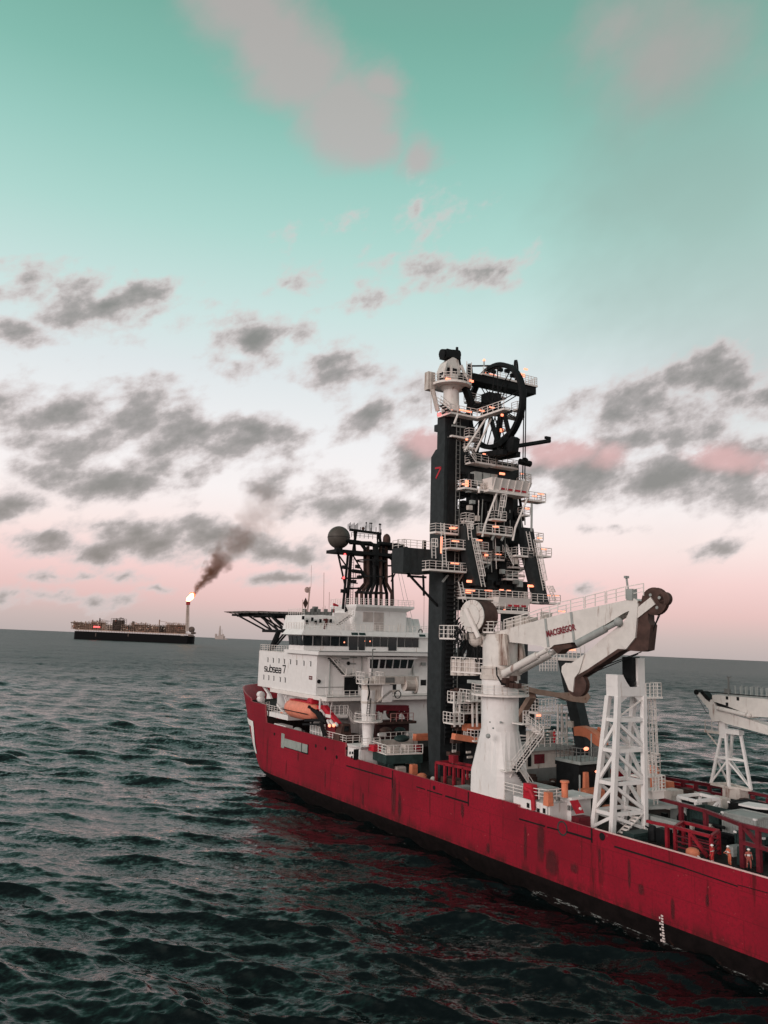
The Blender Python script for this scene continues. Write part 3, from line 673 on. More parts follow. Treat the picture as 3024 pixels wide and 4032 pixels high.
for a, c in ((975,1028),(1036,1088),(1515,1565)):
    u0, u1 = S(3, a, 971, x=BX-.3)[1], S(3, c, 971, x=BX-.3)[1]
    mb = MB(); mb.hexa([(BX-.56, u1, 27.05), (BX-.3, u1, 27.05), (BX-.3, u0, 27.05), (BX-.56, u0, 27.05)], [(BX-.34, u1, 27.5), (BX-.1, u1, 27.5), (BX-.1, u0, 27.5), (BX-.34, u0, 27.5)]); mb.build('window', GLS, ship, wh)
for a, c in ((922,1030),(1127,1022),(1085,1020)):
    p = S(3, a, c, x=BX-.1); mb = MB(); mb.ball((BX-.1, p[1], p[2]), .13 if a != 1085 else .07, 8, 6); mb.build('cabin_light', LAMP, ship, wh)
mb = MB(); mb.rail([(93, 15.2, 27.8), (BX, 15.2, 27.8), (BX, -15.2, 27.8)], h=1.15, step=1.0, r=.045); mb.build('roof_railing', WR, ship)
mb = MB(); p = S(3, 1527, 945, x=BX); mb.hoop((BX-.1, p[1], p[2]), (1,0,0), .48, .12, .16, 20); mb.build('lifebuoy', BK, ship)
# house on the roof, painted 7, and the funnel casing
mb = MB()
mb.hexa([(89.0, 13.6, 27.82), (89.0, -11.5, 27.82), (98.0, -11.5, 27.82), (98.0, 13.6, 27.82)], [(90.2, 13.0, 30.4), (90.2, -11.5, 30.4), (98, -11.5, 30.4), (98, 13.0, 30.4)])
mb.box(90.4, 97.5, -8.5, 7, 30.41, 31.0)
mb.build('roof_house', W_, ship)
mb = MB(); mb.box(88.0, 97, -7.2, 3.9, 27.85, 31.5)
mb.hexa([(88.0, -7.2, 31.5), (97, -7.2, 31.5), (97, 3.9, 31.5), (88.0, 3.9, 31.5)], [(86.9, -8.3, 32.2), (97, -8.3, 32.2), (97, 4.3, 32.2), (86.9, 4.3, 32.2)])
mb.box(86.9, 97, -8.3, 4.3, 32.2, 32.6); mb.box(89, 95, -9.0, -7.2, 27.85, 30.6)
mb.build('funnel_casing', W_, ship)
mb = MB()
for a, c in ((1072,1150),(1160,1235)):
    u0, u1 = S(3, a, 800, x=88)[1], S(3, c, 800, x=88)[1]
    mb.box(87.93, 88.05, u1, u0, 29.5, 31.3)
    if a > 1100: mb.box(87.93, 88.05, u1, u0, 28.0, 29.4)
mb.build('louvre', mat('louvre grey', (.42,.37,.35), .6), ship)
mb = MB()
p, p2 = S(3, 758, 850, x=89.6), S(3, 788, 850, x=89.6); q_ = S(3, 765, 913, x=89.0)
mb.beam((89.72, p[1], p[2]), (89.72, p2[1], p2[2]), .12, .38); mb.beam((89.72, p2[1]-.0, p2[2]+.15), (89.05, q_[1], 28.0), .4, .12, up=(1,0,0))
mb.build('roof_emblem', mat('emblem dark red', (.10,.02,.02), .6), ship)
flight(S(3, 985, 805, x=87.6), S(3, 862, 895, x=87.6), ship)
mb = MB(); mb.rail([(86.95, 4.2, 32.6), (86.95, -8.2, 32.6)], step=.9); mb.rail([(87, 4.2, 32.6), (97, 4.2, 32.6)], step=.9); mb.rail([(90.4, 13, 30.4), (97, 13, 30.4)], step=1); mb.build('casing_railing', WR, ship)
# aerials, signal mast, discs
mb = MB()
for a, c0, c1, r_ in ((757,800,475,.05),(800,790,630,.05),(657,590,415,.035),(590,800,690,.07),(768,800,740,.05),(745,800,750,.04),(1555,930,660,.05)):
    p = S(3, a, c0, x=92); q_ = S(3, a+ (3 if c0-c1 > 150 else 1), c1, x=92); mb.tube(p, q_, r_, 5)
p, q_ = S(3, 636, 690, x=93), S(3, 648, 588, x=93); mb.tube(S(3, 626, 800, x=93), q_, .15, 6); mb.ball(S(3, 626, 612, x=93), .55, 10, 6, (.3,1,1))
mb.build('signal_mast', mat('mast pink white', (.5,.36,.33), .6), ship)
mb = MB(); c_ = S(3, 614, 718, x=92); mb.prism([(c_[0], c_[1], c_[2]+1), (c_[0], c_[1]+.5, c_[2]), (c_[0], c_[1], c_[2]-1), (c_[0], c_[1]-.5, c_[2])], (.1,0,0)); mb.build('signal_shape', BR, ship)
mb = MB()
for a, c in ((698,760),(690,775)): p = S(3, a, c, x=92); mb.box(92, 92.8, p[1]-.4, p[1]+.4, p[2]-.6, p[2]+.35)
for k in range(9): p = S(3, 610+k*28, 800, x=91); mb.box(91, 91.4, p[1]-.3, p[1]+.3, p[2]-.3, p[2]+(.3 if k % 2 else .8))
mb.build('roof_equipment', GY, ship)
mb = MB()
for a, c in ((595,833),(626,864),(668,845),(733,858),(815,858),(695,870)):
    p = S(3, a, c, x=89.3); mb.box(89.2, 89.5, p[1]-.18, p[1]+.18, p[2]-.35, p[2]+.3)
mb.build('wall_fitting', BK, ship)
p = S(3, 855, 735, x=91); mb = MB().tube((91, p[1]+.5, p[2]+.15), (91, p[1]-.5, p[2]-.1), .28, 8, .15); mb.tube((91, p[1]+.4, p[2]), (91, p[1]+.4, 30.9), .05, 5); mb.build('windsock', RD, ship)

# ------------------------------------------------------------------ helideck over the bow
HX, HR = 120.5, 13.2
heli = MB(); oc = [(HX+HR*math.cos(rad(22.5+45*k))*1.04, HR*math.sin(rad(22.5+45*k))*1.04) for k in range(8)]
heli.slab(oc, 31.0, 31.35)
hd = heli.build('helideck', mat('helideck grey', (.20,.19,.185), .6), ship)
mb = MB()
for a, c in zip(oc, oc[1:]+oc[:1]):                          # sloping safety net
    A, B_ = Vector((*a, 30.9)), Vector((*c, 30.9)); oA = Vector((HX+(a[0]-HX)*1.13, a[1]*1.13, 31.25)); oB = Vector((HX+(c[0]-HX)*1.13, c[1]*1.13, 31.25))
    mb.beam(oA, oB, .12); mb.beam(A.lerp(oA,.5), B_.lerp(oB,.5), .06)
    for k in range(5): mb.beam(A.lerp(B_, k/5), oA.lerp(oB, k/5), .08)
mb.build('safety_net', BR, ship, hd)
mb = MB(); tr = lambda p, q2, w=.38: mb.beam(p, q2, w)
for yy in (-11, -5.5, 0, 5.5, 11):
    tr((109.5, yy, 30.5), (131 if abs(yy) < 8 else 127, yy, 30.5), .4)
    for k in range(4):
        xa = 108.5+k*2.0
        tr((107+k*3.2, yy*.8, 27.5), (109.5+k*5.5, yy, 30.4), .28)
        if k < 3: tr((107+k*3.2, yy*.8, 27.5), (107.5+(k+1)*3.0, yy*.9, 30.4), .22)
    tr((104, yy*.8, 27.5), (118, yy*.8, 27.5), .45)
for xx, ww in ((104.2, 9), (108, 9), (112, 9), (117.8, 9)): tr((xx, -ww, 27.4), (xx, ww, 27.4), .5)
for xx in (110, 115, 120, 125, 129): tr((xx, -11.5, 30.7), (xx, 11.5, 30.7), .45)
mb.build('helideck_truss', BK, ship, hd)
for sx, sy in ((104.4, 13.2), (107.2, 11.3), (104.4, -13.2), (107.2, -11.3), (104.4, 4), (104.4, -4)):
    mb = MB(); mb.tube((sx, sy, 23.6), (sx+.6, sy*.86, 27.4), .34, 8); mb.build('helideck_leg', BK, ship, hd)
mb = MB()
mb.tube((104.5, 13.0, 23.8), (105.4, 9.6, 27.3), .2, 6); mb.tube((107.3, 11.2, 23.8), (104.9, 9.2, 27.3), .2, 6); mb.tube((104.5, 4.2, 23.8), (105, 9.4, 27.3), .2, 6)
mb.build('helideck_brace', BK, ship, hd)
mb = MB(); mb.slab([(93, 4), (93, -4), (109, -4), (109, 4)], 23.62, 27.0) if False else mb.rail([(107.5, 14.5, 30.1), (107.5, 8, 30.1)], step=1); mb.build('helideck_walkway', BK, ship, hd)
# ------------------------------------------------------------------ the pipelay tower
tower = thing('pipelay_tower', 'tall dark grey pipelay tower with big wheel at its top and many railed white platforms', 'tower', (56.5, 1, DECKZ))
def T(i, a, c, x=55): return S(i, a, c, x=x)
def part(mb, name, m, parent=None, root=None, smooth=False): return mb.build(name, m, root or tower, parent, smooth)
def platform(poly, z, rails, root, th=.28, h=1.15, lamps=(), bars=3, col=None, step=1.2, brace=None, r=.045):
    """deck slab + railing (sub-part) + strip lamps (sub-parts)"""
    mb = MB(); mb.slab(poly, z-th, z)
    if brace:
        for p, q_ in brace: mb.beam(p, q_, .22)
    pf = mb.build('platform', col or WR, root)
    if rails:
        mb = MB(); mb.rail([(*poly[i % len(poly)], z) for i in rails], h, bars, step, r); mb.build('railing', WR, root, pf)
    for (lx, ly, lz, w) in lamps:
        mb = MB(); mb.box(lx-.09, lx+.09, ly-w/2, ly+w/2, lz-.09, lz+.09); mb.build('strip_lamp', LAMP, root, pf)
    return pf
# main port column: box section, tapering foot, stepped head
mb = MB()
mb.hexa([(56.0, 7.4, 7.2), (58.6, 7.4, 7.2), (58.6, 5.5, 7.2), (56.0, 5.5, 7.2)], [(54.9, 8.2, 17), (58.4, 8.2, 17), (58.4, 5.6, 17), (54.9, 5.6, 17)])
mb.box(54.9, 58.4, 5.6, 8.2, 17, 54.3)
mb.hexa([(54.9, 8.2, 54.3), (58.4, 8.2, 54.3), (58.4, 5.6, 54.3), (54.9, 5.6, 54.3)], [(54.9, 8.2, 55.3), (57.2, 8.2, 55.3), (57.2, 5.6, 55.3), (54.9, 5.6, 55.3)])
mb.box(55.0, 57.0, 5.7, 8.1, 55.3, 61.0); mb.box(56.8, 58.0, 6.5, 8.0, 58.3, 59.3)
mb.build('column', DK, tower)
mb = MB(); mb.hexa([(56.0, -7.4, 7.2), (58.6, -7.4, 7.2), (58.6, -5.5, 7.2), (56.0, -5.5, 7.2)], [(54.9, -8.2, 17), (58.4, -8.2, 17), (58.4, -5.6, 17), (54.9, -5.6, 17)]); mb.box(54.9, 58.4, -8.2, -5.6, 17, 36); mb.build('column', DK, tower)
# rack / ladder way running up the aft face of the column
mb = MB()
mb.box(54.6, 54.88, 6.3, 7.6, 12, 60)
mb.build('cable_tray', BK, tower)
mb = MB(); mb.ladder((54.45, 6.0, 9), (54.45, 6.0, 60), .7, (0,1,0), .7, .05); mb.build('ladder', GY, tower)
mb = MB()
for k in range(36): mb.box(54.2, 54.62, 6.2, 7.7, 13+k*.62, 13.22+k*.62)
mb.build('rack', BK, tower)
# red painted figure on the port face near the top
mb = MB(); a_, b_, c_ = S(1, 365, 1100, y=8.2), S(1, 420, 1092, y=8.2), S(1, 372, 1195, y=8.2)
mb.beam((a_[0], 8.23, a_[2]), (b_[0], 8.23, b_[2]), .28, .05, up=(0,1,0)); mb.beam((b_[0], 8.23, b_[2]), (c_[0], 8.23, c_[2]), .3, .05, up=(0,1,0)); mb.build('red_figure', RD, tower)
# upper body between the columns: portal with arched opening
mb = MB()
mb.box(55.1, 58.2, -6.5, 5.65, 51.6, 54.6)                  # cross head
mb.box(55.0, 58.0, 3.6, 5.62, 54.6, 61.2); mb.box(55.2, 57.9, -6.4, -4.2, 44, 51.6)
mb.prism([(55.1, 5.65, 46.5), (55.1, 5.65, 42), (55.1, 3.0, 42), (55.1, 3.0, 44.2), (55.1, 4.6, 45.4)], (2.8, 0, 0))
mb.prism([(55.1, -6.6, 48), (55.1, -7.6, 44), (55.1, -7.6, 42), (55.1, -4.6, 42), (55.1, -4.6, 46)], (2.8, 0, 0))
mb.box(55.3, 57.8, -6.6, 5.6, 33.3, 43.0)
for k in range(4): mb.box(55.0, 55.35, -4.0+k*2.4, -2.6+k*2.4, 34.2, 41.5)
mb.build('tower_body', DK, tower)
mb = MB()                                                   # tensioner machinery hanging in the opening
for (y0, y1, z0, z1, x0) in ((-4.0, -1.2, 43, 49.2, 53.6), (-1.0, 1.4, 43, 49.4, 54.0), (1.6, 3.6, 43, 47.5, 54.2), (-3.4, 0.4, 45.2, 46.2, 53.0), (-2.6, 2.2, 47.6, 49.2, 53.4), (3.4, 4.6, 48.2, 49.6, 54.6)):
    mb.box(x0, 57.4, y0, y1, z0, z1)
mb.build('tensioner', BK, tower)
mb = MB()
for (p, q_) in ((T(1,700,1380), T(1,740,1640)), (T(1,780,1330), T(1,800,1640)), (T(1,840,1420), T(1,800,1600)), (T(1,660,1350), T(1,690,1640)), (T(1,1100,1360), T(1,1140,1600)), (T(1,900,1420), T(1,930,1640)), (T(1,600,1400,57), T(1,580,1500,57))):
    mb.tube((53.8, p[1], p[2]), (53.8, q_[1], q_[2]), .22, 7)
for k in range(14): y_ = random.uniform(-5, 4.6); z_ = random.uniform(43, 49); mb.box(53.3, 54.0, y_-.35, y_+.35, z_-.3, z_+.45)
mb.build('hydraulic_gear', BK, tower)
mb = MB()
for k in range(10): z_ = 46+k*.62; y_ = 5.2-.15*(k % 3); mb.box(54.4, 55.4, y_-.5, y_+.1, z_-.12, z_+.26)
p, q_ = T(1, 575, 1210), T(1, 610, 1165); mb.beam(p, q_, .3); mb.build('bracket', BK, tower)
# two raking legs in front
def rake(pts, w, d, m=DK):
    mb = MB()
    for (a, c) in zip(pts, pts[1:]):
        lo = [(a[0]-d/2, a[1]-w/2, a[2]), (a[0]+d/2, a[1]-w/2, a[2]), (a[0]+d/2, a[1]+w/2, a[2]), (a[0]-d/2, a[1]+w/2, a[2])]
        hi = [(c[0]-d/2, c[1]-w/2, c[2]), (c[0]+d/2, c[1]-w/2, c[2]), (c[0]+d/2, c[1]+w/2, c[2]), (c[0]-d/2, c[1]+w/2, c[2])]
        mb.hexa(lo, hi)
    return mb.build('raking_leg', m, tower)
def cen(i, a0, a1, yy, x=53): p, q_ = S(i, a0, yy, x=x), S(i, a1, yy, x=x); return (x, (p[1]+q_[1])/2, (p[2]+q_[2])/2)
rake([cen(2, 660, 770, 170), cen(2, 670, 770, 400), cen(2, 715, 800, 590), cen(2, 760, 855, 725)], 1.9, 1.6)
rake([cen(2, 1200, 1300, 190), cen(2, 1240, 1340, 450), cen(2, 1310, 1430, 770), cen(2, 1335, 1460, 900)], 2.0, 1.6)
# lower body below: dark trusses and machinery down to the deck
mb = MB(); mb.box(55.5, 58, -5.5, 5.5, 31.2, 33.2); mb.box(55.5, 58, -5.5, 5.5, 20.5, 22.5)
mb.box(56, 58, -1.2, 1.2, 9, 31.2); mb.beam((56, 5.5, 22.5), (56, 0, 31), .8); mb.beam((56, -5.5, 22.5), (56, 0, 31), .8)
mb.box(54, 58.2, -5.4, 5.4, 7.2, 12.5); mb.box(54.5, 57.5, 1.5, 5.5, 12.5, 20.5); mb.box(54.5, 57.5, -5.5, -2, 12.5, 18)
mb.build('lower_frame', BK, tower)
# the dark cabin hanging out to port and its bracket
mb = MB(); mb.box(54.9, 58.0, 10.5, 15.1, 36.1, 39.7)
for k in range(1, 4): mb.box(54.84, 54.9, 10.5+k*1.15-.05, 10.5+k*1.15+.05, 36.1, 39.7)
cab = mb.build('cabin', DK, tower)
mb = MB(); mb.rail([(58, 15.0, 39.7), (55, 15.0, 39.7), (55, 10.5, 39.7)], 1.15, 3, 1.2, .045); mb.build('railing', WR, tower, cab)
mb = MB(); mb.box(55, 58, 8.2, 10.5, 37.2, 38.0); mb.beam((56, 13.6, 36.1), (56, 8.2, 31.6), .28); mb.beam((56, 10.9, 36.0), (56, 10.7, 33.0), .24); mb.beam((56, 13.6, 35.7), (56, 10.4, 35.7), .3); mb.build('cabin_bracket', BK, tower, cab)
mb = MB(); mb.box(55.2, 55.5, 11.0, 11.5, 39.7, 41); mb.build('control_post', BK, tower, cab)
# ---- platforms, listed from the deck upward: (aft x, fwd x, y left, y right, z, lamps)
def rect(x0, x1, y0, y1): return [(x1, y0), (x0, y0), (x0, y1), (x1, y1)]   # fwd-left, aft-left, aft-right, fwd-right
def deckrow(i, yl, yr, a, c, zx=53, depth=2.2, lamps=(), **k):
    p, q_ = S(i, a, yl, x=zx), S(i, c, yr, x=zx)
    z = (p[2]+q_[2])/2
    L = []
    for (u, v, w) in lamps: s_ = S(i, u, v, x=zx+.5); L.append((zx+.5, s_[1], s_[2], w))
    return platform(rect(zx, zx+depth, p[1], q_[1]), z, k.pop('rails', (0, 1, 2, 3)), tower, lamps=L, **k)
deckrow(2, 570, 585, 358, 705, 53.0, 2.0, [(595, 518, 1.4)])
deckrow(2, 375, 385, 553, 908, 52.4, 2.4, [(600, 310, 1.2), (810, 300, 1.5)])
deckrow(2, 228, 240, 818, 1132, 51.8, 3.0, [(990, 175, .7)])
deckrow(2, 225, 228, 415, 628, 53.4, 1.5, [(590, 185, 1.1)])
deckrow(2, 470, 480, 850, 940, 53.4, 1.5)
deckrow(2, 440, 445, 1170, 1330, 52.2, 2.2)
deckrow(2, 440, 440, 1340, 1497, 52.2, 2.4, [(1420, 385, 1.3), (1385, 280, .8)])
deckrow(2, 300, 300, 1330, 1420, 54.2, 1.5)
deckrow(2, 470, 480, 960, 1060, 54.0, 1.0, [(1000, 432, 1.1)])
deckrow(2, 545, 550, 1130, 1245, 53.8, 1.3)
deckrow(2, 590, 655, 1070, 1250, 54.4, 1.0, rails=None)
deckrow(2, 835, 840, 690, 1010, 52.6, 2.4, [(740, 770, 1.6), (720, 790, .9), (910, 770, 1.4)])
deckrow(2, 845, 855, 1015, 1305, 53.0, 2.0, [(1030, 765, .7), (1098, 772, .7), (1060, 950, .3)])
deckrow(2, 875, 880, 1312, 1580, 52.2, 2.4, [(1540, 818, 1.1), (1310, 732, .8), (1460, 815, 1.2)])
deckrow(1, 1285, 1290, 640, 870, 52.6, 2.4, [(640, 1250, .9)])
deckrow(1, 1580, 1560, 915, 1030, 52.0, 1.6)
deckrow(1, 1395, 1395, 1240, 1396, 51.8, 2.0, [(1350, 1340, 1.2), (1290, 1360, .8)])
deckrow(1, 1530, 1530, 1200, 1250, 52.2, 1.6, [(1220, 1475, .9)])
deckrow(1, 1080, 1080, 940, 1140, 53.4, 1.6, [(1015, 1005, .5), (1080, 970, 1.1)])
deckrow(1, 1050, 1040, 725, 928, 52.6, 2.2, [(840, 970, 1.2)])
deckrow(1, 1215, 1215, 1160, 1258, 54.5, 1.2, [(1175, 1150, .5)])
deckrow(1, 805, 812, 520, 770, 54.0, 1.4, rails=None)
deckrow(1, 545, 545, 1130, 1195, 54.5, 1.4)
deckrow(1, 800, 800, 680, 780, 53.5, 1.2)
deckrow(1, 620, 600, 1010, 1195, 57.5, 1.6, [(1000, 605, .7)])
deckrow(1, 430, 425, 930, 1030, 57.0, 1.6)
deckrow(1, 475, 465, 690, 800, 57.0, 1.6)
deckrow(1, 730, 725, 940, 1040, 57.0, 1.4, [(985, 745, .5)])
deckrow(1, 900, 905, 640, 760, 54.4, 1.2)
deckrow(1, 1255, 1250, 1180, 1260, 53.6, 1.4)
deckrow(1, 1640, 1640, 630, 700, 53.6, 1.3)
deckrow(2, 660, 660, 1080, 1240, 53.6, 1.3)
deckrow(2, 120, 118, 700, 775, 53.4, 1.3)
deckrow(2, 500, 500, 850, 930, 53.2, 1.3)
deckrow(2, 960, 965, 950, 1290, 51.6, 1.6)
random.seed(17)
for k in range(18):                                         # pale conduits and cable runs on the tower face
    y_ = random.uniform(-6.2, 5.2); z0 = random.uniform(33.5, 46); z1 = z0+random.uniform(2.5, 7); mb = MB(); mb.tube((53.2, y_, z0), (53.2, y_+random.uniform(-.4,.4), z1), .07, 5); mb.build('conduit', GG if k % 3 else WR, tower)
for k in range(16):
    y_ = random.uniform(-6.0, 5.0); z_ = random.uniform(33.6, 50); mb = MB(); mb.box(53.0, 53.6, y_-.35, y_+.35, z_, z_+random.uniform(.5, 1.2)); mb.build('junction_box', (WN, GG, GY)[k % 3], tower)
# upper wrap-around walkway
a_ = T(1, 510, 575, 53); b_ = T(1, 755, 612, 53); zW = (a_[2]+b_[2])/2
c_ = S(1, 1005, 558, y=b_[1])
pf = platform([(56.5, a_[1]), (53, a_[1]), (53, b_[1]), (c_[0], b_[1]), (c_[0], b_[1]-1.2), (54.4, b_[1]-1.2), (54.4, a_[1]-1.0)], zW, (0, 1, 2, 3), tower, lamps=[(53.6, a_[1]-3.2, zW+.75, 2.2), (52.5, b_[1]-.5, zW+.9, .9), (50.2, b_[1]-.6, zW+.9, .9), (54, a_[1]-.8, zW+.6, .3)])
flight((53.2, a_[1], zW), T(1, 400, 490, 53.2), tower)
flight(T(1, 728, 1048, 52.8), T(1, 650, 930, 52.8), tower)
flight(T(2, 1058, 400, 53.4), T(2, 1125, 540, 53.4), tower)
# white bracing pipes
for (i, u, v, w, h_, m_) in ((1, 950, 1300, 820, 1650, WR), (1, 1240, 1340, 1110, 1655, WR), (1, 860, 600, 640, 935, WR), (1, 885, 640, 740, 945, WR), (1, 575, 595, 540, 685, WR), (1, 780, 1275, 770, 1330, WR)):
    p, q_ = T(i, u, v, 51.9), T(i, w, h_, 51.9); mb = MB(); mb.tube(p, q_, .16, 7); mb.build('brace', m_, tower)
p, q_ = T(2, 940, 0, 51.9), T(2, 850, 270, 51.9); mb = MB(); mb.tube(T(1, 820, 1650, 51.9), q_, .16, 7); mb.build('brace', WR, tower)
p, q_ = T(1, 1110, 1655, 51.9), T(2, 1135, 305, 51.9); mb = MB(); mb.tube(p, q_, .16, 7); mb.build('brace', WR, tower)
# white hopper-like gallery with red slots
p0, p1 = T(1, 862, 1305, 51.6), T(1, 1240, 1335, 51.6); q0, q1 = T(1, 905, 1190, 51.6), T(1, 1262, 1238, 51.6)
zb, zt = (p0[2]+p1[2])/2, (q0[2]+q1[2])/2
mb = MB(); mb.box(51.6, 54.6, p1[1], p0[1], zb-.35, zb); mb.hexa([(51.9, p1[1]+.1, zb), (54.6, p1[1]+.1, zb), (54.6, p0[1]-.9, zb), (51.9, p0[1]-.9, zb)], [(51.2, p1[1]-.3, zt), (54.6, p1[1]-.3, zt), (54.6, p0[1]-.4, zt), (51.2, p0[1]-.4, zt)])
for k in range(6): yy = p0[1]-1.0-k*(p0[1]-p1[1]-1.2)/5; mb.beam((51.82, yy, zb), (51.12, yy, zt), .14)
gal = mb.build('gallery', WR, tower)
for a, c in ((978,1018),(1032,1090),(1105,1165),(1178,1218)):
    u0, u1 = T(1, a, 1275, 51.6)[1], T(1, c, 1290, 51.6)[1]; mb = MB(); mb.box(51.70, 51.80, u1, u0, zb+.25, zb+.75); mb.build('red_slot', RD, tower, gal)
mb = MB()
for a, c, z0 in ((735,800,1130),(815,880,1120),(885,945,1130)):
    u0, u1 = T(1, a, 1200, 53.6)[1], T(1, c, 1200, 53.6)[1]; mb.box(53.6, 54.8, u1, u0, 50.0, 52.0)
mb.build('cabinet', GG, tower)
mb = MB()
for k in range(3): y_ = T(1, 680+k*28, 1190, 54)[1]; mb.tube((54, y_, 49.4), (54, y_, 51.6), .3, 8)
mb.build('gas_bottle_rack', BK, tower)
# second hopper gallery low down in front of the crane
p0, p1 = T(2, 1010, 880, 51.5), T(2, 1285, 915, 51.5)
mb = MB(); zb = T(2, 1000, 950, 51.5)[2]; mb.box(51.5, 54, p1[1], p0[1]+1.6, zb-.5, zb); mb.hexa([(51.8, p1[1], zb+.5), (54, p1[1], zb+.5), (54, p0[1], zb+.5), (51.8, p0[1], zb+.5)], [(51.2, p1[1]-.3, zb+1.9), (54, p1[1]-.3, zb+1.9), (54, p0[1]+.3, zb+1.9), (51.2, p0[1]+.3, zb+1.9)])
gal = mb.build('gallery', WR, tower)
for a, c in ((1095,1130),(1150,1200),(1220,1262)):
    u0, u1 = T(2, a, 915, 51.5)[1], T(2, c, 918, 51.5)[1]; mb = MB(); mb.box(51.55, 51.62, u1, u0, zb+.55, zb+.85); mb.build('red_slot', RD, tower, gal)
# ladders with cages
for (i, u, v, w, h_, cg) in ((2, 862, 735, 770, 290, 1), (2, 1435, 770, 1345, 300, 1), (2, 740, 300, 725, 150, 1), (2, 500, 545, 480, 140, 0), (2, 400, 470, 395, 290, 1), (2, 690, 880, 645, 690, 0), (1, 965, 1560, 995, 1350, 1), (2, 1310, 400, 1275, 220, 0), (2, 1530, 870, 1470, 730, 1)):
    p, q_ = T(i, u, v, 52.0), T(i, w, h_, 52.0); mb = MB(); mb.ladder(p, q_, .65, (0,1,0), .4, .045, cage=(-1,0,0) if cg else None, cage_from=1.6); mb.build('ladder', WR, tower)
for (i, u, v, dz) in ((2, 470, 345, 1.6),):
    p = T(i, u, v, 52.6); mb = MB(); mb.box(52.5, 52.7, p[1]-.12, p[1]+.12, p[2]-1.2, p[2]+1.2); mb.build('strip_lamp', LAMP, tower)
# ---- the great wheel in the fore-and-aft plane
WX, WY, WZ, WRd = 53.2, 0.0, 62.6, 6.75
mb = MB(); mb.hoop((WX, WY, WZ), (0,1,0), WRd, .95, .55, 64); mb.hoop((WX, WY, WZ), (0,1,0), WRd-.5, .5, .25, 48); wheel = mb.build('wheel', BK, tower, smooth=True)
mb = MB(); mb.lathe((WX, WY-.8, WZ), (0,1,0), [(.7,0),(.7,1.6)], 18); mb.build('hub', BK, tower, wheel)
for k in range(9):
    a = 2*math.pi*k/9+.2; mb = MB()
    for s_ in (-.35, .35): mb.tube((WX+.8*math.cos(a), WY+s_*1.6, WZ+.8*math.sin(a)), (WX+(WRd-.7)*math.cos(a), WY+s_, WZ+(WRd-.7)*math.sin(a)), .085, 6)
    mb.build('spoke', BK, tower, wheel)
mb = MB()
for k in range(5): a = 1.2+.3*k; mb.box(WX+(WRd-1.1)*math.cos(a)-.2, WX+(WRd-1.1)*math.cos(a)+.2, -.4, .4, WZ+(WRd-1.1)*math.sin(a)-.25, WZ+(WRd-1.1)*math.sin(a)+.25)
mb.build('wheel_lug', BK, tower, wheel)
# frame that carries the wheel
for s_ in (-1.6, 1.6):
    mb = MB(); mb.beam((WX+.2, s_, WZ), (WX+2.6, s_*1.2, 54.6), .7, .7); mb.beam((WX, s_, WZ), (WX-3.0, s_*.8, 54.6), .5, .5); mb.beam((WX+2.6, s_, 55), (WX-4, s_*.8, 54.5), .8); mb.build('wheel_frame', BK, tower)
mb = MB(); mb.box(WX+1.2, WX+3.2, -2.2, .2, WZ+.9, WZ+2.6); mb.box(WX+.6, WX+4, -4.0, 2.5, WZ-.2, WZ+.2); mb.beam((WX+2, 3.0, WZ+.2), (WX+1, 5.6, WZ+3.6), .9); mb.build('wheel_beam', BK, tower)
mb = MB(); mb.prism([(WX-4.8, -.6, 54.6), (WX+2, -.6, 54.3), (WX+2.2, -.6, 55.4), (WX-2.0, -.6, 55.3), (WX-4.6, -.6, 56.9), (WX-5.2, -.6, 56.5)], (0, 1.2, 0)); mb.build('wheel_cradle', BK, tower)
# pipe gangway boom pointing aft to starboard, and short lever
p, q_ = T(1, 1000, 912, 50), T(1, 1432, 843, 50); mb = MB(); mb.tube(p, q_, .33, 9); mb.box(q_[0]-.2, q_[0]+.2, q_[1]-.1, q_[1]+.9, q_[2]+.2, q_[2]+.6); mb.build('boom_pipe', BK, tower)
p, q_ = T(1, 940, 880, 50), T(1, 1075, 765, 50); mb = MB(); mb.beam(p, q_, .9, .7); mb.beam(q_, T(1, 1115, 765, 50), .3); mb.build('lever', BK, tower)
p, q_ = T(1, 1090, 880, 49.6), T(1, 1085, 770, 49.6); mb = MB(); mb.tube(p, q_, .08, 5); mb.tube(T(1, 1108, 880, 49.6), T(1, 1098, 735, 49.6), .05, 5); mb.build('stay', WR, tower)
# top platform, starboard
p0, p1 = T(1, 790, 262, 55), T(1, 1306, 262, 55); zt = (p0[2]+p1[2])/2-.2
mb = MB(); mb.box(54.6, 57.5, p1[1], p0[1], zt-.3, zt); tp = mb.build('platform', WR, tower)
mb = MB(); mb.box(54.8, 57.4, p1[1]+.2, p0[1]+1.6, zt-1.5, zt-.31); mb.build('top_beam', BK, tower)
mb = MB(); mb.rail([(57.4, p1[1]+.1, zt), (54.7, p1[1]+.1, zt), (54.7, p1[1]+3.2, zt)], 1.3, 4, .6); mb.build('railing', WR, tower, tp)
mb = MB(); mb.rail([(54.7, p1[1]+3.2, zt), (54.7, p0[1]-.2, zt)], 1.1, 3, 1.2); mb.build('railing', WR, tower, tp)
for (u, v, w) in ((1150, 215, 2.2), (1150, 232, 2.2), (880, 225, 2.0), (920, 240, 1.6), (1210, 175, .7)):
    s_ = T(1, u, v, 55.2); mb = MB(); mb.box(55.1, 55.3, s_[1]-w/2, s_[1]+w/2, s_[2]-.12, s_[2]+.12); mb.build('strip_lamp', LAMP, tower, tp)
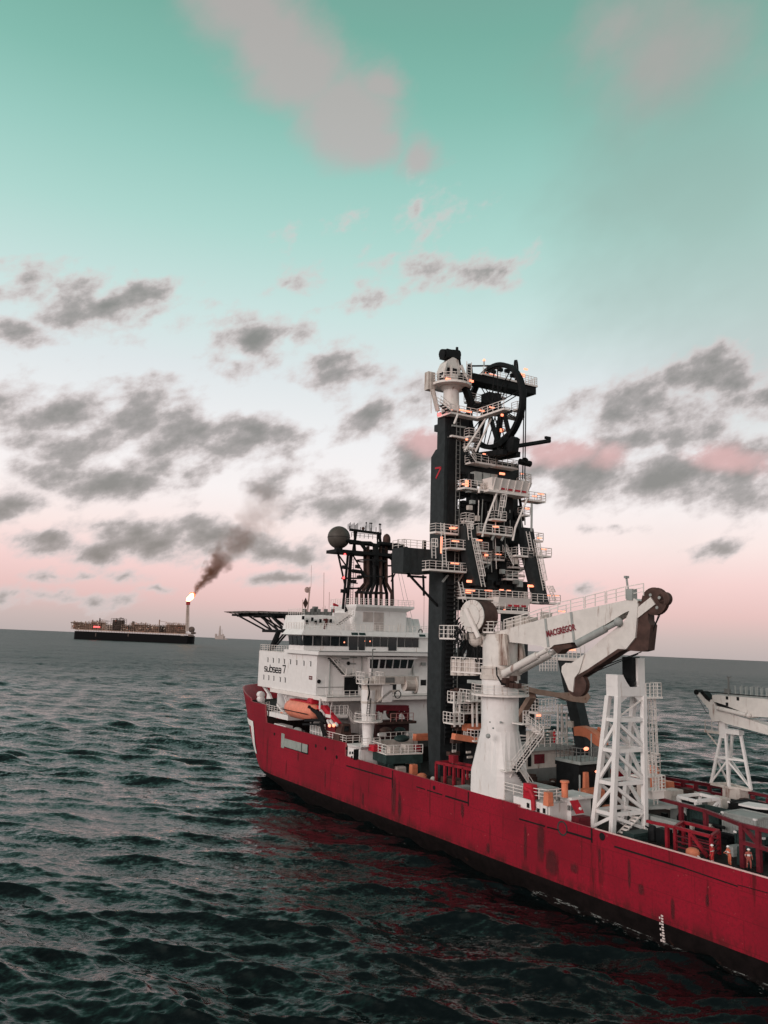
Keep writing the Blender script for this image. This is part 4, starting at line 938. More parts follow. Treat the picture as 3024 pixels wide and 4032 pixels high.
for (u, v, R_) in ((1120, 185, 1.7), (690, 200, 1.3)):
    s_ = T(1, u, v, 56); mb = MB(); mb.hoop(s_, (1,.9,0), R_, .4, .25, 28)
    for k in range(6): a = math.pi*k/6; d = Vector((-.67*math.cos(a), .74*math.cos(a), math.sin(a)))*(R_-.2); mb.beam(Vector(s_)-d, Vector(s_)+d, .18)
    mb.build('sheave', BK, tower)
p, q_ = T(1, 680, 145, 56), T(1, 1090, 140, 56); mb = MB(); mb.beam(p, q_, .22); mb.build('top_rail', BK, tower)
p, q_ = T(1, 820, 150, 55), T(1, 820, 90, 55); mb = MB(); mb.tube(p, q_, .1, 6); mb.build('top_mast', GG, tower)
mb = MB(); mb.ball(q_, .2, 8, 6); mb.build('mast_lamp', LAMP, tower)
p = T(1, 438, 585, 53.5); mb = MB(); mb.ball((54.5, p[1], p[2]), .28, 8, 6); mb.build('red_beacon', BEAC, tower)
# hoist wires down the starboard side
for u0, u1 in ((1195, 1180), (1213, 1200)):
    mb = MB(); mb.tube(T(1, u0, 335, 52), T(1, u1, 1200, 52), .09, 6); mb.build('hoist_wire', BK, tower)
mb = MB(); mb.tube(T(1, 1265, 1430, 51.4), T(2, 1310, 220, 51.4), .17, 7); mb.build('riser_pipe', GG, tower)
mb = MB(); mb.tube(T(1, 1200, 1540, 52.4), T(2, 1250, 160, 52.4), .1, 6); mb.build('riser_pipe', GG, tower)
p = T(1, 1200, 1045, 52.2); mb = MB(); mb.tube((52.2, p[1]+1.0, p[2]), (52.2, p[1]-1.1, p[2]-.1), .5, 10); mb.ball((52.2, p[1], p[2]+.2), .6, 10, 6); mb.build('hook_block', BK, tower)
# small dark fittings and brackets beneath the platforms
for (i, u, v, w, h_, x_) in ((2, 940, 300, 960, 250, 52), (2, 1030, 305, 1050, 260, 52), (2, 480, 690, 530, 625, 54.7), (2, 620, 690, 680, 600, 54.7), (1, 520, 700, 650, 720, 54.5), (2, 1070, 650, 1240, 570, 54.2), (2, 870, 555, 930, 520, 54)):
    mb = MB(); mb.beam(T(i, u, v, x_), T(i, w, h_, x_), .25); mb.build('bracket', GG, tower)
for (i, u, v, w, h_) in ((2, 730, 685, .8, .35), (2, 1300, 728, .9, .35), (2, 575, 190, 1.0, .2), (1, 990, 1150, .9, .3), (1, 985, 745, .5, .5), (1, 1000, 605, .8, .35), (2, 1590, 965, 1.4, .2), (2, 970, 175, .8, .15), (2, 890, 440, .5, .25), (1, 660, 1240, .5, .9), (1, 660, 830, .25, .25)):
    p = T(i, u, v, 52.8); mb = MB(); mb.box(52.7, 52.95, p[1]-w/2, p[1]+w/2, p[2]-h_/2, p[2]+h_/2); mb.build('floodlight', LAMP, tower)
mb = MB()
for k in range(26):
    y_, z_ = random.uniform(-6, 5), random.uniform(33.6, 42); mb.box(54.5, 55.3, y_-random.uniform(.2,.6), y_+random.uniform(.2,.6), z_-.25, z_+random.uniform(.2,.8))
mb.build('pipework', BK, tower)
# ---- white pedestal winch head at the top of the port column
ty = 6.6
mb = MB(); mb.lathe((55.6, ty, 61.0), (0,0,1), [(1.5,0),(1.25,1.2),(1.2,3.4),(1.9,4.0)], 20); ped = mb.build('winch_pedestal', WC, tower, smooth=True)
mb = MB(); mb.lathe((55.6, ty, 65.0), (0,0,1), [(3.1,0),(3.1,.35)], 24); hp_ = mb.build('platform', WR, tower)
mb = MB()
ring = [(55.6+3.0*math.cos(2*math.pi*k/14), ty+3.0*math.sin(2*math.pi*k/14), 65.35) for k in range(14)]; mb.rail(ring, 1.2, 3, 2, .045, closed=True); mb.build('railing', WR, tower, hp_)
mb = MB()
mb.prism([(56.6, ty+1.9, 65.4), (56.6, ty+2.1, 67.2), (56.6, ty+1.5, 68.6), (56.6, ty+.5, 69.5), (56.6, ty-.5, 69.2), (56.6, ty-1.0, 67.6), (56.6, ty-.8, 65.4)], (-2.0, 0, 0))
mb.box(54.1, 54.58, ty-.1, ty+1.1, 65.4, 67.9); mb.beam((54.5, ty+1.8, 68.2), (54.2, ty+2.6, 65.6), .4); mb.beam((54.4, ty-.9, 68.4), (54.2, ty-2.2, 65.6), .35)
mb.build('winch_house', WC, tower)
mb = MB(); mb.box(54.52, 54.62, ty+1.1, ty+1.8, 66.6, 67.6); mb.box(54.05, 54.12, ty+.1, ty+.9, 66.7, 67.5); mb.box(54.3, 55.5, ty-1.6, ty-.9, 65.4, 67.2); mb.box(54.2, 55, ty+2.0, ty+2.7, 65.4, 66.6); mb.box(53.6, 54.2, ty-.9, ty-.3, 65.4, 66.5); mb.build('gear_and_recess_shade', BK, tower)  # thin black panels paint recess shade onto the house; the other boxes are gear
mb = MB(); mb.box(54.6, 56.6, ty-1.0, ty+1.6, 69.4, 70.6); mb.tube((55.6, ty+1.9, 69.9), (55.6, ty-1.2, 70.4), .8, 12); mb.beam((55.6, ty-.9, 70.4), (55.6, ty-1.4, 68.0), .7); mb.box(55.4, 55.7, ty-1.1, ty-.8, 70.4, 71.6); mb.build('winch', BK, tower)
mb = MB(); mb.ladder((54.6, ty-2.6, 65.4), (54.6, ty-2.6, 69.3), .9, (0,1,0), .4, .05); mb.build('ladder', WR, tower)
mb = MB(); mb.box(56.2, 57.2, ty+2.6, ty+3.9, 64.2, 67.0); mb.tube((56, ty+3.6, 66.9), (56, ty+3.4, 60.5), .06, 5); mb.tube((56, ty+3.2, 64.2), (56, ty+2.2, 61), .35, 6); mb.build('service_gear', WN, tower)
for (u, v) in ((485, 268), (700, 285)): p = T(1, u, v, 53.6); mb = MB(); mb.box(53.5, 53.7, p[1]-.4, p[1]+.4, p[2]-.15, p[2]+.15); mb.build('floodlight', LAMP, tower, hp_)

# ------------------------------------------------------------------ exhaust mast behind the wheelhouse
mast = thing('exhaust_mast', 'black lattice mast of bundled exhaust pipes with large dark radar dome on its left', 'exhaust mast', (91.5, -.5, 32.6))
def E_(a, c, x=91): return S(3, a, c, x=x)
mb = MB(); mb.box(89.5, 93.5, -8.1, 7.4, 42.0, 42.6); mp = mb.build('mast_platform', BK, mast)
mb = MB(); mb.box(89.6, 93.4, -8.3, -4.6, 43.6, 44.2); mb.beam((91, -8, 44), (91, 3, 44.2), .6); mb.build('upper_walkway', BK, mast)
for (a, c, a2, c2, w) in ((975, 335, 938, 790, .55), (950, 335, 910, 765, .4), (1300, 320, 1312, 735, .35), (870, 320, 915, 520, .3)):
    mb = MB(); mb.tube(E_(a, c), E_(a2, c2), w*.62, 7); mb.build('mast_leg', BK, mast)
for (a, c, a2, c2) in ((870, 325, 950, 440), (1355, 330, 1355, 420), (1355, 420, 1295, 545), (1355, 420, 1270, 350), (990, 335, 1075, 480), (1300, 340, 1360, 440), (915, 520, 940, 640), (975, 460, 1060, 460), (940, 600, 1040, 600), (900, 520, 1060, 520), (1250, 420, 1310, 420), (1230, 520, 1300, 500), (1010, 300, 1000, 140), (1185, 260, 1190, 150)):
    mb = MB(); mb.tube(E_(a, c), E_(a2, c2), .16, 6); mb.build('mast_brace', BK, mast)
# exhaust pipes: bundled high up, splaying to the deckhouse below
random.seed(3)
tops = [(1085, 91.6), (1110, 90.4), (1135, 91.8), (1160, 90.2), (1185, 91.4), (1210, 90.3), (1235, 91.8), (1255, 90.8)]
bots = [1020, 1060, 1095, 1130, 1175, 1215, 1260, 1300]
for (a, xx), bb in zip(tops, bots):
    p, q_, r_, s_ = S(3, a, 265 if xx < 91 else 290, x=xx), S(3, a+2, 560, x=xx), S(3, bb, 640, x=xx), S(3, bb, 735, x=xx)
    mb = MB(); mb.path([p, q_, r_, (s_[0], s_[1], 32.6)], .32, 9); mb.build('exhaust_pipe', BR if bb in (1060, 1215, 1300, 1020) else BK, mast, smooth=True)
for (pts) in ([(965, 235), (1130, 240), (1165, 265), (1170, 420)], [(1395, 262), (1200, 240), (1180, 265), (1182, 420)], [(900, 215), (1050, 235), (1090, 290)], [(985, 460), (1060, 470), (1085, 510)]):
    mb = MB(); mb.path([S(3, a, c, x=89.9) for a, c in pts], .36, 9); mb.build('exhaust_elbow', BK, mast, smooth=True)
mb = MB(); a_, b_ = E_(965, 140), E_(1215, 158); mb.beam((91, a_[1], 46.6), (91, b_[1], 46.4), .45)
for k in range(7): yy = a_[1]-k*(a_[1]-b_[1])/6; mb.beam((91, yy, 46.6), (91, yy, 47.6 if k % 2 else 47.3), .09)
mb.beam((91, a_[1]-1.4, 46.4), (91, a_[1]-.9, 42.6), .4); mb.beam((91, b_[1]+.4, 46.4), (91, b_[1]-.3, 42.6), .4); mb.rail([(91, a_[1]-.4, 45.2), (91, b_[1], 45.2)], .9, 2, 1); mb.build('aerial_gantry', BK, mast)
mb = MB()
for k in range(9): yy = a_[1]+.35-k*.26; mb.beam((91, yy, 46.6), (91, yy+.04, 47.6+.2*(k % 3)), .09)
for k in (1095, 1125, 1138, 1200, 1210): p = E_(k, 150); mb.tube((91, p[1], 46.6), (91, p[1], 48.4), .07, 5); mb.ball((91, p[1], 48.2), .16, 6, 4)
mb.build('whip_aerials', BK, mast)
p = S(3, 878, 204, x=91.5); mb = MB(); mb.ball((91.5, p[1], 45.0), 2.12, 26, 16); dome = mb.build('radar_dome', mat('dome brown grey', (.075, .066, .058), .55, vary=.12), mast, smooth=True)
mb = MB(); mb.tube((91.5, p[1], 42.6), (91.5, p[1], 43.2), .8, 12); mb.hoop((91.5, p[1], 45.0), (0,0,1), 2.15, .08, .05, 40); mb.build('dome_base', BK, mast, dome)
p = S(3, 1260, 200, x=90.5); mb = MB(); mb.lathe((90.5, p[1], 44.2), (0,0,1), [(.72,0),(.75,1.1),(.7,1.6),(.45,2.05),(.1,2.25)], 18); mb.build('small_dome', BR, mast, smooth=True)
p = S(3, 1072, 140, x=90.5); mb = MB(); mb.ball((90.5, p[1], 47.0), .32, 10, 8); mb.build('small_dome', BR, mast, smooth=True)
mb = MB(); mb.rail([(90, -6.2, 44.2), (90, -8.2, 44.2)], 1.3, 3, .8); mb.rail([(90, -1, 42.6), (90, -8, 42.6)], 1.0, 3, 1); mb.rail([(89.6, 3.2, 37.4), (89.6, 1.6, 37.4)], 1, 3, .8); mb.rail([(89.6, 2.6, 34.8), (89.6, 1.2, 34.8)], 1, 3, .8); mb.build('mast_railing', BK, mast)
mb = MB(); mb.ladder(E_(978, 760, 90.4), E_(990, 330, 90.4), .5, (0,1,0), .5, .04); mb.build('ladder', BK, mast)
for (a, c) in ((1030, 425), (1000, 545), (915, 620), (925, 430)): p = E_(a, c, 90.2); mb = MB(); mb.box(90, 90.6, p[1]-.4, p[1]+.4, p[2]-.35, p[2]+.3); mb.beam((90.3, p[1], p[2]-.3), (90.3, p[1]-.8, p[2]-.3), .2); mb.build('searchlight', BK, mast)
for (a, c) in ((927, 330), (917, 516)): p = E_(a, c, 90.2); mb = MB(); mb.ball((90.2, p[1], p[2]), .2, 8, 6); mb.build('red_beacon', BEAC, mast)
for k in range(3): mb = MB(); mb.hoop((91, -.9, 35+k*3), (0,0,1), 2.9-.3*(k == 1), .25, .2, 24); mb.build('pipe_band', BK, mast)
for (a, c, a2, c2) in ((1365, 430, 1480, 920), (1340, 420, 1440, 920)):
    mb = MB(); mb.tube(E_(a, c, 90), S(3, a2, c2, x=88), .035, 4); mb.build('stay_wire', GG, mast)
# ------------------------------------------------------------------ the big white knuckle-boom crane on the port side
PHI = rad(10); CU = Vector((-math.cos(PHI), -math.sin(PHI), 0)); CN = Vector((-math.sin(PHI), math.cos(PHI), 0))   # boom heading, and the side facing port
CA = Vector((36.2, 12.75, 0))
crane = thing('knuckle_crane', 'large white rust-streaked knuckle-boom crane with red lettering on its boom, beside the dark tower', 'crane', (36.2, 12.75, DECKZ))
def K(i, a, c, off=.9): return S(i, a, c, n=tuple(CN), c=CN.dot(CA)+off)
mb = MB(); rings = []
def sq(u, z, x0=33.3, x1=39.8, y0=10.2, y1=14.93):
    pts = []
    for k in range(24):
        t_ = 2*math.pi*(k+.5)/24; cx_, sx_ = math.cos(t_), math.sin(t_); m = max(abs(cx_), abs(sx_))
        qx, qy = cx_/m, sx_/m; ch = min(1, 1.93/(abs(qx)+abs(qy))) if u < .5 else 1; qx *= ch; qy *= ch
        a_ = ((x0+x1)/2+qx*(x1-x0)/2, (y0+y1)/2+qy*(y1-y0)/2); b_ = (36.2+2.25*cx_, 12.75+2.25*sx_)
        pts.append((a_[0]*(1-u)+b_[0]*u, a_[1]*(1-u)+b_[1]*u, z))
    return pts
for u, z in ((0, 7.2), (0.06, 11.2), (.97, 16.2)): rings += [sq(u, z)]
vs = [p for r_ in rings for p in r_]; fs = []
for j in range(len(rings)-1):
    for k in range(24): fs.append((j*24+k, j*24+(k+1)%24, (j+1)*24+(k+1)%24, (j+1)*24+k))
mb.add(vs, fs+[tuple(range(len(vs)-24, len(vs)))]); mb.build('pedestal_foot', W_, crane); mb = MB(); mb.lathe((36.2, 12.75, 16.0), (0,0,1), [(2.25,0),(2.25,6.2)], 40); mb.build('pedestal', W_, crane, smooth=True)
mb = MB(); mb.lathe((36.2, 12.75, 20.3), (0,0,1), [(3.5,0),(3.5,.22)], 24); rp = mb.build('ring_platform', WR, crane)
mb = MB(); mb.rail([(36.2+3.4*math.cos(2*math.pi*k/14), 12.75+3.4*math.sin(2*math.pi*k/14), 20.5) for k in range(14)], 1.15, 3, 2, .045, closed=True); mb.build('railing', WR, crane, rp)
mb = MB(); mb.lathe((36.2, 12.75, 22.2), (0,0,1), [(2.3,0),(2.45,.05),(2.45,.5),(2.3,.55),(2.3,1.3),(2.4,1.35),(2.4,1.6)], 28); mb.build('slew_ring', WN, crane, smooth=True)
head_top = K(5, 470, 430)[2]
mb = MB(); mb.lathe((36.2, 12.75, 23.8), (0,0,1), [(2.15,0),(2.15,head_top-24.4),(1.6,head_top-23.4)], 24); mb.build('crane_post', WC, crane, smooth=True)
mb = MB(); ax = Vector((36.2, 12.75, 0))+CU*1.2
for s_ in (-1.5, 1.5):
    c0 = ax+CN*s_; mb.hexa([c0+CN*-.25+CU*-.3+Vector((0,0,24)), c0+CN*-.25+CU*1.5+Vector((0,0,24)), c0+CN*.25+CU*1.5+Vector((0,0,24)), c0+CN*.25+CU*-.3+Vector((0,0,24))],
                           [c0+CN*-.25+CU*-.5+Vector((0,0,head_top+.3)), c0+CN*-.25+CU*.9+Vector((0,0,head_top+.3)), c0+CN*.25+CU*.9+Vector((0,0,head_top+.3)), c0+CN*.25+CU*-.5+Vector((0,0,head_top+.3))])
mb.build('cheek_plate', mat('heavily rusted white', (.58,.52,.47), .6, dirt=(.13,.05,.028), dirt_amt=.62, dirt_scale=.3, streak=True), crane)
def flat(pts, off, th, name, m, parent=None, i=5):
    mb = MB(); mb.prism([K(i, a, c, off) for a, c in pts], -CN*th); return mb.build(name, m, crane, parent)
boom = flat([(482,425),(500,402),(552,392),(800,322),(1000,272),(1392,190),(1415,203),(1412,238),(1385,258),(1330,282),(1180,375),(1030,462),(1000,470),(880,487),(850,512),(830,515),(800,495),(645,474),(500,462)], .9, 1.8, 'boom', WC)
mb = MB()
for a in (825, 990): p, q_ = K(5, a, 318 if a < 900 else 276, .93), K(5, a+20, 500 if a < 900 else 470, .93); mb.beam(p, q_, .3, .1, up=tuple(CN))
mb.build('boom_seam', GG, crane, boom)
o_, e_, h_ = Vector(K(5, 836, 438, 1.0)), Vector(K(5, 1022, 392, 1.0)), Vector(K(5, 833, 392, 1.0))
ux = (e_-o_); w_ = ux.length; ux.normalize(); uy = Vector((0,0,1)); uy = (uy-ux*uy.dot(ux)).normalized()
lm = text_mesh('MACGREGOR', o_, ux, uy, (h_-o_).length*.92, w_, .03, bold=.035)
if (ux.cross(uy)).dot(CN) < 0: lm.v = [tuple(Vector(v)+CN*.06) for v in lm.v]
lm.build('lettering', mat('letter red', (.18,.02,.03), .5), crane, boom)
# jib folded under the boom
jib = flat([(1385,330),(1398,425),(1345,510),(1300,528),(1100,655),(1015,705),(985,700),(975,660),(1060,560),(1180,455),(1290,370)], .8, 1.5, 'jib', WC)
flat([(1342,515),(1300,530),(1100,660),(1018,712),(1012,690),(1100,640),(1290,512)], .86, 1.62, 'jib_underside', BR)
flat([(1392,200),(1418,225),(1400,440),(1340,515),(1290,470),(1300,380),(1345,310)], .98, .3, 'knuckle_plate', WC)
flat([(1392,200),(1418,225),(1400,440),(1340,515),(1290,470),(1300,380),(1345,310)], -.75, .3, 'knuckle_plate', WC)
mb = MB(); u = [K(5, a, c, .7) for a, c in ((1422,205),(1480,225),(1482,330),(1500,360),(1482,520),(1440,530),(1345,522),(1400,430))]; mb.prism(u, -CN*1.3); mb.build('knuckle_end', BR, crane)
mb = MB(); mb.beam(K(5, 1405, 300, .5), K(5, 1525, 205, .5), .75, .9); mb.build('head_link', WC, crane)
for (a, c, R_) in ((1530, 208, 1.45), (1590, 192, .72)):
    mb = MB(); p = Vector(K(5, a, c, .35)); mb.lathe(p-CN*.35, CN, [(R_*.8,0),(R_,.05),(R_*.9,.35),(R_,.65),(R_*.8,.7)], 24); sh = mb.build('sheave', BR, crane)
    if R_ > 1:
        mb = MB()
        for k in range(4): a_ = math.pi/2*k+.5; q_ = p+CN*.37+CU*(.75*math.cos(a_))+Vector((0,0,.75*math.sin(a_))); mb.lathe(q_-CN*.02, CN, [(.17,0),(.17,.03)], 8)
        mb.build('sheave_hole', GG, crane, sh)
# jib tip
flat([(930,625),(955,602),(990,605),(1075,545),(1040,660),(1010,700),(1000,790),(975,775),(945,700),(928,660)], 1.0, 1.9, 'jib_tip', WC)
p = Vector(K(5, 1035, 742, .4)); mb = MB(); mb.lathe(p-CN*.4, CN, [(1.0,0),(1.3,.05),(1.15,.4),(1.3,.75),(1.0,.8)], 22); mb.build('sheave', BR, crane)
flat([(985,690),(1018,690),(1025,770),(1000,790),(980,770)], .6, .15, 'tip_link', WC)
for pts in ([(1600,205),(1482,465)], [(1562,260),(1490,470)], [(1440,532),(1060,672)], [(1420,545),(1070,690)], [(560,378),(1400,190)]):
    mb = MB(); mb.tube(K(5, *pts[0], .1), K(5, *pts[1], .1), .055, 5); mb.build('wire', BK, crane)
# hydraulic rams
for (a, c, a2, c2, off, r_) in ((565, 668, 835, 520, 1.35, .45), (655, 655, 920, 512, -1.2, .45)):
    p, q_ = Vector(K(5, a, c, off)), Vector(K(5, a2, c2, off)); mb = MB(); mb.tube(p, p.lerp(q_, .78), r_, 12); mb.tube(p.lerp(q_, .77), q_, r_*.6, 10); mb.ball(p, r_*1.15, 10, 8); mb.build('luffing_ram', WC, crane, smooth=True)
p, q_ = Vector(K(5, 1030, 478, 1.25)), Vector(K(5, 1292, 340, 1.25)); mb = MB(); mb.tube(p, p.lerp(q_, .7), .42, 12); mb.tube(p.lerp(q_, .7), q_, .3, 10); mb.ball(q_, .5, 10, 8); mb.build('jib_ram', GG, crane, smooth=True)
mb = MB(); mb.prism([K(5, a, c, .7) for a, c in ((860,500),(905,480),(985,475),(1000,500),(930,520),(905,545))], -CN*1.4); mb.build('ram_bracket', BR, crane)
# walkway on the boom with its rails, mast
mb = MB(); pts = [K(5, a, c, .8) for a, c in ((560,388),(720,345),(800,318),(905,292))]; mb.rail(pts, 1.15, 3, 1.4, .05)
mb.rail([tuple(Vector(p)-CN*1.6) for p in pts], 1.15, 2, 2, .045); mb.build('boom_railing', WR, crane, boom)
for s0, s1 in (((905,290),(1072,254)), ((1082,252),(1208,222)), ((1218,220),(1340,192)), ((1352,190),(1455,172))):
    mb = MB(); mb.rail([K(5, *s0, .8), K(5, *s1, .8)], 1.3, 3, 1.5, .05); mb.build('boom_railing', WR, crane, boom)
mb = MB(); p, q_ = K(5, 1362, 190, .3), K(5, 1345, 60, .3); mb.tube(p, q_, .12, 6); mb.box(q_[0]-.15, q_[0]+.15, q_[1]-.25, q_[1]+.25, q_[2], q_[2]+.25); b_ = K(5, 1378, 165, .6); mb.box(b_[0]-.4, b_[0]+.4, b_[1]-.4, b_[1]+.4, b_[2]-.6, b_[2]+.6); mb.build('boom_mast', GG, crane, boom)
mb = MB()
for k, (a, c) in enumerate(((665,325),(690,322),(735,330),(830,300),(610,350))): p = K(5, a, c, -.2); mb.box(p[0]-.5, p[0]+.5, p[1]-.5, p[1]+.5, p[2]-.9, p[2]+.4)
mb.build('boom_cabinet', WN, crane, boom)
# winch reel behind the head
rc = Vector(K(5, 355, 302, 2.6)); RR = (Vector(K(5, 355, 198, 2.6))-rc).length
mb = MB(); mb.lathe(rc-CN*.05, CN, [(RR,0),(RR,.12),(RR*.72,.14),(RR*.70,.3),(RR*.35,.32),(.3,.35)], 30); reel = mb.build('reel_flange', WC, crane, smooth=True)
mb = MB(); mb.lathe(rc-CN*2.6, CN, [(RR,0),(RR*.97,.1),(RR*.97,2.5)], 30); mb.build('reel_drum', BR, crane, reel, smooth=True)
mb = MB()
for k in range(12): a_ = 2*math.pi*k/12; d = CU*math.cos(a_)+Vector((0,0,math.sin(a_))); mb.beam(rc+CN*.12+d*RR*.74, rc+CN*.12+d*RR*.98, .1)
mb.beam(rc+CN*.5+Vector((0,0,.9))+CU*-.6, rc+CN*.5+CU*1.6+Vector((0,0,-2.6)), .3, .5); mb.build('reel_rib', WR, crane, reel)
mb = MB(); p = K(5, 340, 400, 1.5); mb.box(p[0]-1.6, p[0]+1.0, p[1]-2.6, p[1]+.5, p[2]-.9, p[2]-.2); mb.beam((p[0], p[1]-.8, p[2]-.4), (37.0, 13.2, 26.2), 1.3); mb.ball(K(5, 385, 460, 1.2), 1.0, 12, 8, (1,1,.8)); mb.build('reel_base', WN, crane)
random.seed(5)
mb = MB()
for k in range(16):
    p = Vector(K(5, random.uniform(255, 330), random.uniform(290, 390), random.uniform(1.8, 3))); pts = [p]
    for j in range(3): p = p+Vector((random.uniform(-.5,.5), random.uniform(-.5,.5), -random.uniform(.3,.9))); pts.append(p)
    mb.path(pts, .09, 5)
for k in range(10):
    p = Vector(K(5, random.uniform(270, 430), random.uniform(450, 480), 1.2)); pts = [p]
    for j in range(4): p = p+Vector((random.uniform(-.4,.4), random.uniform(-.3,.3), -random.uniform(.4,.9))); pts.append(p)
    mb.path(pts, .1, 5)
mb.build('hose_bundle', BK, crane)
def kplat(a0, a1, c, off, depth, h=1.2, name='platform'):
    p, q_ = Vector(K(5, a0, c, off)), Vector(K(5, a1, c, off)); z = p.z; q_.z = z; d = CN*depth
    mb = MB(); mb.prism([p, q_, q_-d, p-d], (0,0,-.2)); pf = mb.build(name, WR, crane)
    mb = MB(); mb.rail([p-d, p, q_, q_-d], h, 3, .8, .05); mb.build('railing', WR, crane, pf); return pf
kplat(146, 300, 440, 2.6, 2.2, 1.55); kplat(424, 494, 400, 2.0, 1.5, 1.2); kplat(222, 432, 652, 1.6, 2.2, 1.7)
mb = MB()
for k in range(4): p = K(5, 245+k*42, 610, 1.0); mb.tube((p[0], p[1], p[2]-1.4), (p[0], p[1], p[2]+.6), .55, 12)
mb.build('accumulator', WN, crane)
mb = MB(); p = K(5, 330, 720, 1.2); q_ = K(5, 600, 735, 1.2); mb.beam(p, (34.5, 12.9, p[2]), .4); mb.build('outrigger_pipe', GG, crane)
mb = MB(); mb.path([K(5, 512, 630, 2.3), K(5, 515, 680, 2.6), K(5, 545, 735, 2.6), K(5, 590, 750, 1.9)], .1, 6); mb.build('hose', BK, crane)
mb = MB()
for k in range(12): p = K(5, random.uniform(560, 650), random.uniform(700, 750), random.uniform(.5, 2.2)); mb.box(p[0]-.35, p[0]+.35, p[1]-.3, p[1]+.3, p[2]-.3, p[2]+.3)
mb.build('slew_motor', BR, crane)
# stairs round the foot
PX = 33.0
def F(a, c, x=PX): return S(6, a, c, x=x)
l0, l1 = F(770, 822), F(935, 850); zl = (l0[2]+l1[2])/2
b0 = F(1095, 1030)
mb = MB(); mb.box(PX-.55, PX+.7, l1[1], min(l0[1], 14.9), zl-.12, zl); st_ = mb.build('landing', WR, crane)
mb = MB(); mb.rail([(PX-.5, min(l0[1],14.9), zl), (PX-.5, l1[1]+.9, zl)], 1.1, 2, 1.1); mb.beam((PX, l1[1]+.5, zl-.1), (33.8, 13.6, zl-1.8), .12); mb.build('railing', WR, crane, st_)
flight((PX-.1, l1[1], zl), (PX-.1, b0[1], 8.9), crane)
u0, u1 = F(860, 745), F(1098, 500)
flight((PX-.9, u0[1], zl), (PX-.9, u1[1]-.3, u1[2]), crane)
u2 = F(1000, 395); mb = MB(); mb.stair((PX-.9, u1[1]-.3, u1[2]), (PX-.3, u2[1], u2[2]), .8, (1,0,0)); mb.build('stair', WR, crane)
u3 = F(945, 400); mb = MB(); mb.box(PX-1, PX+.8, u2[1], u3[1]+.2, u2[2]-.12, u2[2]); up_ = mb.build('landing', WR, crane); mb = MB(); mb.rail([(PX-.95, u3[1], u2[2]), (PX-.95, u2[1], u2[2])], 1.5, 4, .5); mb.build('railing', WR, crane, up_)
mb = MB()
for a, c, w in ((648,513,.28),(665,383,.1),(765,385,.14),(845,392,.12),(695,440,.12)): p = S(6, a, c, x=34.6); mb.ball((34.2, p[1], p[2]), w, 8, 6)
mb.build('pedestal_fitting', GG, crane)

# ------------------------------------------------------------------ two lattice boom rests
def lattice(name_root, base, top, zb, zt, levels, w, root, m=W_):
    """four corner legs, level frames and one diagonal per bay and face"""
    def at(k, z): u = (z-zb)/(zt-zb); return (base[k][0]*(1-u)+top[k][0]*u, base[k][1]*(1-u)+top[k][1]*u, z)
    for k in range(4): mb = MB(); mb.beam(at(k, zb), at(k, zt), w*1.25, w*1.25, up=(1,0,0)); mb.build('leg', m, root)
    for z in levels:
        mb = MB()
        for k in range(4): mb.beam(at(k, z), at((k+1) % 4, z), w*.8, w*.9)
        mb.build('level_frame', m, root)
    L = [zb]+list(levels)
    for z0, z1 in zip(L, L[1:]):
        for k in range(4):
            a, b_ = (k, (k+1) % 4) if k in (0, 1) else ((k+1) % 4, k)
            mb = MB(); mb.beam(at(b_, z0+.2) if k != 0 else at(a, z0+.2), at(a, z1-.2) if k != 0 else at(b_, z1-.2), w*.74, w*.78); mb.build('diagonal', m, root)
    return at
r1 = thing('boom_rest', 'tall bright white lattice tower with a black padded horn on top, by the port rail', 'boom rest', (21.8, 8.1, DECKZ))
# corners: fwd-port, aft-port, aft-starboard, fwd-starboard
B1 = [(23.3, 10.4), (20.6, 10.4), (20.0, 6.1), (23.3, 5.8)]; T1 = [(21.5, 9.75), (20.15, 9.75), (20.15, 5.75), (21.5, 5.75)]
lattice('rest', B1, T1, DECKZ, 21.3, (9.1, 12.2, 15.6, 18.8), .42, r1)
mb = MB(); mb.box(20.0, 21.65, 5.6, 9.9, 21.3, 22.3); mb.box(20.0, 21.65, 9.0, 9.9, 22.31, 23.6); mb.prism([(20.0, 9.0, 22.31), (20.0, 9.0, 23.5), (20.0, 8.4, 22.7), (20.0, 8.0, 22.31)], (1.65, 0, 0)); mb.box(20.02, 20.3, 5.6, 6.7, 22.31, 25.4); mb.box(20.3, 21.6, 5.62, 6.0, 22.31, 25.4); mb.build('saddle', W_, r1)
mb = MB(); mb.box(20.32, 21.7, 6.01, 7.3, 22.9, 25.5); mb.box(20.0, 21.65, 7.3, 7.7, 22.31, 23.0); mb.build('rest_pad', BK, r1)
mb = MB(); mb.prism([(20.1, 9.7, 21.3), (20.1, 9.7, 19.0), (20.1, 9.3, 20.6), (20.1, 8.2, 21.3)], (.2,0,0)); mb.prism([(20.1, 5.8, 21.3), (20.1, 5.8, 19.0), (20.1, 6.2, 20.6), (20.1, 7.3, 21.3)], (.2,0,0)); mb.build('gusset', W_, r1)
mb = MB(); mb.box(19.9, 21.6, 2.9, 5.55, 21.0, 21.2); rp1 = mb.build('side_platform', WR, r1)
mb = MB(); mb.rail([(20, 5.5, 21.2), (20, 3.0, 21.2), (21.5, 3.0, 21.2)], 1.5, 4, .6, .04); mb.beam((20.1, 9.7, 19.2), (20.1, 5.9, 21.0), .14); mb.build('railing', WR, r1, rp1)
mb = MB(); mb.ladder((20.3, 4.3, 14.2), (20.3, 4.6, 21.2), .6, (0,1,0), .4, .045, cage=(0,-1,0), cage_from=.6); mb.build('ladder', WR, r1)
mb = MB(); mb.ladder((20.6, 3.6, 9.6), (20.6, 3.9, 14.2), .6, (0,1,0), .4, .045); mb.build('ladder', WR, r1)
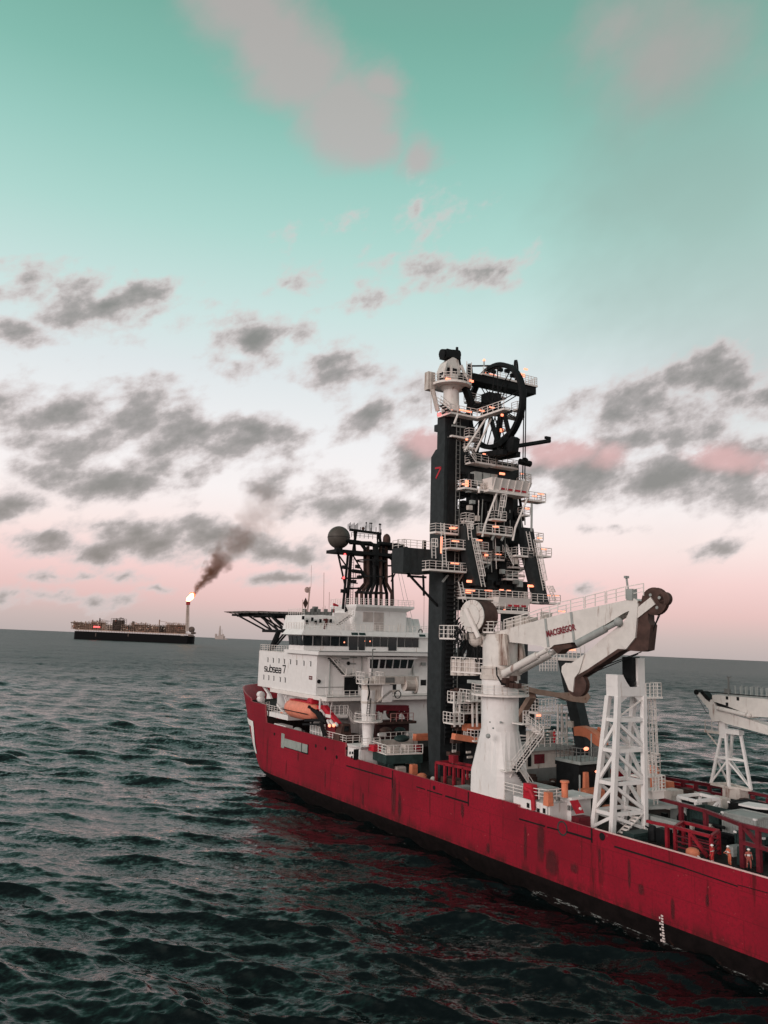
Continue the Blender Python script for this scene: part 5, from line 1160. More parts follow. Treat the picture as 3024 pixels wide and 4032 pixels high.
mb = MB(); mb.box(20.2, 21.8, 2.4, 4.6, 11.0, 11.15); mb.rail([(20.2, 4.5, 11.15), (20.2, 2.5, 11.15), (21.7, 2.5, 11.15)], 1.5, 4, .5, .045); mb.box(20.3, 21.5, 2.6, 4.4, 10.2, 11.0); mb.build('lower_platform', WR, r1)
mb = MB()
p0_, p1_ = S(7, 480, 1385, x=20.3), S(7, 640, 1215, x=20.3)
mb.stair(p0_, p1_, .8, (1,0,0), rail=False); mb.build('stair', WR, r1)

r2 = thing('boom_rest', 'smaller white lattice tower at the far right, holding up the tip of a second crane', 'boom rest', (23.2, -13, DECKZ))
B2 = [(25.6, -12.4), (22.9, -12.2), (20.6, -13.2), (24.8, -14.6)]; T2 = [(24.2, -12.9), (23.6, -12.9), (21.8, -13.3), (23.4, -13.9)]
lattice('rest', B2, T2, 9.9, 16.2, (13.2,), .24, r2)
mb = MB()
for k in range(4): mb.beam((*B2[k], 9.9), (*B2[(k+1) % 4], 9.9), .3)
mb.box(21.6, 24.0, -14.2, -12.4, 7.2, 9.9); mb.build('rest_base', WN, r2)
mb = MB(); mb.box(23.55, 24.4, -13.3, -12.7, 15.6, 18.0); mb.box(21.6, 23.55, -13.7, -12.7, 16.2, 16.8); mb.build('saddle', W_, r2)
mb = MB(); mb.box(24.4, 26.7, -13.5, -12.8, 16.0, 16.3); mb.beam((26.4, -13, 16), (24.6, -13, 14.3), .14); mb.rail([(24.6, -12.9, 16.3), (26.6, -12.9, 16.3)], 1.2, 2, 1.0, .035); mb.build('side_platform', WN, r2)

# ------------------------------------------------------------------ second crane reaching in from the right edge
c2 = thing('knuckle_crane', 'second white crane at the right edge, its long boom lying on a small lattice rest', 'crane', (-9, -12.8, DECKZ))
def Y2(a, c, y=-12.1): return S(9, a, c, y=y)
R0_, R1_ = Y2(1660, 595), Y2(1660, 880); J0_, J1_ = Y2(1660, 1010), Y2(1660, 1150)
mb = MB(); mb.prism([Y2(a, c) for a, c in ((795,540),(860,528),(1000,545))] + [R0_, (-8, -12.1, R0_[2]-.6), (-8, -12.1, R1_[2]+.6), R1_] + [Y2(a, c) for a, c in ((1440,868),(1392,892),(1335,835),(1000,690),(835,640),(800,600))], (0,-1.5,0)); b2 = mb.build('boom', WC, c2)
mb = MB(); mb.prism([Y2(a, c) for a, c in ((750,750),(830,655),(880,735),(1000,800),(1330,900))] + [J0_, (6, -12.1, J0_[2]-.9), (6, -12.1, J0_[2]-2.3), J1_] + [Y2(a, c) for a, c in ((1000,972),(920,935),(800,942),(752,830))], (0,-1.4,0)); mb.build('jib', WC, c2)
mb = MB(); mb.prism([Y2(a, c, -12.3) for a, c in ((530,490),(545,470),(575,482),(760,610),(800,600),(830,650),(750,760))], (0,-1.0,0)); mb.build('head_link', WC, c2)
mb = MB(); mb.lathe(Y2(550, 490, -12.2), (0,-1,0), [(.34,0),(.34,1.1)], 14); mb.prism([Y2(a, c, -12.25) for a, c in ((600,480),(650,475),(740,560),(770,600),(755,640),(690,590))], (0,-1.1,0)); mb.build('head_sheave', BK, c2)
mb = MB(); p, q_ = Vector(Y2(890, 740, -11.85)), Vector(Y2(1360, 850, -11.85)); mb.tube(p, p.lerp(q_, .93), .28, 12); mb.ball(p, .3, 8, 6); mb.ball(q_, .33, 8, 6); mb.tube(p.lerp(q_, .9), q_, .2, 8); mb.build('jib_ram', WC, c2, smooth=True)
mb = MB(); mb.prism([Y2(a, c, -12.05) for a, c in ((845,645),(1000,700),(1330,820),(1385,850),(1340,830),(1000,745),(880,700))], (0,-.5,0)); mb.build('ram_recess', BK, c2)
mb = MB()
for k in range(7): p = Y2(1150+k*80, 540+k*7); mb.beam((p[0], -12.2, p[2]), (p[0], -12.2, p[2]+1.15), .1); mb.beam((p[0], -13.5, p[2]), (p[0], -13.5, p[2]+1.15), .08)
p, q_ = Y2(880, 520), Y2(1660, 575); mb.beam(p, (4, -12.2, q_[2]-.2), .12); mb.beam((p[0], -13.4, p[2]), (4, -13.4, q_[2]), .12); mb.build('boom_railing', GG, c2, b2)
mb = MB(); mb.beam(Y2(1055, 545), Y2(1050, 255), .15); p = Y2(1015, 480); mb.box(p[0]-.3, p[0]+.3, -12.6, -12.1, p[2]-.35, p[2]+.35); p = Y2(1052, 255); mb.box(p[0]-.25, p[0]+.2, -12.3, -12.0, p[2]-.1, p[2]+.05); mb.build('boom_mast', GY, c2, b2)
mb = MB()
for a, c, c3 in ((1028,555,605),(1028,650,700),(1195,565,620)): p, q_ = Y2(a, c), Y2(a, c3); mb.box(p[0]-.17, p[0]+.17, -12.3, -12.06, q_[2], p[2])
mb.build('boom_slot', BK, c2, b2)
mb = MB(); mb.tube(Y2(620, 480), (0, -12.3, R0_[2]+.3), .06, 5); mb.tube(Y2(530, 500), Y2(720, 820), .03, 4); mb.tube(Y2(1040, 1020), (8, -12.3, J1_[2]-1.2), .05, 4); mb.build('wire', BK, c2)
mb = MB(); mb.lathe((-9, -12.8, 7.2), (0,0,1), [(3,0),(3,3),(2.2,8),(2.2,14.5)], 20); mb.build('pedestal', W_, c2, smooth=True)

# ------------------------------------------------------------------ slim stores crane forward
sc_ = thing('stores_crane', 'slim white pedestal crane with folded jib in front of the superstructure', 'crane', (68, 12.2, DECKZ))
mb = MB(); mb.lathe((68, 12.4, 7.2), (0,0,1), [(.75,0),(.8,4.5),(1.15,9.0),(1.2,11.6)], 20); mb.build('pedestal', W_, sc_, smooth=True)
mb = MB(); mb.lathe((68, 12.4, 14.0), (0,0,1), [(2.2,0),(2.2,.18)], 20); rp = mb.build('ring_platform', WR, sc_)
mb = MB(); mb.rail([(68+2.15*math.cos(2*math.pi*k/10), 12.4+2.15*math.sin(2*math.pi*k/10), 14.2) for k in range(10)], 1.1, 2, 2, .045, closed=True); mb.build('railing', WR, sc_, rp)
mb = MB(); mb.lathe((68, 12.4, 16.8), (0,0,1), [(1.25,0),(1.25,.3),(.9,.4),(.9,3.4),(.5,3.8)], 16); mb.box(66.9, 69, 11.0, 13.2, 17.4, 20.2); mb.build('crane_head', WN, sc_)
mb = MB(); mb.box(66.6, 67.2, 9.0, 10.8, 17.0, 19.6); mb.build('operator_cabinet', W_, sc_)
s0 = S(12, 440, 300, x=67); s1 = S(12, 1330, 330, x=67)
mb = MB(); mb.box(66.4, 67.8, s1[1]+1, 12.0, 19.7, 20.9); jb = mb.build('jib', WN, sc_)
a_, b_ = S(12, 740, 345, x=66.3), S(12, 885, 345, x=66.3); mb = MB(); mb.box(66.34, 66.39, b_[1], a_[1], 19.95, 20.75); mb.build('jib_opening', GY, sc_, jb)
mb = MB(); mb.prism([S(12, a, c, x=66.6) for a, c in ((800,410),(980,400),(960,425),(830,440),(640,590),(600,600))], (.5,0,0)); mb.build('jib_stay', WN, sc_)
rc_ = S(12, 1230, 320, x=66.8); mb = MB(); mb.hoop(rc_, (.3,1,0), 1.25, .2, .25, 26)
for k in range(4): a_ = math.pi*k/4; d = Vector((math.cos(a_)*.95, -math.cos(a_)*.3, math.sin(a_)))*1.1; mb.beam(Vector(rc_)-d, Vector(rc_)+d, .12)
mb.tube(Vector(rc_)+Vector((0,2.2,0)), rc_, .9, 14); mb.build('hose_reel', WN, sc_)
mb = MB(); a_ = S(12, 940, 400, x=66.2); mb.hoop((66.2, a_[1], a_[2]-.7), (1,0,0), .62, .1, .12, 18); mb.build('sling', BK, sc_)
lp0, lp1 = S(12, 395, 300, x=66.5), S(12, 715, 300, x=66.5)
mb = MB(); mb.box(66.3, 69, lp1[1], lp0[1], lp0[2]-.15, lp0[2]); pf = mb.build('top_platform', WR, sc_)
mb = MB(); mb.rail([(69, lp0[1], lp0[2]), (66.4, lp0[1], lp0[2]), (66.4, lp1[1], lp0[2]), (69, lp1[1], lp0[2])], 1.7, 3, .8, .045); mb.build('railing', WR, sc_, pf)
mb = MB(); mb.tube((67, s0[1]-.8, 20.9), (67, s0[1]-.8, 25), .1, 6); mb.beam((67, s0[1]-.8, 25), (67, s0[1]-1.3, 25), .16); mb.build('lamp_post', GY, sc_)
mb = MB(); mb.path([(66.7, 13.2, 20.6), (66.5, 13.5, 19.6), (66.5, 13.2, 18.5), (66.6, 13.4, 17.4)], .12, 6); mb.ladder((66.8, 13.2, 15), (66.8, 13.0, 17.6), .5, (0,1,0), .35, .04); mb.build('hose', BK, sc_)
# ------------------------------------------------------------------ things standing on the decks
DZ = DECKZ
def single(mb, name, m, label, cat, group=None, smooth=False):
    c = [sum(v[k] for v in mb.v)/len(mb.v) for k in (0, 1)]; z0 = min(v[2] for v in mb.v)
    mb.v = [(v[0]-c[0], v[1]-c[1], v[2]-z0) for v in mb.v]
    o = mb.build(name, m, None, None, smooth); o.location = (c[0], c[1], z0); solo(o, label, cat, group); return o
# orange enclosed lifeboat in its davit, port side forward
lb = thing('lifeboat', 'orange enclosed lifeboat hanging under the white superstructure', 'lifeboat', (86, 14.2, 12.4))
bx0, bx1, by, bz = 80.6, 91.8, 14.6, 14.25
def boat_rings(prof, n=18):
    mb = MB(); vs = []
    for x, ry, rz, cz in prof:
        for k in range(n): a = 2*math.pi*(k+.5)/n; vs.append((x, by+ry*math.cos(a), cz+rz*math.sin(a)))
    fs = [(j*n+k, j*n+(k+1)%n, (j+1)*n+(k+1)%n, (j+1)*n+k) for j in range(len(prof)-1) for k in range(n)]
    return mb.add(vs, fs+[tuple(range(n-1, -1, -1)), tuple(range((len(prof)-1)*n, len(prof)*n))])
PK = mat('lifeboat orange', (.70, .24, .16), .5, dirt=(.22,.05,.04), dirt_amt=.3, dirt_scale=.6)
boat_rings([(bx0, .35, .4, bz), (bx0+.5, 1.15, 1.1, bz), (bx0+2, 1.6, 1.55, bz), (bx0+6, 1.7, 1.6, bz), (bx1-2.2, 1.65, 1.55, bz), (bx1-.8, 1.3, 1.25, bz+.05), (bx1-.2, .75, .8, bz+.1), (bx1, .2, .2, bz+.1)]).build('hull', PK, lb, smooth=True)
mb = MB(); mb.hexa([(bx0+1.0, by-.8, bz+1.35), (bx0+3.0, by-.8, bz+1.35), (bx0+3.0, by+.8, bz+1.35), (bx0+1.0, by+.8, bz+1.35)], [(bx0+1.3, by-.6, bz+2.2), (bx0+2.6, by-.6, bz+2.2), (bx0+2.6, by+.6, bz+2.2), (bx0+1.3, by+.6, bz+2.2)]); mb.build('conning_position', RD, lb)
mb = MB(); mb.box(bx0+.6, bx1-.7, by+1.6, by+1.74, bz-.32, bz-.18); mb.build('fender', BK, lb)
mb = MB(); mb.box(bx0+1.5, bx1-2, by-.9, by+.9, bz+1.45, bz+1.62); mb.build('roof', RD, lb)
dv = thing('davit', 'red davit arm with two lit lamps at the aft end of the lifeboat', 'davit', (78, 13.5, 9.5))
def DV(a, c, y=14.6): return S(14, a, c, y=y)
mb = MB(); mb.prism([DV(*q) for q in ((1040,650),(1180,625),(1320,618),(1345,655),(1545,905),(1500,935),(1350,760),(1180,690),(1050,690))], (0,-.7,0)); mb.build('davit_arm', RD, dv)
mb = MB(); mb.prism([DV(*q) for q in ((1350,870),(1500,900),(1500,1130),(1350,1110))], (0,-1.4,0)); mb.prism([DV(*q) for q in ((1340,760),(1400,770),(1480,900),(1360,900))], (0,-.5,0)); mb.build('davit_frame', DR, dv)
mb = MB()
for q in ((1380,850,1420,930),(1425,850,1480,930),(1505,895,1535,940),(1270,690,1330,770)): mb.beam(DV(q[0], q[1], 14.9), DV(q[2], q[3], 14.9), .3)
mb.build('davit_cylinder', W_, dv)
for q in ((1413, 938), (1477, 935)): mb = MB(); p = DV(*q, 15.1); mb.ball((p[0], p[1], p[2]), .26, 10, 6); mb.build('lamp', LAMP, dv)
mb = MB()
for q in ((1010,620,1130,870,.5),(1090,640,1240,760,.45),(1030,850,1330,850,.4),(1200,700,1300,860,.6),(1050,700,1060,860,.3),(1130,660,1150,880,.3),(1000,915,1310,915,.3),(1250,730,1350,900,.5),(1280,880,1340,1100,.6)): mb.beam(DV(q[0], q[1], 15.6), DV(q[2], q[3], 15.0), q[4])
mb.build('fall_gear', BK, dv)
# rescue boat and its cradle, rafts, railings along the fore part
rb = thing('rescue_boat', 'small open red rescue boat forward of the big lifeboat', 'rescue boat', (97.5, 13.5, 10.8))
mb = MB(); A_ = [DV(a, c, 14.2) for a, c in ((470,760),(560,810),(625,835),(625,800),(560,775),(475,725))]; mb.prism(A_, (0,-1.6,0)); mb.build('hull', RD, rb)
mb = MB(); a_, b_ = DV(475, 730, 14.3), DV(625, 795, 14.3); mb.tube(a_, b_, .26, 8); mb.box(DV(610,750)[0]-.6, DV(610,750)[0]+.5, 12.9, 13.9, a_[2]-.8, a_[2]+.5); mb.build('tube_collar', OR, rb)
mb = MB(); mb.beam(DV(600, 605, 13.6), DV(720, 755, 13.6), .35); mb.box(94, 99, 12.6, 14, 9.5, 10.7); mb.build('cradle', W_, rb)
for (a, c) in ((345, 455), (345, 530)):
    p = S(14, a, c, y=12.6); mb = MB(); mb.lathe((p[0]-.8, p[1], p[2]), (1,0,0), [(.3,0),(.62,.12),(.68,.8),(.62,1.5),(.3,1.6)], 14)
    single(mb, 'life_raft', W_, 'upper white life raft canister by the bow' if c < 500 else 'lower white life raft canister by the bow', 'life raft', 'life raft canisters at the bow', True)
mb = MB(); p = S(14, 905, 965, y=14); mb.box(p[0]-1.2, p[0]+1.4, 13, 14.2, 9.5, 10.5); mb.ball((p[0], 13.8, 10.5), 1.0, 12, 6, (1.5,.6,.5)); single(mb, 'covered_winch', GG, 'grey covered winch on the fore deck below the lifeboat', 'winch')
wb = thing('cage_locker', 'white caged locker on the deck below the lifeboat davit', 'locker', (79.8, 14, 9.5))
mb = MB(); q0, q1 = DV(1100, 960, 14.2), DV(1320, 1100, 14.2); mb.box(q1[0], q0[0], 12.8, 13.9, 9.5, 11.9); mb.build('locker_body', GG, wb)
mb = MB()
for k in range(6): xx = q1[0]+(q0[0]-q1[0])*k/5; mb.beam((xx, 14.0, 9.5), (xx, 14.0, 12.0+.3*(k % 2)), .14)
for z in (10.2, 11, 11.9): mb.beam((q1[0], 14.0, z), (q0[0], 14.0, z), .1)
mb.build('cage', W_, wb)
def railing(pts, label, h=1.1, bars=3, r=.045, step=1.1, m=None):
    mb = MB(); mb.rail([tuple(Vector(p)-Vector((0,0,0))) for p in pts], h, bars, step, r); return single(mb, 'railing', m or WR, label, 'railing', 'railings along the decks')
railing([(77.3, 14.7, 10.6), (70.6, 14.7, 10.6), (70.6, 10, 10.6)], 'white railing on the raised deck aft of the lifeboat davit')
railing([(77.3, 14.8, 17.0), (77.3, 1.0, 17.0)], 'white railing along the edge of the wide ledge under the staircase', 1.0, 2)
# the bay between the lifeboat and the slim crane: posts, ladders, landing
bs = thing('access_stair', 'white stairway with landings behind the slim stores crane', 'stairway', (77, 8, 9.5))
mb = MB(); a_, b_ = S(12, 100, 780, x=76.5), S(12, 230, 960, x=76.5); mb.stair(a_, b_, .9, (1,0,0)); mb.build('flight', WR, bs)
mb = MB(); p = S(12, 100, 795, x=76.5); q_ = S(4, 800, 500, x=76.5); mb.box(76, 78, p[1], q_[1], p[2]-.5, p[2]); mb.build('landing', WR, bs)
mb = MB(); mb.rail([(76, q_[1], p[2]), (76, p[1], p[2])], 1.4, 3, .8); mb.build('railing', WR, bs)
for (a, c, c2) in ((430, 1250, 1100),): pass
for sgn, lab in ((1, 'white cross-braced support frame under the ledge, left of the dark bay'),):
    mb = MB(); u = lambda a, c: S(4, a, c, x=79)
    for (a, c, a2, c2) in ((730,385,725,470),(740,385,800,540),(800,385,760,480),(830,385,800,540),(790,385,795,500),(770,385,770,470)): mb.beam(u(a, c), u(a2, c2), .22)
    single(mb, 'support_frame', W_, lab, 'support frame')
mb = MB(); u = lambda a, c: S(14, a, c, y=13.8)
for (a, c, a2, c2) in ((695,420,745,600),(760,430,740,560),(775,430,775,560),(745,440,725,520)): mb.beam(u(a, c), u(a2, c2), .2)
single(mb, 'support_frame', W_, 'white splayed support frame just ahead of the lifeboat', 'support frame')
mb = MB(); mb.prism([S(14, a, c, y=13.4) for a, c in ((355,285),(385,315),(470,440),(500,520),(430,520),(440,440),(370,340))], (0,-.4,0)); single(mb, 'bow_strut', W_, 'white angular strut below the front corner of the superstructure', 'strut')
# orange-red walk-in workshop gantry in front of the aft wall
gt = thing('basket_gantry', 'dark red trussed gantry standing against the pale aft wall', 'gantry', (74, -1, 9.5))
def GT(a, c): return S(12, a, c, x=74)
mb = MB()
for (a, c, a2, c2, w) in ((560,690,1095,695,.9),(590,700,590,900,.45),(1090,690,1090,880,.55),(690,720,680,790,.3),(800,710,760,790,.3),(960,700,1090,850,.3),(1040,700,940,800,.3),(1000,710,1080,860,.3),(630,720,680,780,.3),(930,700,930,880,.4)): mb.beam(GT(a, c), GT(a2, c2), w)
mb.build('truss', DR, gt)
a_, b_ = GT(560, 920), GT(1190, 920); mb = MB(); mb.box(73, 76.5, b_[1], a_[1], a_[2]-.4, a_[2]); mb.build('gantry_deck', BR, gt)
c_, d_ = GT(550, 1080), GT(1090, 1080); mb = MB(); mb.box(73.4, 77, d_[1], c_[1], 9.5, a_[2]-.41); mb.box(73.2, 73.4, d_[1], c_[1], c_[2]+1.2, c_[2]+1.7); mb.build('gantry_base', mat('dark brown', (.03,.012,.012), .7, vary=.3), gt)
mb = MB(); mb.rail([(73.1, a_[1]-2.5, a_[2]), (73.1, b_[1]+.6, a_[2])], 1.3, 2, 1.0, .05, ); mb.build('railing', mat('pink worn rail', (.45,.22,.2), .6), gt)
mb = MB(); mb.ball(S(12, 850, 770, x=75), 1.1, 12, 8); mb.build('bundle', BR, gt)
# deck edge walkway with coloured loads beside the column
wk = thing('cargo_walkway', 'white railed walkway on dark green legs left of the tall dark column', 'walkway', (63, 10, DZ))
def GW(a, c, z=10.0): return S(12, a, c, z=z)
P0, P1, P2_ = S(12, 430, 1345, z=10), S(12, 750, 1450, z=10), S(12, 1345, 1430, z=10)
poly = [(P0[0], P0[1]), (P1[0], P1[1]), (P2_[0], P2_[1]), (P2_[0]+4, P2_[1]), (P0[0], P2_[1]+1)]
mb = MB(); mb.slab(poly, 9.85, 10.0); mb.build('walkway_deck', WR, wk)
mb = MB(); mb.slab([(p[0], p[1]-.02) for p in poly], 8.6, 9.84); mb.box(61.5, 62.1, 11.8, 12.5, 7.2, 8.6); mb.box(61.2, 61.8, 7.2, 8.0, 7.2, 8.6); mb.hexa([(68.4, 10.8, 7.2), (62.6, 12.2, 7.2), (62.6, 9, 7.2), (68.4, 8, 7.2)], [(68.4, 11.2, 8.59), (62.6, 12.5, 8.59), (62.6, 9, 8.59), (68.4, 8, 8.59)]); mb.build('walkway_frame', GN, wk)
mb = MB(); mb.rail([(*poly[0], 10), (*poly[1], 10), (*poly[2], 10)], 1.25, 3, 1.3, .055); mb.build('railing', WR, wk)
for a, c, a2, c2 in ((415,1485,475,1530),(490,1485,575,1580),(590,1520,670,1575)):
    p, q_ = S(12, a, c, n=(.25,1,0), c=.25*66+11.72), S(12, a2, c2, n=(.25,1,0), c=.25*66+11.72); mb = MB(); mb.box(q_[0], p[0], q_[1]-.2, p[1]+.35, q_[2], p[2]); mb.build('panel', GG, wk)
mb = MB()
random.seed(9)
def load(i, a, c, x, sx, sy, sz, m, name, label, cat, group=None, z0=None, rnd=False):
    p = S(i, a, c, x=x); mb = MB()
    if rnd: mb.ball((x, p[1], (z0 or p[2])+sz/2), 1, 12, 7, (sx/2, sy/2, sz/2))
    else:
        zz = z0 if z0 is not None else p[2]; b = .06
        mb.hexa([(x-sx/2, p[1]-sy/2, zz), (x+sx/2, p[1]-sy/2, zz), (x+sx/2, p[1]+sy/2, zz), (x-sx/2, p[1]+sy/2, zz)], [(x-sx/2+b, p[1]-sy/2+b, zz+sz), (x+sx/2-b, p[1]-sy/2+b, zz+sz), (x+sx/2-b, p[1]+sy/2-b, zz+sz), (x-sx/2+b, p[1]+sy/2-b, zz+sz)])
        mb.box(x-sx/2-.03, x-sx/2+.02, p[1]-sy/2+.1, p[1]+sy/2-.1, zz+sz*.25, zz+sz*.32); mb.box(x-sx/2-.03, x-sx/2+.02, p[1]-sy/2+.1, p[1]+sy/2-.1, zz+sz*.7, zz+sz*.77)
    return single(mb, name, m, label, cat, group, rnd)
load(12, 560, 1370, 65.5, 1.6, 1.3, .9, RD, 'crate', 'red crate at the left end of the white railed walkway', 'crate', z0=10.0)
load(12, 1230, 1400, 63.2, 1.2, 1.2, .8, RD, 'crate', 'red crate at the right end of the white railed walkway, next to the column', 'crate', z0=10.0)
load(12, 850, 1400, 63, 1.4, 1.6, 1.0, WN, 'pump_skid', 'rust-stained pale pump unit in the middle of the white railed walkway', 'pump', z0=10.0)
load(12, 1090, 1380, 63, 1.4, 1.5, 1.1, WN, 'pump_skid', 'second pale pump unit on the railed walkway, left of the right-hand red crate', 'pump', z0=10.0)
load(12, 1000, 1290, 66, 2.0, 2.6, 1.1, GN, 'tarpaulin', 'dark green tarpaulin heap behind the white walkway railing', 'tarpaulin', z0=11.0, rnd=True)
load(12, 1345, 1220, 67, 1.0, 3.2, 1.0, OR, 'pipe_rack', 'orange beam-like rack left of the dark column, behind the walkway', 'rack')
load(12, 970, 1110, 72, 1.5, 2.0, 1.0, GN, 'drum', 'dark green covered drum in front of the dark red gantry', 'drum', rnd=True)
load(12, 740, 1110, 72, 1.5, 2.2, 1.0, BR, 'tarpaulin', 'brown tarpaulin heap in front of the dark red gantry', 'tarpaulin', rnd=True)
load(12, 1105, 1140, 72, .8, 1.2, .45, W_, 'small_crate', 'small white crate right of the green drum, low before the gantry', 'crate')
load(12, 680, 1150, 71.5, .8, 1.3, .4, W_, 'small_crate', 'small white crate left of the brown tarpaulin, low before the gantry', 'crate')
mb = MB(); p, q_ = S(12, 590, 1225, x=69), S(12, 1240, 1225, x=69); mb.box(68.6, 69.6, q_[1], p[1], DZ, p[2]); single(mb, 'breakwater', WN, 'long low white breakwater wall behind the railed walkway', 'wall')
railing([(68.5, p[1]-.2, p[2]), (68.5, q_[1], p[2])], 'thin white railing on top of the low white breakwater wall', 1.2, 2)
# white cabin at the corner of the raised foredeck
cb = thing('deck_cabin', 'white cabin with dark door behind the step in the red hull side', 'cabin', (69.5, 12, DZ))
mb = MB(); mb.slab([(70.2, 14.6), (66.6, 14.3), (66.6, 11.2), (70.2, 11.2)], DZ, 10.1); mb.build('wall', W_, cb)
mb = MB(); mb.hexa([(70.2, 14.6, 10.1), (66.6, 14.4, 10.1), (66.6, 11.0, 10.1), (70.2, 11.0, 10.1)], [(70.2, 14.8, 10.6), (65.8, 14.8, 10.6), (65.8, 10.6, 10.6), (70.2, 10.6, 10.6)]); mb.build('roof', W_, cb)
a_, b_ = S(12, 220, 1370, x=66.55), S(12, 295, 1540, x=66.55); mb = MB(); mb.box(66.5, 66.58, b_[1], a_[1], b_[2], a_[2]); mb.build('door', BK, cb)
for a, c in ((100,1355),(160,1430),(200,1430),(190,1500)): p = S(12, a, c, x=66.5); mb = MB(); mb.box(66.5, 66.56, p[1]-.12, p[1]+.12, p[2]-.2, p[2]+.2); mb.build('vent', BK, cb)
railing([(66, 14.7, 10.6), (66, 11.4, 10.6)], 'white railing on top of the small cabin by the hull step', 1.2, 3)
lt = thing('deck_truck', 'small brown wheeled loader on the raised deck left of the slim crane', 'loader', (72.6, 11, 9.5))
p = S(12, 110, 1000, x=73); mb = MB(); mb.box(72.5, 74.5, p[1]-2.2, p[1]+1.6, 10.2, 11.6); mb.hexa([(72.6, p[1]-.6, 11.6), (74.4, p[1]-.6, 11.6), (74.4, p[1]+1.4, 11.6), (72.6, p[1]+1.4, 11.6)], [(72.7, p[1]-.4, 13.2), (74.3, p[1]-.4, 13.2), (74.3, p[1]+.9, 13.2), (72.7, p[1]+.9, 13.2)]); mb.build('body', BR, lt)
for s_ in (-1.4, 1.0): mb = MB(); mb.lathe((72.2, p[1]+s_, 10.1), (1,0,0), [(.4,0),(.62,.05),(.62,.5),(.4,.55)], 16); mb.build('wheel', BK, lt)
mb = MB(); mb.box(72.55, 72.62, p[1]-.1, p[1]+.7, 12.1, 12.9); mb.build('window', GLS, lt)

# ---- the working deck between the column and the big crane
fr = thing('pipe_cage', 'bright red pipe frame on deck between the dark column and the big crane', 'frame', (47, 12, DZ))
def RF(a, c, y=12.6): return S(6, a, c, y=y)
r0, r1_ = RF(185, 762), RF(525, 830); mb = MB(); top = min(r0[2], r1_[2])
mb.beam(r0, r1_, .3, .35); mb.beam((r0[0], 10.4, r0[2]), (r1_[0], 10.4, r1_[2]), .3); mb.beam(r0, (r0[0], 10.4, r0[2]), .3)
for k in range(5): u = Vector(r0).lerp(Vector(r1_), k/4); mb.beam(u, (u.x, u.y, DZ), .3); mb.beam((u.x, 10.4, u.z), (u.x, 10.4, DZ), .25)
q_ = RF(345, 755); mb.box(q_[0]-.5, q_[0]+.5, 12.2, 13, q_[2]-.1, q_[2]+.8); fr_o = mb.build('frame', RM, fr)
mb = MB(); mb.box(r1_[0]+.5, r0[0]-.5, 10.6, 12.2, DZ, DZ+1.6); mb.build('load', BR, fr)
load(12, 1195, 1630, 58.5, .9, 1.0, 1.7, OR, 'gas_bottle_rack', 'upright orange bottle rack on deck left of the dark column foot', 'bottle rack', z0=DZ)
load(4, 1365, 960, 61.5, 1.0, 1.6, 1.0, WN, 'crate', 'whitish crate on deck just below the dark green walkway', 'crate', z0=DZ)
load(4, 1540, 975, 56, 1.2, 1.6, .9, OR, 'rope_coil', 'faded orange heap of rope at the foot of the dark column', 'rope', z0=DZ, rnd=True)
load(6, 55, 870, 55, 1.2, 1.5, .8, OR, 'rope_coil', 'faded orange heap of rope right of the column foot, by the red frame', 'rope', z0=DZ, rnd=True)
load(6, 155, 880, 53, .8, .8, .9, WN, 'bollard_cover', 'small pale covered bollard left of the bright red pipe frame', 'bollard', z0=DZ, rnd=True)
load(6, 285, 960, 46, 1.5, 1.6, .9, BR, 'debris_heap', 'brown heap of gear in front of the bright red pipe frame', 'gear', z0=DZ, rnd=True)
load(6, 440, 970, 42.5, 1.5, 2.2, 1.5, GG, 'winch_drum', 'grey winch drum at the rail left of the white crane foot', 'winch', z0=DZ)
load(6, 430, 1010, 42, .6, 1.6, .4, GN, 'hose_box', 'low dark green hose box beneath the grey winch drum', 'box', z0=DZ)
# machinery decks seen through the gap between column and crane, lower tower
md = thing('machinery_deck', 'cluttered machinery deck with orange beams between the dark column and white crane', 'machinery deck', (50, 5, DZ))
mb = MB()
for (a, c, a2, c2, x, m_) in ((340, 480, 620, 590, 50, 0),): pass
p, q_ = S(6, 345, 520, x=50), S(6, 640, 580, x=50); mb.beam((50, p[1], p[2]), (50, q_[1]-1, q_[2]), .9, .8); mb.build('orange_beam', OR, md)
p, q_ = S(6, 440, 435, x=51), S(6, 640, 430, x=51); mb = MB(); mb.beam((51, p[1], p[2]), (51, q_[1]-1, q_[2]), .8, .9); mb.build('orange_beam', OR, md)
for (a0, a1, c, x) in ((385, 520, 205, 50), (500, 640, 185, 49), (440, 640, 300, 50.5), (345, 440, 400, 50), (540, 640, 560, 49)):
    p, q_ = S(6, a0, c, x=x), S(6, a1, c, x=x); mb = MB(); mb.box(x, x+2.4, q_[1], p[1], p[2]-.2, p[2]); pf = mb.build('platform', WR, md)
    mb = MB(); mb.rail([(x+2.4, p[1], p[2]), (x, p[1], p[2]), (x, q_[1], p[2])], 1.4, 3, .7, .05); mb.build('railing', WR, md, pf)
mb = MB()
for a in (400, 350, 520, 560): p, q_ = S(6, a, 100, x=50.2), S(6, a+5, 430, x=50.2); mb.beam(p, q_, .22)
mb.build('post', WR, md)
mb = MB()
for k in range(40):
    a, c = random.uniform(340, 640), random.uniform(60, 700); p = S(6, a, c, x=random.uniform(52, 54)); mb.box(p[0]-.4, p[0]+.4, p[1]-random.uniform(.2,.9), p[1]+random.uniform(.2,.9), p[2]-random.uniform(.1,.5), p[2]+random.uniform(.1,.5))
mb.build('machinery', BR, md)
mb = MB()
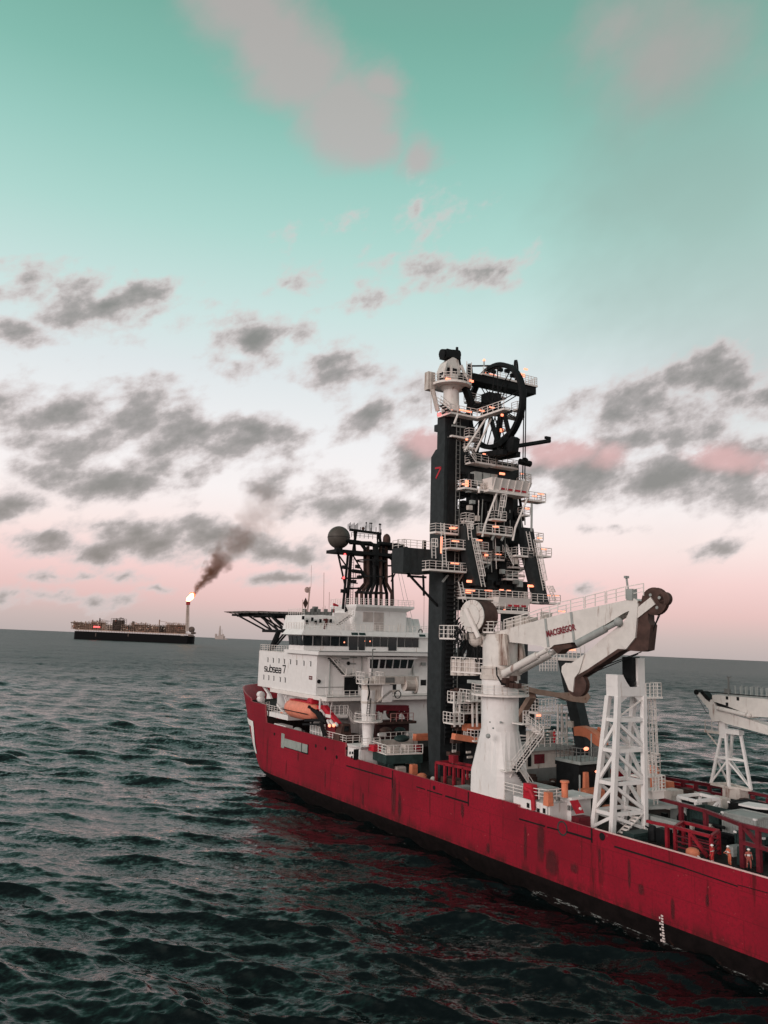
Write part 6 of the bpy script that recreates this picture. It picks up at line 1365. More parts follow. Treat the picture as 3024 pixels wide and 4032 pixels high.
for k in range(22):
    a, c = random.uniform(340, 640), random.uniform(60, 760); p = S(6, a, c, x=random.uniform(50.5, 52)); mb.box(p[0]-.1, p[0]+.1, p[1]-random.uniform(.1,.5), p[1]+random.uniform(.1,.5), p[2]-.15, p[2]+random.uniform(.1,.4))
mb.build('fittings', WN, md)
mb = MB(); mb.box(49, 54, -4, 4.8, DZ, 10.5); mb.box(51, 54.5, -4.5, 4.4, 10.5, 13); mb.build('machinery_base', BK, md)
mb = MB()
for k in range(9): y_ = 5.6-k*.9; mb.beam((50.2, y_, 10.6), (50.2-random.random(), y_-.6, 12.4), .14)
mb.build('hose', BR, md)
# starboard midships deckhouse, chute, leaning post, railed machinery right of the crane
dh = thing('deckhouse', 'weathered pale deckhouse with dark windows, behind the crane stairs', 'deckhouse', (48, -4, DZ))
d0, d1 = S(6, 1030, 640, x=45), S(6, 1500, 690, x=45)
mb = MB(); mb.box(45, 51, d1[1], d0[1]+1.5, 9.6, 12.0); mb.build('wall', WN, dh)
mb = MB(); mb.box(44.4, 51, d1[1]-.4, d0[1]+1.8, 12.0, 12.5); mb.build('roof', GG, dh)
mb = MB(); mb.box(44.98, 51, d1[1]+.2, d0[1]+1.5, DZ, 9.6); mb.build('dark_base', GY, dh)
for a, c, a2, c2, m_ in ((1100,690,1195,770,DR),(1295,735,1335,775,BK),(1040,670,1070,800,BK),(1385,730,1410,760,BK)):
    p, q_ = S(6, a, c, x=44.95), S(6, a2, c2, x=44.95); mb = MB(); mb.box(44.94, 45.0, q_[1], p[1], q_[2], p[2]); mb.build('window', m_, dh)
railing([(44.6, d0[1]+1.5, 12.5), (44.6, d1[1], 12.5)], 'pale railing along the roof edge of the weathered deckhouse', 1.2, 3)
rs = thing('railed_scaffold', 'white scaffold tower with ladder on the deckhouse roof, next to the dark leaning post', 'scaffold', (46, -6, 12.5))
mb = MB(); p = lambda a, c: S(11, a, c, x=46)
for a in (520, 570, 635): mb.beam(p(a, 780), p(a, 170 if a < 600 else 300), .22)
for c in (190, 290, 580, 700): mb.beam(p(515, c), p(640, c), .18)
mb.beam(p(570, 300), p(635, 770), .14); mb.build('scaffold_frame', WR, rs)
sp_ = thing('sheave_platform', 'white railed platform at the dark boxy winch house right of the crane', 'platform', (48, 0, DZ))
a_, b_ = S(11, 265, 280, x=48), S(11, 490, 280, x=48); mb = MB(); mb.box(48, 50, b_[1], a_[1], a_[2]-.35, a_[2]); mb.build('deck', WR, sp_)
mb = MB(); mb.rail([(50, a_[1], a_[2]), (48, a_[1], a_[2]), (48, b_[1], a_[2])], 1.9, 4, .7, .05); mb.build('railing', WR, sp_)
a_, b_ = S(11, 235, 480, x=48), S(11, 420, 480, x=48); mb = MB(); mb.box(48, 49.5, b_[1], a_[1], a_[2]-.25, a_[2]); mb.rail([(48, a_[1], a_[2]), (48, b_[1], a_[2])], 1.6, 4, .6, .05); mb.build('lower_platform', WR, sp_)
mb = MB(); mb.prism([S(11, a, c, x=50) for a, c in ((10,150),(110,0),(210,10),(270,140),(230,330),(110,480),(0,560))], (3,0,0)); mb.box(50, 53, -3.5, 2, DZ, 16); mb.build('winch_house', DK, sp_)
mb = MB(); q_ = S(11, 270, 322, x=47.6); mb.box(47.5, 47.7, q_[1]-.35, q_[1]+.35, q_[2]-.14, q_[2]+.14); mb.build('floodlight', LAMP, sp_)
mb = MB(); mb.tube(S(11, 230, 800, x=47.8), S(11, 225, 300, x=47.8), .09, 5); mb.beam(S(11, 0, 580, x=47.8), S(11, 115, 590, x=47.8), .2); mb.build('post', WR, sp_)
mb = MB()
for k in range(26): a, c = random.uniform(150, 470), random.uniform(540, 740); q_ = S(11, a, c, x=47); mb.box(47, 47.6, q_[1]-random.uniform(.1,.4), q_[1]+random.uniform(.1,.4), 12.5, max(12.7, q_[2]+.2))
single(mb, 'roof_gear', WN, 'jumble of pale gear on the deckhouse roof behind the man in red', 'gear')
# brown knuckle boom of a third crane, far side, seen behind the white crane's tip
mb = MB(); mb.prism([S(5, a, c, x=40) for a, c in ((650,740),(780,770),(920,795),(1100,795),(1115,820),(1090,860),(1000,850),(920,825),(780,805),(660,770))], (1.2,0,0)); mb.beam((40.6, 3.6, 19.8), (47, 1.5, 15), .8); single(mb, 'far_boom', mat('rusty pink steel', (.36,.24,.19), .6, dirt=RUST, dirt_amt=.4), 'rusty pinkish boom jutting out to the right beyond the white crane', 'boom')
lp = thing('leaning_post', 'dark steel post leaning to the right behind the tip of the white crane', 'post', (45, -7, DZ))
mb = MB(); y_ = -7.5; pp = [S(5, a, c, y=y_) for a, c in ((905,585),(962,585),(1085,1140),(1020,1145))]; mb.prism(pp, (0,-1.6,0)); mb.hexa([(pp[3][0]-1, y_-1.6, DZ), (pp[3][0]+2, y_-1.6, DZ), (pp[3][0]+2, y_, DZ), (pp[3][0]-1, y_, DZ)], [(pp[2][0], y_-1.6, pp[2][2]), (pp[3][0], y_-1.6, pp[3][2]), (pp[3][0], y_, pp[3][2]), (pp[2][0], y_, pp[2][2])]); mb.build('post_shaft', DK, lp)
q_ = S(5, 958, 565, y=-7.5); mb = MB(); mb.box(q_[0]-4, q_[0]+3.5, -9.2, -7.2, q_[2]-.5, q_[2]-.1); tpf = mb.build('head_platform', WR, lp); mb = MB(); mb.rail([(q_[0]+3.4, -7.3, q_[2]-.1), (q_[0]-3.9, -7.3, q_[2]-.1)], 1.8, 4, .8, .05); mb.build('railing', WR, lp, tpf)
mb = MB(); w_ = S(5, 990, 518, y=-7.1); mb.box(w_[0]-.8, w_[0]+.8, -7.2, -7.05, w_[2]-.1, w_[2]+.1); mb.build('strip_lamp', LAMP, lp, tpf)
mb = MB(); mb.rail([S(5, 790, 655, y=-7), S(5, 900, 655, y=-7)], 2.8, 6, .6, .06); mb.build('side_railing', WR, lp)
mb = MB(); w_ = S(11, 690, 435, y=-7.4); mb.box(w_[0]-.5, w_[0]+.5, -7.5, -7.2, w_[2]-.45, w_[2]+.45); mb.build('clamp', WN, lp)
ch = thing('cable_chute', 'curved faded orange chute sheet standing behind the white lattice tower', 'chute', (38, -6, DZ))
mb = MB(); oc_ = [S(5, a, c, y=-5.5) for a, c in ((1005,1012),(1040,1006),(1090,1022),(1140,1055),(1180,1110),(1178,1145),(1140,1125),(1090,1080),(1050,1070),(1010,1068))]; mb.prism(oc_, (0,-1.4,0)); mb.prism([S(5, a, c, y=-7.2) for a, c in ((1148,1045),(1162,1012),(1188,1040),(1190,1150),(1160,1100))], (0,-.3,0)); mb.build('chute_sheet', OR, ch)
bp_ = oc_[4]; mb = MB(); mb.box(bp_[0]-.4, bp_[0]+1.5, -6.8, -5.6, DZ, bp_[2]-.4); mb.build('chute_stand', GY, ch)
wp = thing('winch_platform', 'dark winch house with railed top and glowing lamp, left of the lattice tower', 'winch house', (33, 2, DZ))
w0, w1 = S(11, 795, 925, x=33), S(11, 1065, 955, x=33); mb = MB(); mb.box(33, 37, w1[1]-1.5, w0[1], DZ, w0[2]-.35); mb.build('house', BK, wp)
mb = MB(); mb.box(32.6, 37, w1[1]-1.5, w0[1]+.2, w0[2]-.35, w0[2]); mb.build('roof', GG, wp)
mb = MB(); mb.rail([(37, w0[1], w0[2]), (32.7, w0[1], w0[2]), (32.7, w1[1]-1.5, w0[2])], 1.6, 3, .7, .05); mb.build('railing', GY, wp)
for a, c, w in ((890, 758, .42), (1028, 1055, .3)): q_ = S(11, a, c, x=32.5); mb = MB(); mb.ball((32.5, q_[1], q_[2]), 1, 10, 6, (.15, w, w*.55)); mb.build('floodlight', LAMP, wp)
mb = MB(); q_ = S(11, 955, 560, x=33.5); mb.tube((33.5, q_[1], w0[2]), (33.5, q_[1], q_[2]), .09, 5); mb.tube(S(11, 805, 1340, x=31), S(11, 805, 1100, x=31), .1, 5); mb.build('lamp_post', GG, wp)
# foot of the crane: equipment platform with red crane arm, control cabin
ep = thing('equipment_platform', 'white equipment block with railed top in the gap of the red bulwark', 'equipment block', (29, 13.4, DZ))
mb = MB(); mb.box(26.0, 31.5, 11.6, 14.6, DZ, 9.5); mb.build('block', W_, ep)
mb = MB(); mb.rail([(33.2, 14.5, 9.6), (30.0, 14.5, 9.6), (26, 14.5, 9.9), (26, 11.8, 9.9)], 1.1, 3, 1.3, .05); mb.build('railing', WR, ep)
mb = MB(); mb.box(27, 31, 11.8, 13.8, 9.5, 10.9); mb.build('tank', GG, ep)
mb = MB(); mb.path([(25.6, 14.6, 8.2), (25.6, 14.6, 10.4), (25.9, 14.4, 10.8), (26.6, 13.9, 10.8)], .09, 6); mb.build('hoop_rail', WR, ep)
for a, c in ((1040,1165),(1135,1215),(1190,1215)): p = S(6, a, c, y=14.65); mb = MB(); mb.box(p[0]-.2, p[0]+.2, 14.6, 14.66, p[2]-.25, p[2]+.25); mb.build('panel', BK, ep)
mb = MB(); mb.path([S(6, a, c, y=14.9) for a, c in ((1015,1010),(1060,1030),(1085,1090),(1092,1210))], .26, 8); mb.box(28.2, 29.6, 14.0, 14.8, 9.6, 11.2); single(mb, 'jib_arm', RD, 'small red hooked jib arm beside the foot of the white crane', 'jib arm')
load(6, 1230, 1075, 25.5, .8, .8, 1.4, OR, 'post_box', 'pale orange post box at the end of the equipment block', 'box', z0=9.5)
cc = thing('control_cabin', 'white control cabin with an open red hatch and orange vent pipe on its roof', 'cabin', (26, 11.2, DZ))
mb = MB(); mb.slab([(28.2, 11.6), (25.4, 11.6), (25.4, 8.6), (28.2, 8.6)], DZ, 9.9); mb.build('wall', W_, cc)
mb = MB(); mb.slab([(28.6, 12.0), (24.9, 12.0), (24.9, 8.2), (28.6, 8.2)], 9.91, 10.15); mb.build('roof', W_, cc)
mb = MB(); p = S(11, 610, 1390, z=10.15); mb.lathe((p[0], p[1], 10.15), (0,0,1), [(.36,0),(.36,1.5),(.5,1.55),(.5,1.75)], 14); mb.build('vent_pipe', OR, cc)
p, q_ = S(11, 730, 1465, x=24.3), S(11, 865, 1600, x=24.3); mb = MB(); mb.hexa([(24.2, p[1]-.3, p[2]), (24.3, p[1]-.3, p[2]), (24.3, q_[1], p[2]-.0), (24.2, q_[1]+.35, p[2])], [(24.2, p[1]-.3, p[2]), (24.3, p[1], p[2]+.01), (24.3, q_[1], p[2]+.01), (24.2, q_[1], p[2]+.01)]) if False else mb.prism([(24.9, p[1], p[2]+.1), (24.3, p[1]-.35, q_[2]), (24.3, q_[1], q_[2]+.05), (24.9, q_[1]+.35, p[2]+.15)], (.08,0,0)); mb.build('hatch', RD, cc)
mb = MB(); c_ = S(11, 815, 1540, x=24.4); mb.lathe((24.5, c_[1], c_[2]), (-1,0,0), [(.16,0),(.16,.15)], 10); mb.build('hatch_badge', W_, cc)
for a, c in ((570,1500),(660,1530),(705,1525)): p = S(11, a, c, y=11.65) if a < 600 else S(11, a, c, x=25.35); mb = MB(); mb.box(p[0]-.1, p[0]+.1, p[1]-.1, p[1]+.1, p[2]-.25, p[2]+.25); mb.build('wall_box', GY, cc)
mb = MB(); mb.beam(S(11, 440, 1370, y=12.5), S(11, 530, 1370, y=12.5), .1); mb.beam(S(11, 455, 1370, y=12.5), S(11, 525, 1540, y=12.5), .1); mb.beam(S(11, 800, 1370, x=25), S(11, 890, 1420, x=25), .12); mb.build('awning_frame', WR, cc)
load(11, 820, 1590, 24.0, 1.2, 1.8, 1.2, DR, 'winch_box', 'dark red box directly under the open red hatch', 'box', z0=DZ)
load(11, 930, 1440, 29, 1.8, 2.4, 1.9, BK, 'hose_heap', 'black heap of hoses left of the lattice tower foot', 'hoses', z0=DZ, rnd=True)
load(11, 960, 1310, 31, 1.4, 3.2, 1.1, OR, 'orange_cover', 'orange cover plate low behind the lattice tower, left side', 'cover', z0=8.4)
load(11, 885, 1180, 32.4, .5, .7, 2.6, OR, 'orange_post', 'tall thin orange post left of the lattice tower', 'post', z0=8.6)
load(11, 1175, 1490, 27, 1.6, 1.8, 1.3, OR, 'orange_buoy', 'round orange buoy seen through the lattice tower', 'buoy', z0=DZ, rnd=True)
load(10, 40, 880, 17.5, 1.6, 3.0, .8, GN, 'green_crate', 'dark green low crate inside the lattice tower foot', 'crate', z0=DZ)
# lots of dark gear filling the mid deck
random.seed(21)
GEAR = [('valve_skid', 'valve skid'), ('hose_reel', 'reel'), ('tool_chest', 'chest')]
mbs = MB()
for k in range(70):
    x_, y_ = random.uniform(28, 52), random.uniform(-11, 7)
    if x_ < 39 and y_ > 4: continue
    h_ = random.uniform(.3, 1.8); s_ = random.uniform(.3, 1.1); mbs.box(x_-s_, x_+s_, y_-s_*.8, y_+s_*.8, DZ, DZ+h_)
    if k % 3 == 0: mbs.tube((x_, y_-1.5, DZ+h_), (x_, y_+1.5, DZ+h_+.3), .15, 6)
o = mbs.build('deck_gear', BR, None); o['label'] = 'dark rusty deck gear piled along the middle of the ship'; o['kind'] = 'stuff'; o['category'] = 'deck gear'; ONSHIP.append(o)
mbs = MB()
for k in range(150):
    x_, y_ = random.uniform(1, 24), random.uniform(-12.5, 9.2)
    if 19 < x_ and y_ > 5: continue
    if 8 < x_ < 15 and y_ > 6.5 or x_ < 9 and y_ > 7: continue
    h_ = random.uniform(.2, 1.6); s_ = random.uniform(.1, .7); kind = k % 4
    if kind == 0: mbs.tube((x_-2, y_, DZ+h_), (x_+2, y_+random.uniform(-.4,.4), DZ+h_), .1+s_*.12, 7)
    elif kind == 1: mbs.box(x_-s_, x_+s_, y_-s_*.7, y_+s_*.7, DZ, DZ+h_)
    elif kind == 2: mbs.lathe((x_, y_, DZ), (0,0,1), [(s_*.8,0),(s_,.1),(s_,h_*.7),(s_*.6,h_)], 10)
    else: mbs.beam((x_, y_-1.2, DZ+.2), (x_+.3, y_+1.2, DZ+h_), .12+s_*.1)
o = mbs.build('deck_pipework', BK, None); o['label'] = 'black tangle of pipes and gear covering the aft deck'; o['kind'] = 'stuff'; o['category'] = 'pipework'; ONSHIP.append(o)
mbs = MB()
for k in range(60):
    x_, y_ = random.uniform(2, 50), random.uniform(-12, 9)
    if x_ < 39 and y_ > 5: continue
    s_ = random.uniform(.08, .3); h_ = random.uniform(.2, 1.5); mbs.box(x_-s_, x_+s_, y_-s_, y_+s_, DZ+h_-.2, DZ+h_+s_)
o = mbs.build('loose_fittings', WN, None); o['label'] = 'small pale fittings scattered over the cluttered deck'; o['kind'] = 'stuff'; o['category'] = 'fittings'; ONSHIP.append(o)
# big orange vertical tank, coiled reel, starboard side
ot = thing('storage_tank', 'tall orange cylinder tank right of the lattice tower', 'tank', (33, -9.5, DZ))
p = S(7, 728, 1010, x=33); mb = MB(); mb.lathe((33, p[1], DZ), (0,0,1), [(1.0,0),(1.0,1.6),(1.15,1.62),(1.15,3.6),(1.0,3.7),(.9,4.2)], 22); mb.build('tank_shell', OR, ot, smooth=True)
mb = MB()
for k in range(6): a = k*1.05; mb.tube((33+.6*math.cos(a), p[1]+.6*math.sin(a), DZ+4.1), (33+.9*math.cos(a), p[1]+.9*math.sin(a), DZ+4.8), .16, 6)
mb.build('tank_valve', BK, ot)
lad = thing('caged_platform', 'white caged ladder platform right above the orange tank', 'platform', (30, -6.5, DZ))
for a in range(2):
    q_ = S(10, 340+a*75, 420, x=28); mb = MB(); mb.lathe((28, q_[1]+.2, q_[2]-1.0), (.5,1,0), [(1.3,0),(1.3,.1)], 24); single(mb, 'cable_reel', mat('faded orange %d' % a, (.55,.22,.12), .6), ('left' if a == 0 else 'right')+' round faded orange reel flange at the foot of the orange tank', 'reel', 'round orange reel flanges')
mb = MB(); a_, b_ = S(7, 640, 920, x=29), S(7, 785, 920, x=29); mb.box(28.5, 30.5, b_[1], a_[1], a_[2]-.2, a_[2]); mb.rail([(28.6, a_[1], a_[2]), (28.6, b_[1], a_[2]), (30.5, b_[1], a_[2])], 2.6, 5, .7, .055); mb.build('platform', WR, lad)
mb = MB(); mb.box(29.3, 30.4, (a_[1]+b_[1])/2-.6, (a_[1]+b_[1])/2+.6, DZ, a_[2]-.2); mb.build('stand', WN, lad)
load(10, 455, 400, 27, 1.8, 2.4, 2.2, WN, 'pump_unit', 'off-white pump unit right of the round orange reels', 'pump', z0=DZ)
load(10, 400, 300, 31, 1.5, 1.2, 2.3, OR, 'deck_locker', 'faded orange locker beside the far dark red fence', 'locker', z0=DZ)
mb = MB(); a_ = [S(10, a, c, z=9.6) for a, c in ((170,440),(520,480),(530,545),(150,560))]; mb.prism(a_, (0,0,-.3)); mb.box(a_[3][0]-.5, a_[1][0]+1, a_[1][1]-1, a_[0][1]-1.6, DZ, 9.3); single(mb, 'hatch_cover', GG, 'flat grey-green hatch cover behind the lattice tower', 'hatch cover')
mb = MB(); mb.beam(S(10, 150, 680, z=8.4), S(10, 560, 780, z=8.4), 1.0, .5); mb.beam(S(10, 160, 770, z=7.6), S(10, 520, 860, z=7.6), .5, .5); single(mb, 'pale_beam', GG, 'long pale grey beam lying along the deck behind the red fence', 'beam')
# white open cargo frame
wf = thing('cargo_cage', 'open white cargo frame with slanted legs behind the red fence', 'cargo frame', (20, -2.5, DZ))
tp = [S(10, a, c, z=10) for a, c in ((540,430),(760,490),(1045,460),(810,402))]; mb = MB()
for k in range(4): mb.beam(tp[k], tp[(k+1) % 4], .32)
for k in range(4): mb.beam(tp[k], (tp[k][0], tp[k][1], DZ), .28)
mb.beam((tp[0][0], tp[0][1], 9.8), (tp[1][0]+.8, tp[1][1], DZ), .26); mb.beam((tp[2][0], tp[2][1], 9.8), (tp[1][0], tp[1][1]-.8, 7.6), .26); mb.beam((tp[0][0], tp[0][1], 8.0), (tp[1][0], tp[1][1], 8.0), .2); mb.build('frame', W_, wf)
# containers
def container(x0, x1, y0, y1, z0, h, m, label, root_name='container', open_top=False):
    t_ = thing(root_name, label, 'container', ((x0+x1)/2, (y0+y1)/2, z0)); mb = MB()
    if open_top:
        w = .12; mb.box(x0, x1, y0, y0+w, z0, z0+h); mb.box(x0, x1, y1-w, y1, z0, z0+h); mb.box(x0, x0+w, y0+w, y1-w, z0, z0+h); mb.box(x1-w, x1, y0+w, y1-w, z0, z0+h); mb.box(x0+w, x1-w, y0+w, y1-w, z0, z0+.4)
    else: mb.box(x0, x1, y0, y1, z0, z0+h)
    for k in range(int((x1-x0)/.35)): xx = x0+.18+k*.35; mb.box(xx, xx+.14, y1, y1+.04, z0+.2, z0+h-.2)
    for k in range(int((y1-y0)/.35)): yy = y0+.18+k*.35; mb.box(x0-.04, x0, yy, yy+.14, z0+.2, z0+h-.2)
    mb.build('body', m, t_); mb = MB()
    for xx in (x0, x1):
        for yy in (y0, y1): mb.beam((xx, yy, z0), (xx, yy, z0+h+.06), .2)
    for z in (z0+.08, z0+h): mb.beam((x0, y1, z), (x1, y1, z), .18); mb.beam((x0, y0, z), (x0, y1, z), .18); mb.beam((x1, y0, z), (x1, y1, z), .18); mb.beam((x0, y0, z), (x1, y0, z), .18)
    mb.build('corner_frame', m, t_); mb = MB()
    for xx, yy in ((x0, y1), (x1, y1), (x0, y0)): mb.box(xx-.16, xx+.16, yy-.16, yy+.16, z0+h-.1, z0+h+.08)
    mb.build('corner_casting', W_, t_); return t_
container(14.2, 18.0, -1.2, 1.6, DZ, 2.4, GN, 'dark green open-topped container behind the red fence', open_top=True)
container(9.9, 13.6, -1.6, 1.6, DZ, 2.7, GG, 'stained grey container at the right edge, behind the dark red posts')
container(6.5, 9.4, 3.0, 5.4, DZ, 2.0, GN, 'low dark green container right of the red slatted basket')
container(9.0, 18.0, -8.5, -5.5, DZ, 2.4, BK, 'long black container across the far side at the right edge')
mb = MB(); mb.prism([S(10, a, c, z=9.85) for a, c in ((1290,520),(1420,495),(1659,530),(1659,575),(1510,565))], (0,0,-.2)); single(mb, 'deck_board', W_, 'pale flat lid lying on the long black container', 'lid')
load(10, 1390, 960, 6.2, 1.2, 1.4, 1.6, GN, 'green_locker', 'dark green locker with white labels between the red posts', 'locker', z0=DZ)
load(10, 1245, 1040, 9, .8, 1.6, .9, GG, 'grey_crate', 'grey crate beneath the dark green container', 'crate', z0=DZ)
# red pipe barriers
def barrier(rails, posts, name, label, m, w=.28, cat='fence', group='red pipe fences'):
    t_ = thing(name, label, cat, (*rails[0][0][:2], DZ), group); mb = MB()
    for a, b_ in rails: mb.beam(a, b_, w)
    mb.build('rail', m, t_)
    for a, b_ in posts: mb = MB(); mb.beam(a, b_, w*1.15, up=(1,0,0)); mb.build('post', m, t_)
    return t_
H1 = 9.35; v = lambda a, c, y=10.0: S(10, a, c, y=y)
a0, a1, a2 = v(150, 735), v(510, 805), v(950, 937)
barrier([((a0[0], 10.0, H1-.1), (a1[0], 10.0, H1))], [((v(400,810)[0], 10, H1), (v(400,810)[0], 10, DZ))], 'pipe_barrier', 'red pipe rail running from the lattice tower to the slatted basket', RM)
bk = thing('slatted_basket', 'bright red open basket with slatted sides beside the men in helmets', 'basket', (10.5, 8.5, DZ))
C4 = [(a1[0]+.1, 10.0), (a2[0], 10.0), (a2[0]+1.2, 7.3), (a1[0]+1.3, 7.3)]
mb = MB()
for k in range(4): mb.beam((*C4[k], H1), (*C4[(k+1) % 4], H1), .28)
mb.build('top_rail', RM, bk)
for k in range(4): mb = MB(); mb.beam((*C4[k], H1), (*C4[k], DZ), .28, up=(1,0,0)); mb.build('post', RM, bk)
m0 = ((C4[0][0]+C4[1][0])/2+.3, 10.0); mb = MB(); mb.beam((*m0, H1), (*m0, DZ), .26); mb.beam((*m0, H1-.1), (C4[1][0]+.4, 10.0, DZ+.2), .28); mb.build('brace', RM, bk)
mb = MB()
for z in (7.6, 8.1, 8.6):
    for k in range(3): mb.beam((*C4[k], z), (*C4[k+1], z), .12)
mb.build('slat', DR, bk)
x0_, x1_ = v(1330, 770, 9.4), v(1659, 835, 9.4)
barrier([((x0_[0]+.1, 9.4, 10.9), (2.0, 9.4, 10.9)), ((x0_[0], 9.4, 9.4), (2.0, 9.4, 9.3)), ((x0_[0]-.2, 9.4, 10.8), (4.0, 9.4, 9.4)), ((x0_[0], 9.4, 10.9), (13.5, 4.5, 10.3)), ((13.5, 4.5, 10.3), (21, 2.4, 10.0))],
        [((x0_[0], 9.4, 11.0), (x0_[0], 9.4, DZ)), ((4.2, 9.4, 10.9), (4.2, 9.4, DZ)), ((2.6, 9.4, 10.9), (2.6, 9.4, DZ)), ((13.5, 4.5, 10.3), (13.5, 4.5, DZ)), ((17.5, 3.3, 10.1), (17.5, 3.3, DZ))], 'pipe_barrier', 'dark red heavy pipe barrier at the right edge, beside the man on the right', DR, .34)
fy = -14.2; fx0, fx1, fx2 = S(10, 290, 185, y=fy)[0], S(10, 1260, 350, y=fy)[0], S(10, 1659, 425, y=fy)[0]
z0_, z1_ = S(10, 290, 185, y=fy)[2], S(10, 1260, 345, y=fy)[2]
barrier([((fx0, fy, z0_), (fx1, fy, z1_)), ((fx0-5, fy, z0_+.15), (fx1, fy, z1_+.1)), ((fx0, fy, z0_-.9), (fx1, fy, z1_-.9)), ((fx1-1.5, fy, z1_), (fx2-2, fy, z1_-.1))],
        [((fx0-k*(fx0-fx2)/8, fy, z0_), (fx0-k*(fx0-fx2)/8, fy, DZ)) for k in range(9)], 'pipe_barrier', 'long dark red pipe fence along the far starboard side', DR, .34)
random.seed(31)
for k, lab in enumerate(('dark brown crate low beside the far red fence, near the orange tank', 'grey-brown crate halfway along the far red fence', 'brown crate by the foot of the small lattice rest', 'rusty crate between the white cargo frame and the far fence')):
    x_, y_ = ((29.5, -12.6), (26.0, -11.5), (20.0, -11.8), (22, -9))[k]; mb = MB(); s_ = (.9, .8, 1.1, 1.0)[k]; mb.box(x_-s_, x_+s_, y_-s_*.8, y_+s_*.8, DZ, DZ+1.3+.2*k); mb.box(x_-s_-.04, x_-s_, y_-s_*.7, y_+s_*.7, DZ+.4, DZ+.55); mb.box(x_-s_*.8, x_+s_*.8, y_-s_*.5, y_+s_*.5, DZ+1.3+.2*k, DZ+1.45+.2*k); single(mb, 'crate', (BR, GY, BR, WN)[k], lab, 'crate')
mb = MB(); p = S(10, 720, 1150, z=8.0); mb.lathe((p[0], p[1], DZ), (0,0,1), [(.5,0),(.62,.3),(.62,1.0),(.55,1.2),(.3,1.35)], 14); single(mb, 'net_bag', OR, 'orange bulging net bag at the rail left of the men', 'bag', smooth=True)
mb = MB(); mb.path([S(10, a, c, y=12.5) for a, c in ((760,1160),(790,1180),(840,1225))], .08, 6); single(mb, 'white_hose', W_, 'white hose hanging by the orange net bag', 'hose')

# ------------------------------------------------------------------ people
def person(loc, face, label, cover, pose=0, h=1.78):
    """one skinned body: hips, spine, head, arms with fingers, legs; face = heading in radians (0 looks forward)"""
    k = h/1.78; t_ = thing('person', label, 'person', loc, 'crew in overalls and helmets')
    V, E, Rr = [], [], []
    def v(p, r, par=None):
        V.append(p); Rr.append(r)
        if par is not None: E.append((par, len(V)-1))
        return len(V)-1
    lean = .12 if pose == 1 else .0
    hip = v((0,0,.95), .15); waist = v((lean*.3,0,1.12), .145, hip); chest = v((lean*.7,0,1.34), .17, waist); neck = v((lean,0,1.50), .065, chest); hd1 = v((lean+.02,0,1.60), .095, neck); v((lean+.02,0,1.70), .09, hd1); v((lean+.115,0,1.60), .018, hd1)
    for s in (1, -1):
        st = .09 if pose != 2 else .12*s+.0
        kn = v((.02+(st if pose == 2 else 0), s*.11, .52), .085, v((0, s*.10, .88), .11, hip)); an = v((-.02+(st if pose == 2 else 0), s*.12, .10), .06, kn); v((.12+(st if pose == 2 else 0), s*.13, .045), .05, an)
        sh = v((lean*.9, s*.21, 1.43), .078, chest)
        if pose == 1: el_, wr = (.16, s*.27, 1.22), (.40, s*.16, 1.16)
        elif pose == 2: el_, wr = (-.06, s*.30, 1.17), (.12, s*.26, .98)
        else: el_, wr = (-.03, s*.29, 1.16), (.06, s*.28, .93)
        e_ = v(el_, .058, sh); w_ = v(wr, .04, e_); d = Vector(wr)-Vector(el_); d.normalize(); pm = v(tuple(Vector(wr)+d*.06), .035, w_)
        for f in range(4): b_ = Vector(wr)+d*.09+Vector((.026*(f-1.5), 0, 0)); q0 = v(tuple(b_), .011, pm); v(tuple(b_+d*(.055, .065, .06, .045)[f]+Vector((.01, -s*.02, 0))), .009, q0)
        v(tuple(Vector(wr)+d*.05+Vector((.055, -s*.01, 0))), .011, pm)
    me = bpy.data.meshes.new('body'); me.from_pydata([tuple(c*k for c in p) for p in V], E, []); ob = bpy.data.objects.new('body', me); C.objects.link(ob)
    ob.modifiers.new('skin', 'SKIN'); sub = ob.modifiers.new('sub', 'SUBSURF'); sub.levels = 1; sub.render_levels = 1
    for i, r_ in enumerate(Rr): me.skin_vertices[0].data[i].radius = (r_*k, r_*k)
    me.skin_vertices[0].data[0].use_root = True
    dg = bpy.context.evaluated_depsgraph_get(); nm = bpy.data.meshes.new_from_object(ob.evaluated_get(dg)); bpy.data.objects.remove(ob)
    nm.name = 'body'; nm.materials.clear()
    for m_ in (cover, SKIN, BOOT, REFL): nm.materials.append(m_)
    for p in nm.polygons:
        c = p.center/k; p.use_smooth = True
        hand = (abs(c.y) > .10 and c.z < 1.14 and c.x > .10 and pose == 1 and c.x > .36) or (pose != 1 and abs(c.y) > .2 and c.z < .94 and c.z > .7)
        p.material_index = 1 if c.z > 1.53 or hand else (2 if c.z < .14 else (3 if (.40 < c.z < .47 or 1.20 < c.z < 1.25) else 0))
    b_ = bpy.data.objects.new('body', nm); C.objects.link(b_); b_.parent = t_
    mb = MB(); mb.lathe((loc[0]+(lean+.02)*k, loc[1], loc[2]+1.665*k), (0,0,1), [(.15*k,0),(.135*k,.03*k),(.115*k,.08*k),(.07*k,.12*k),(.02*k,.135*k)], 14); mb.add([(loc[0]+k*(lean+.10+a), loc[1]+k*c, loc[2]+k*1.672) for a, c in ((0,-.1),(.09,-.06),(.09,.06),(0,.1))], [(0,1,2,3)]); mb.build('helmet', HATW, t_, smooth=True)
    t_.rotation_euler = (0, 0, face); return t_
P_ = S(10, 970, 1285, z=DZ); person((P_[0], P_[1], DZ), rad(10), 'person in bright red overalls and white helmet at the rail, nearest the basket corner', COVR, 0, 1.8)
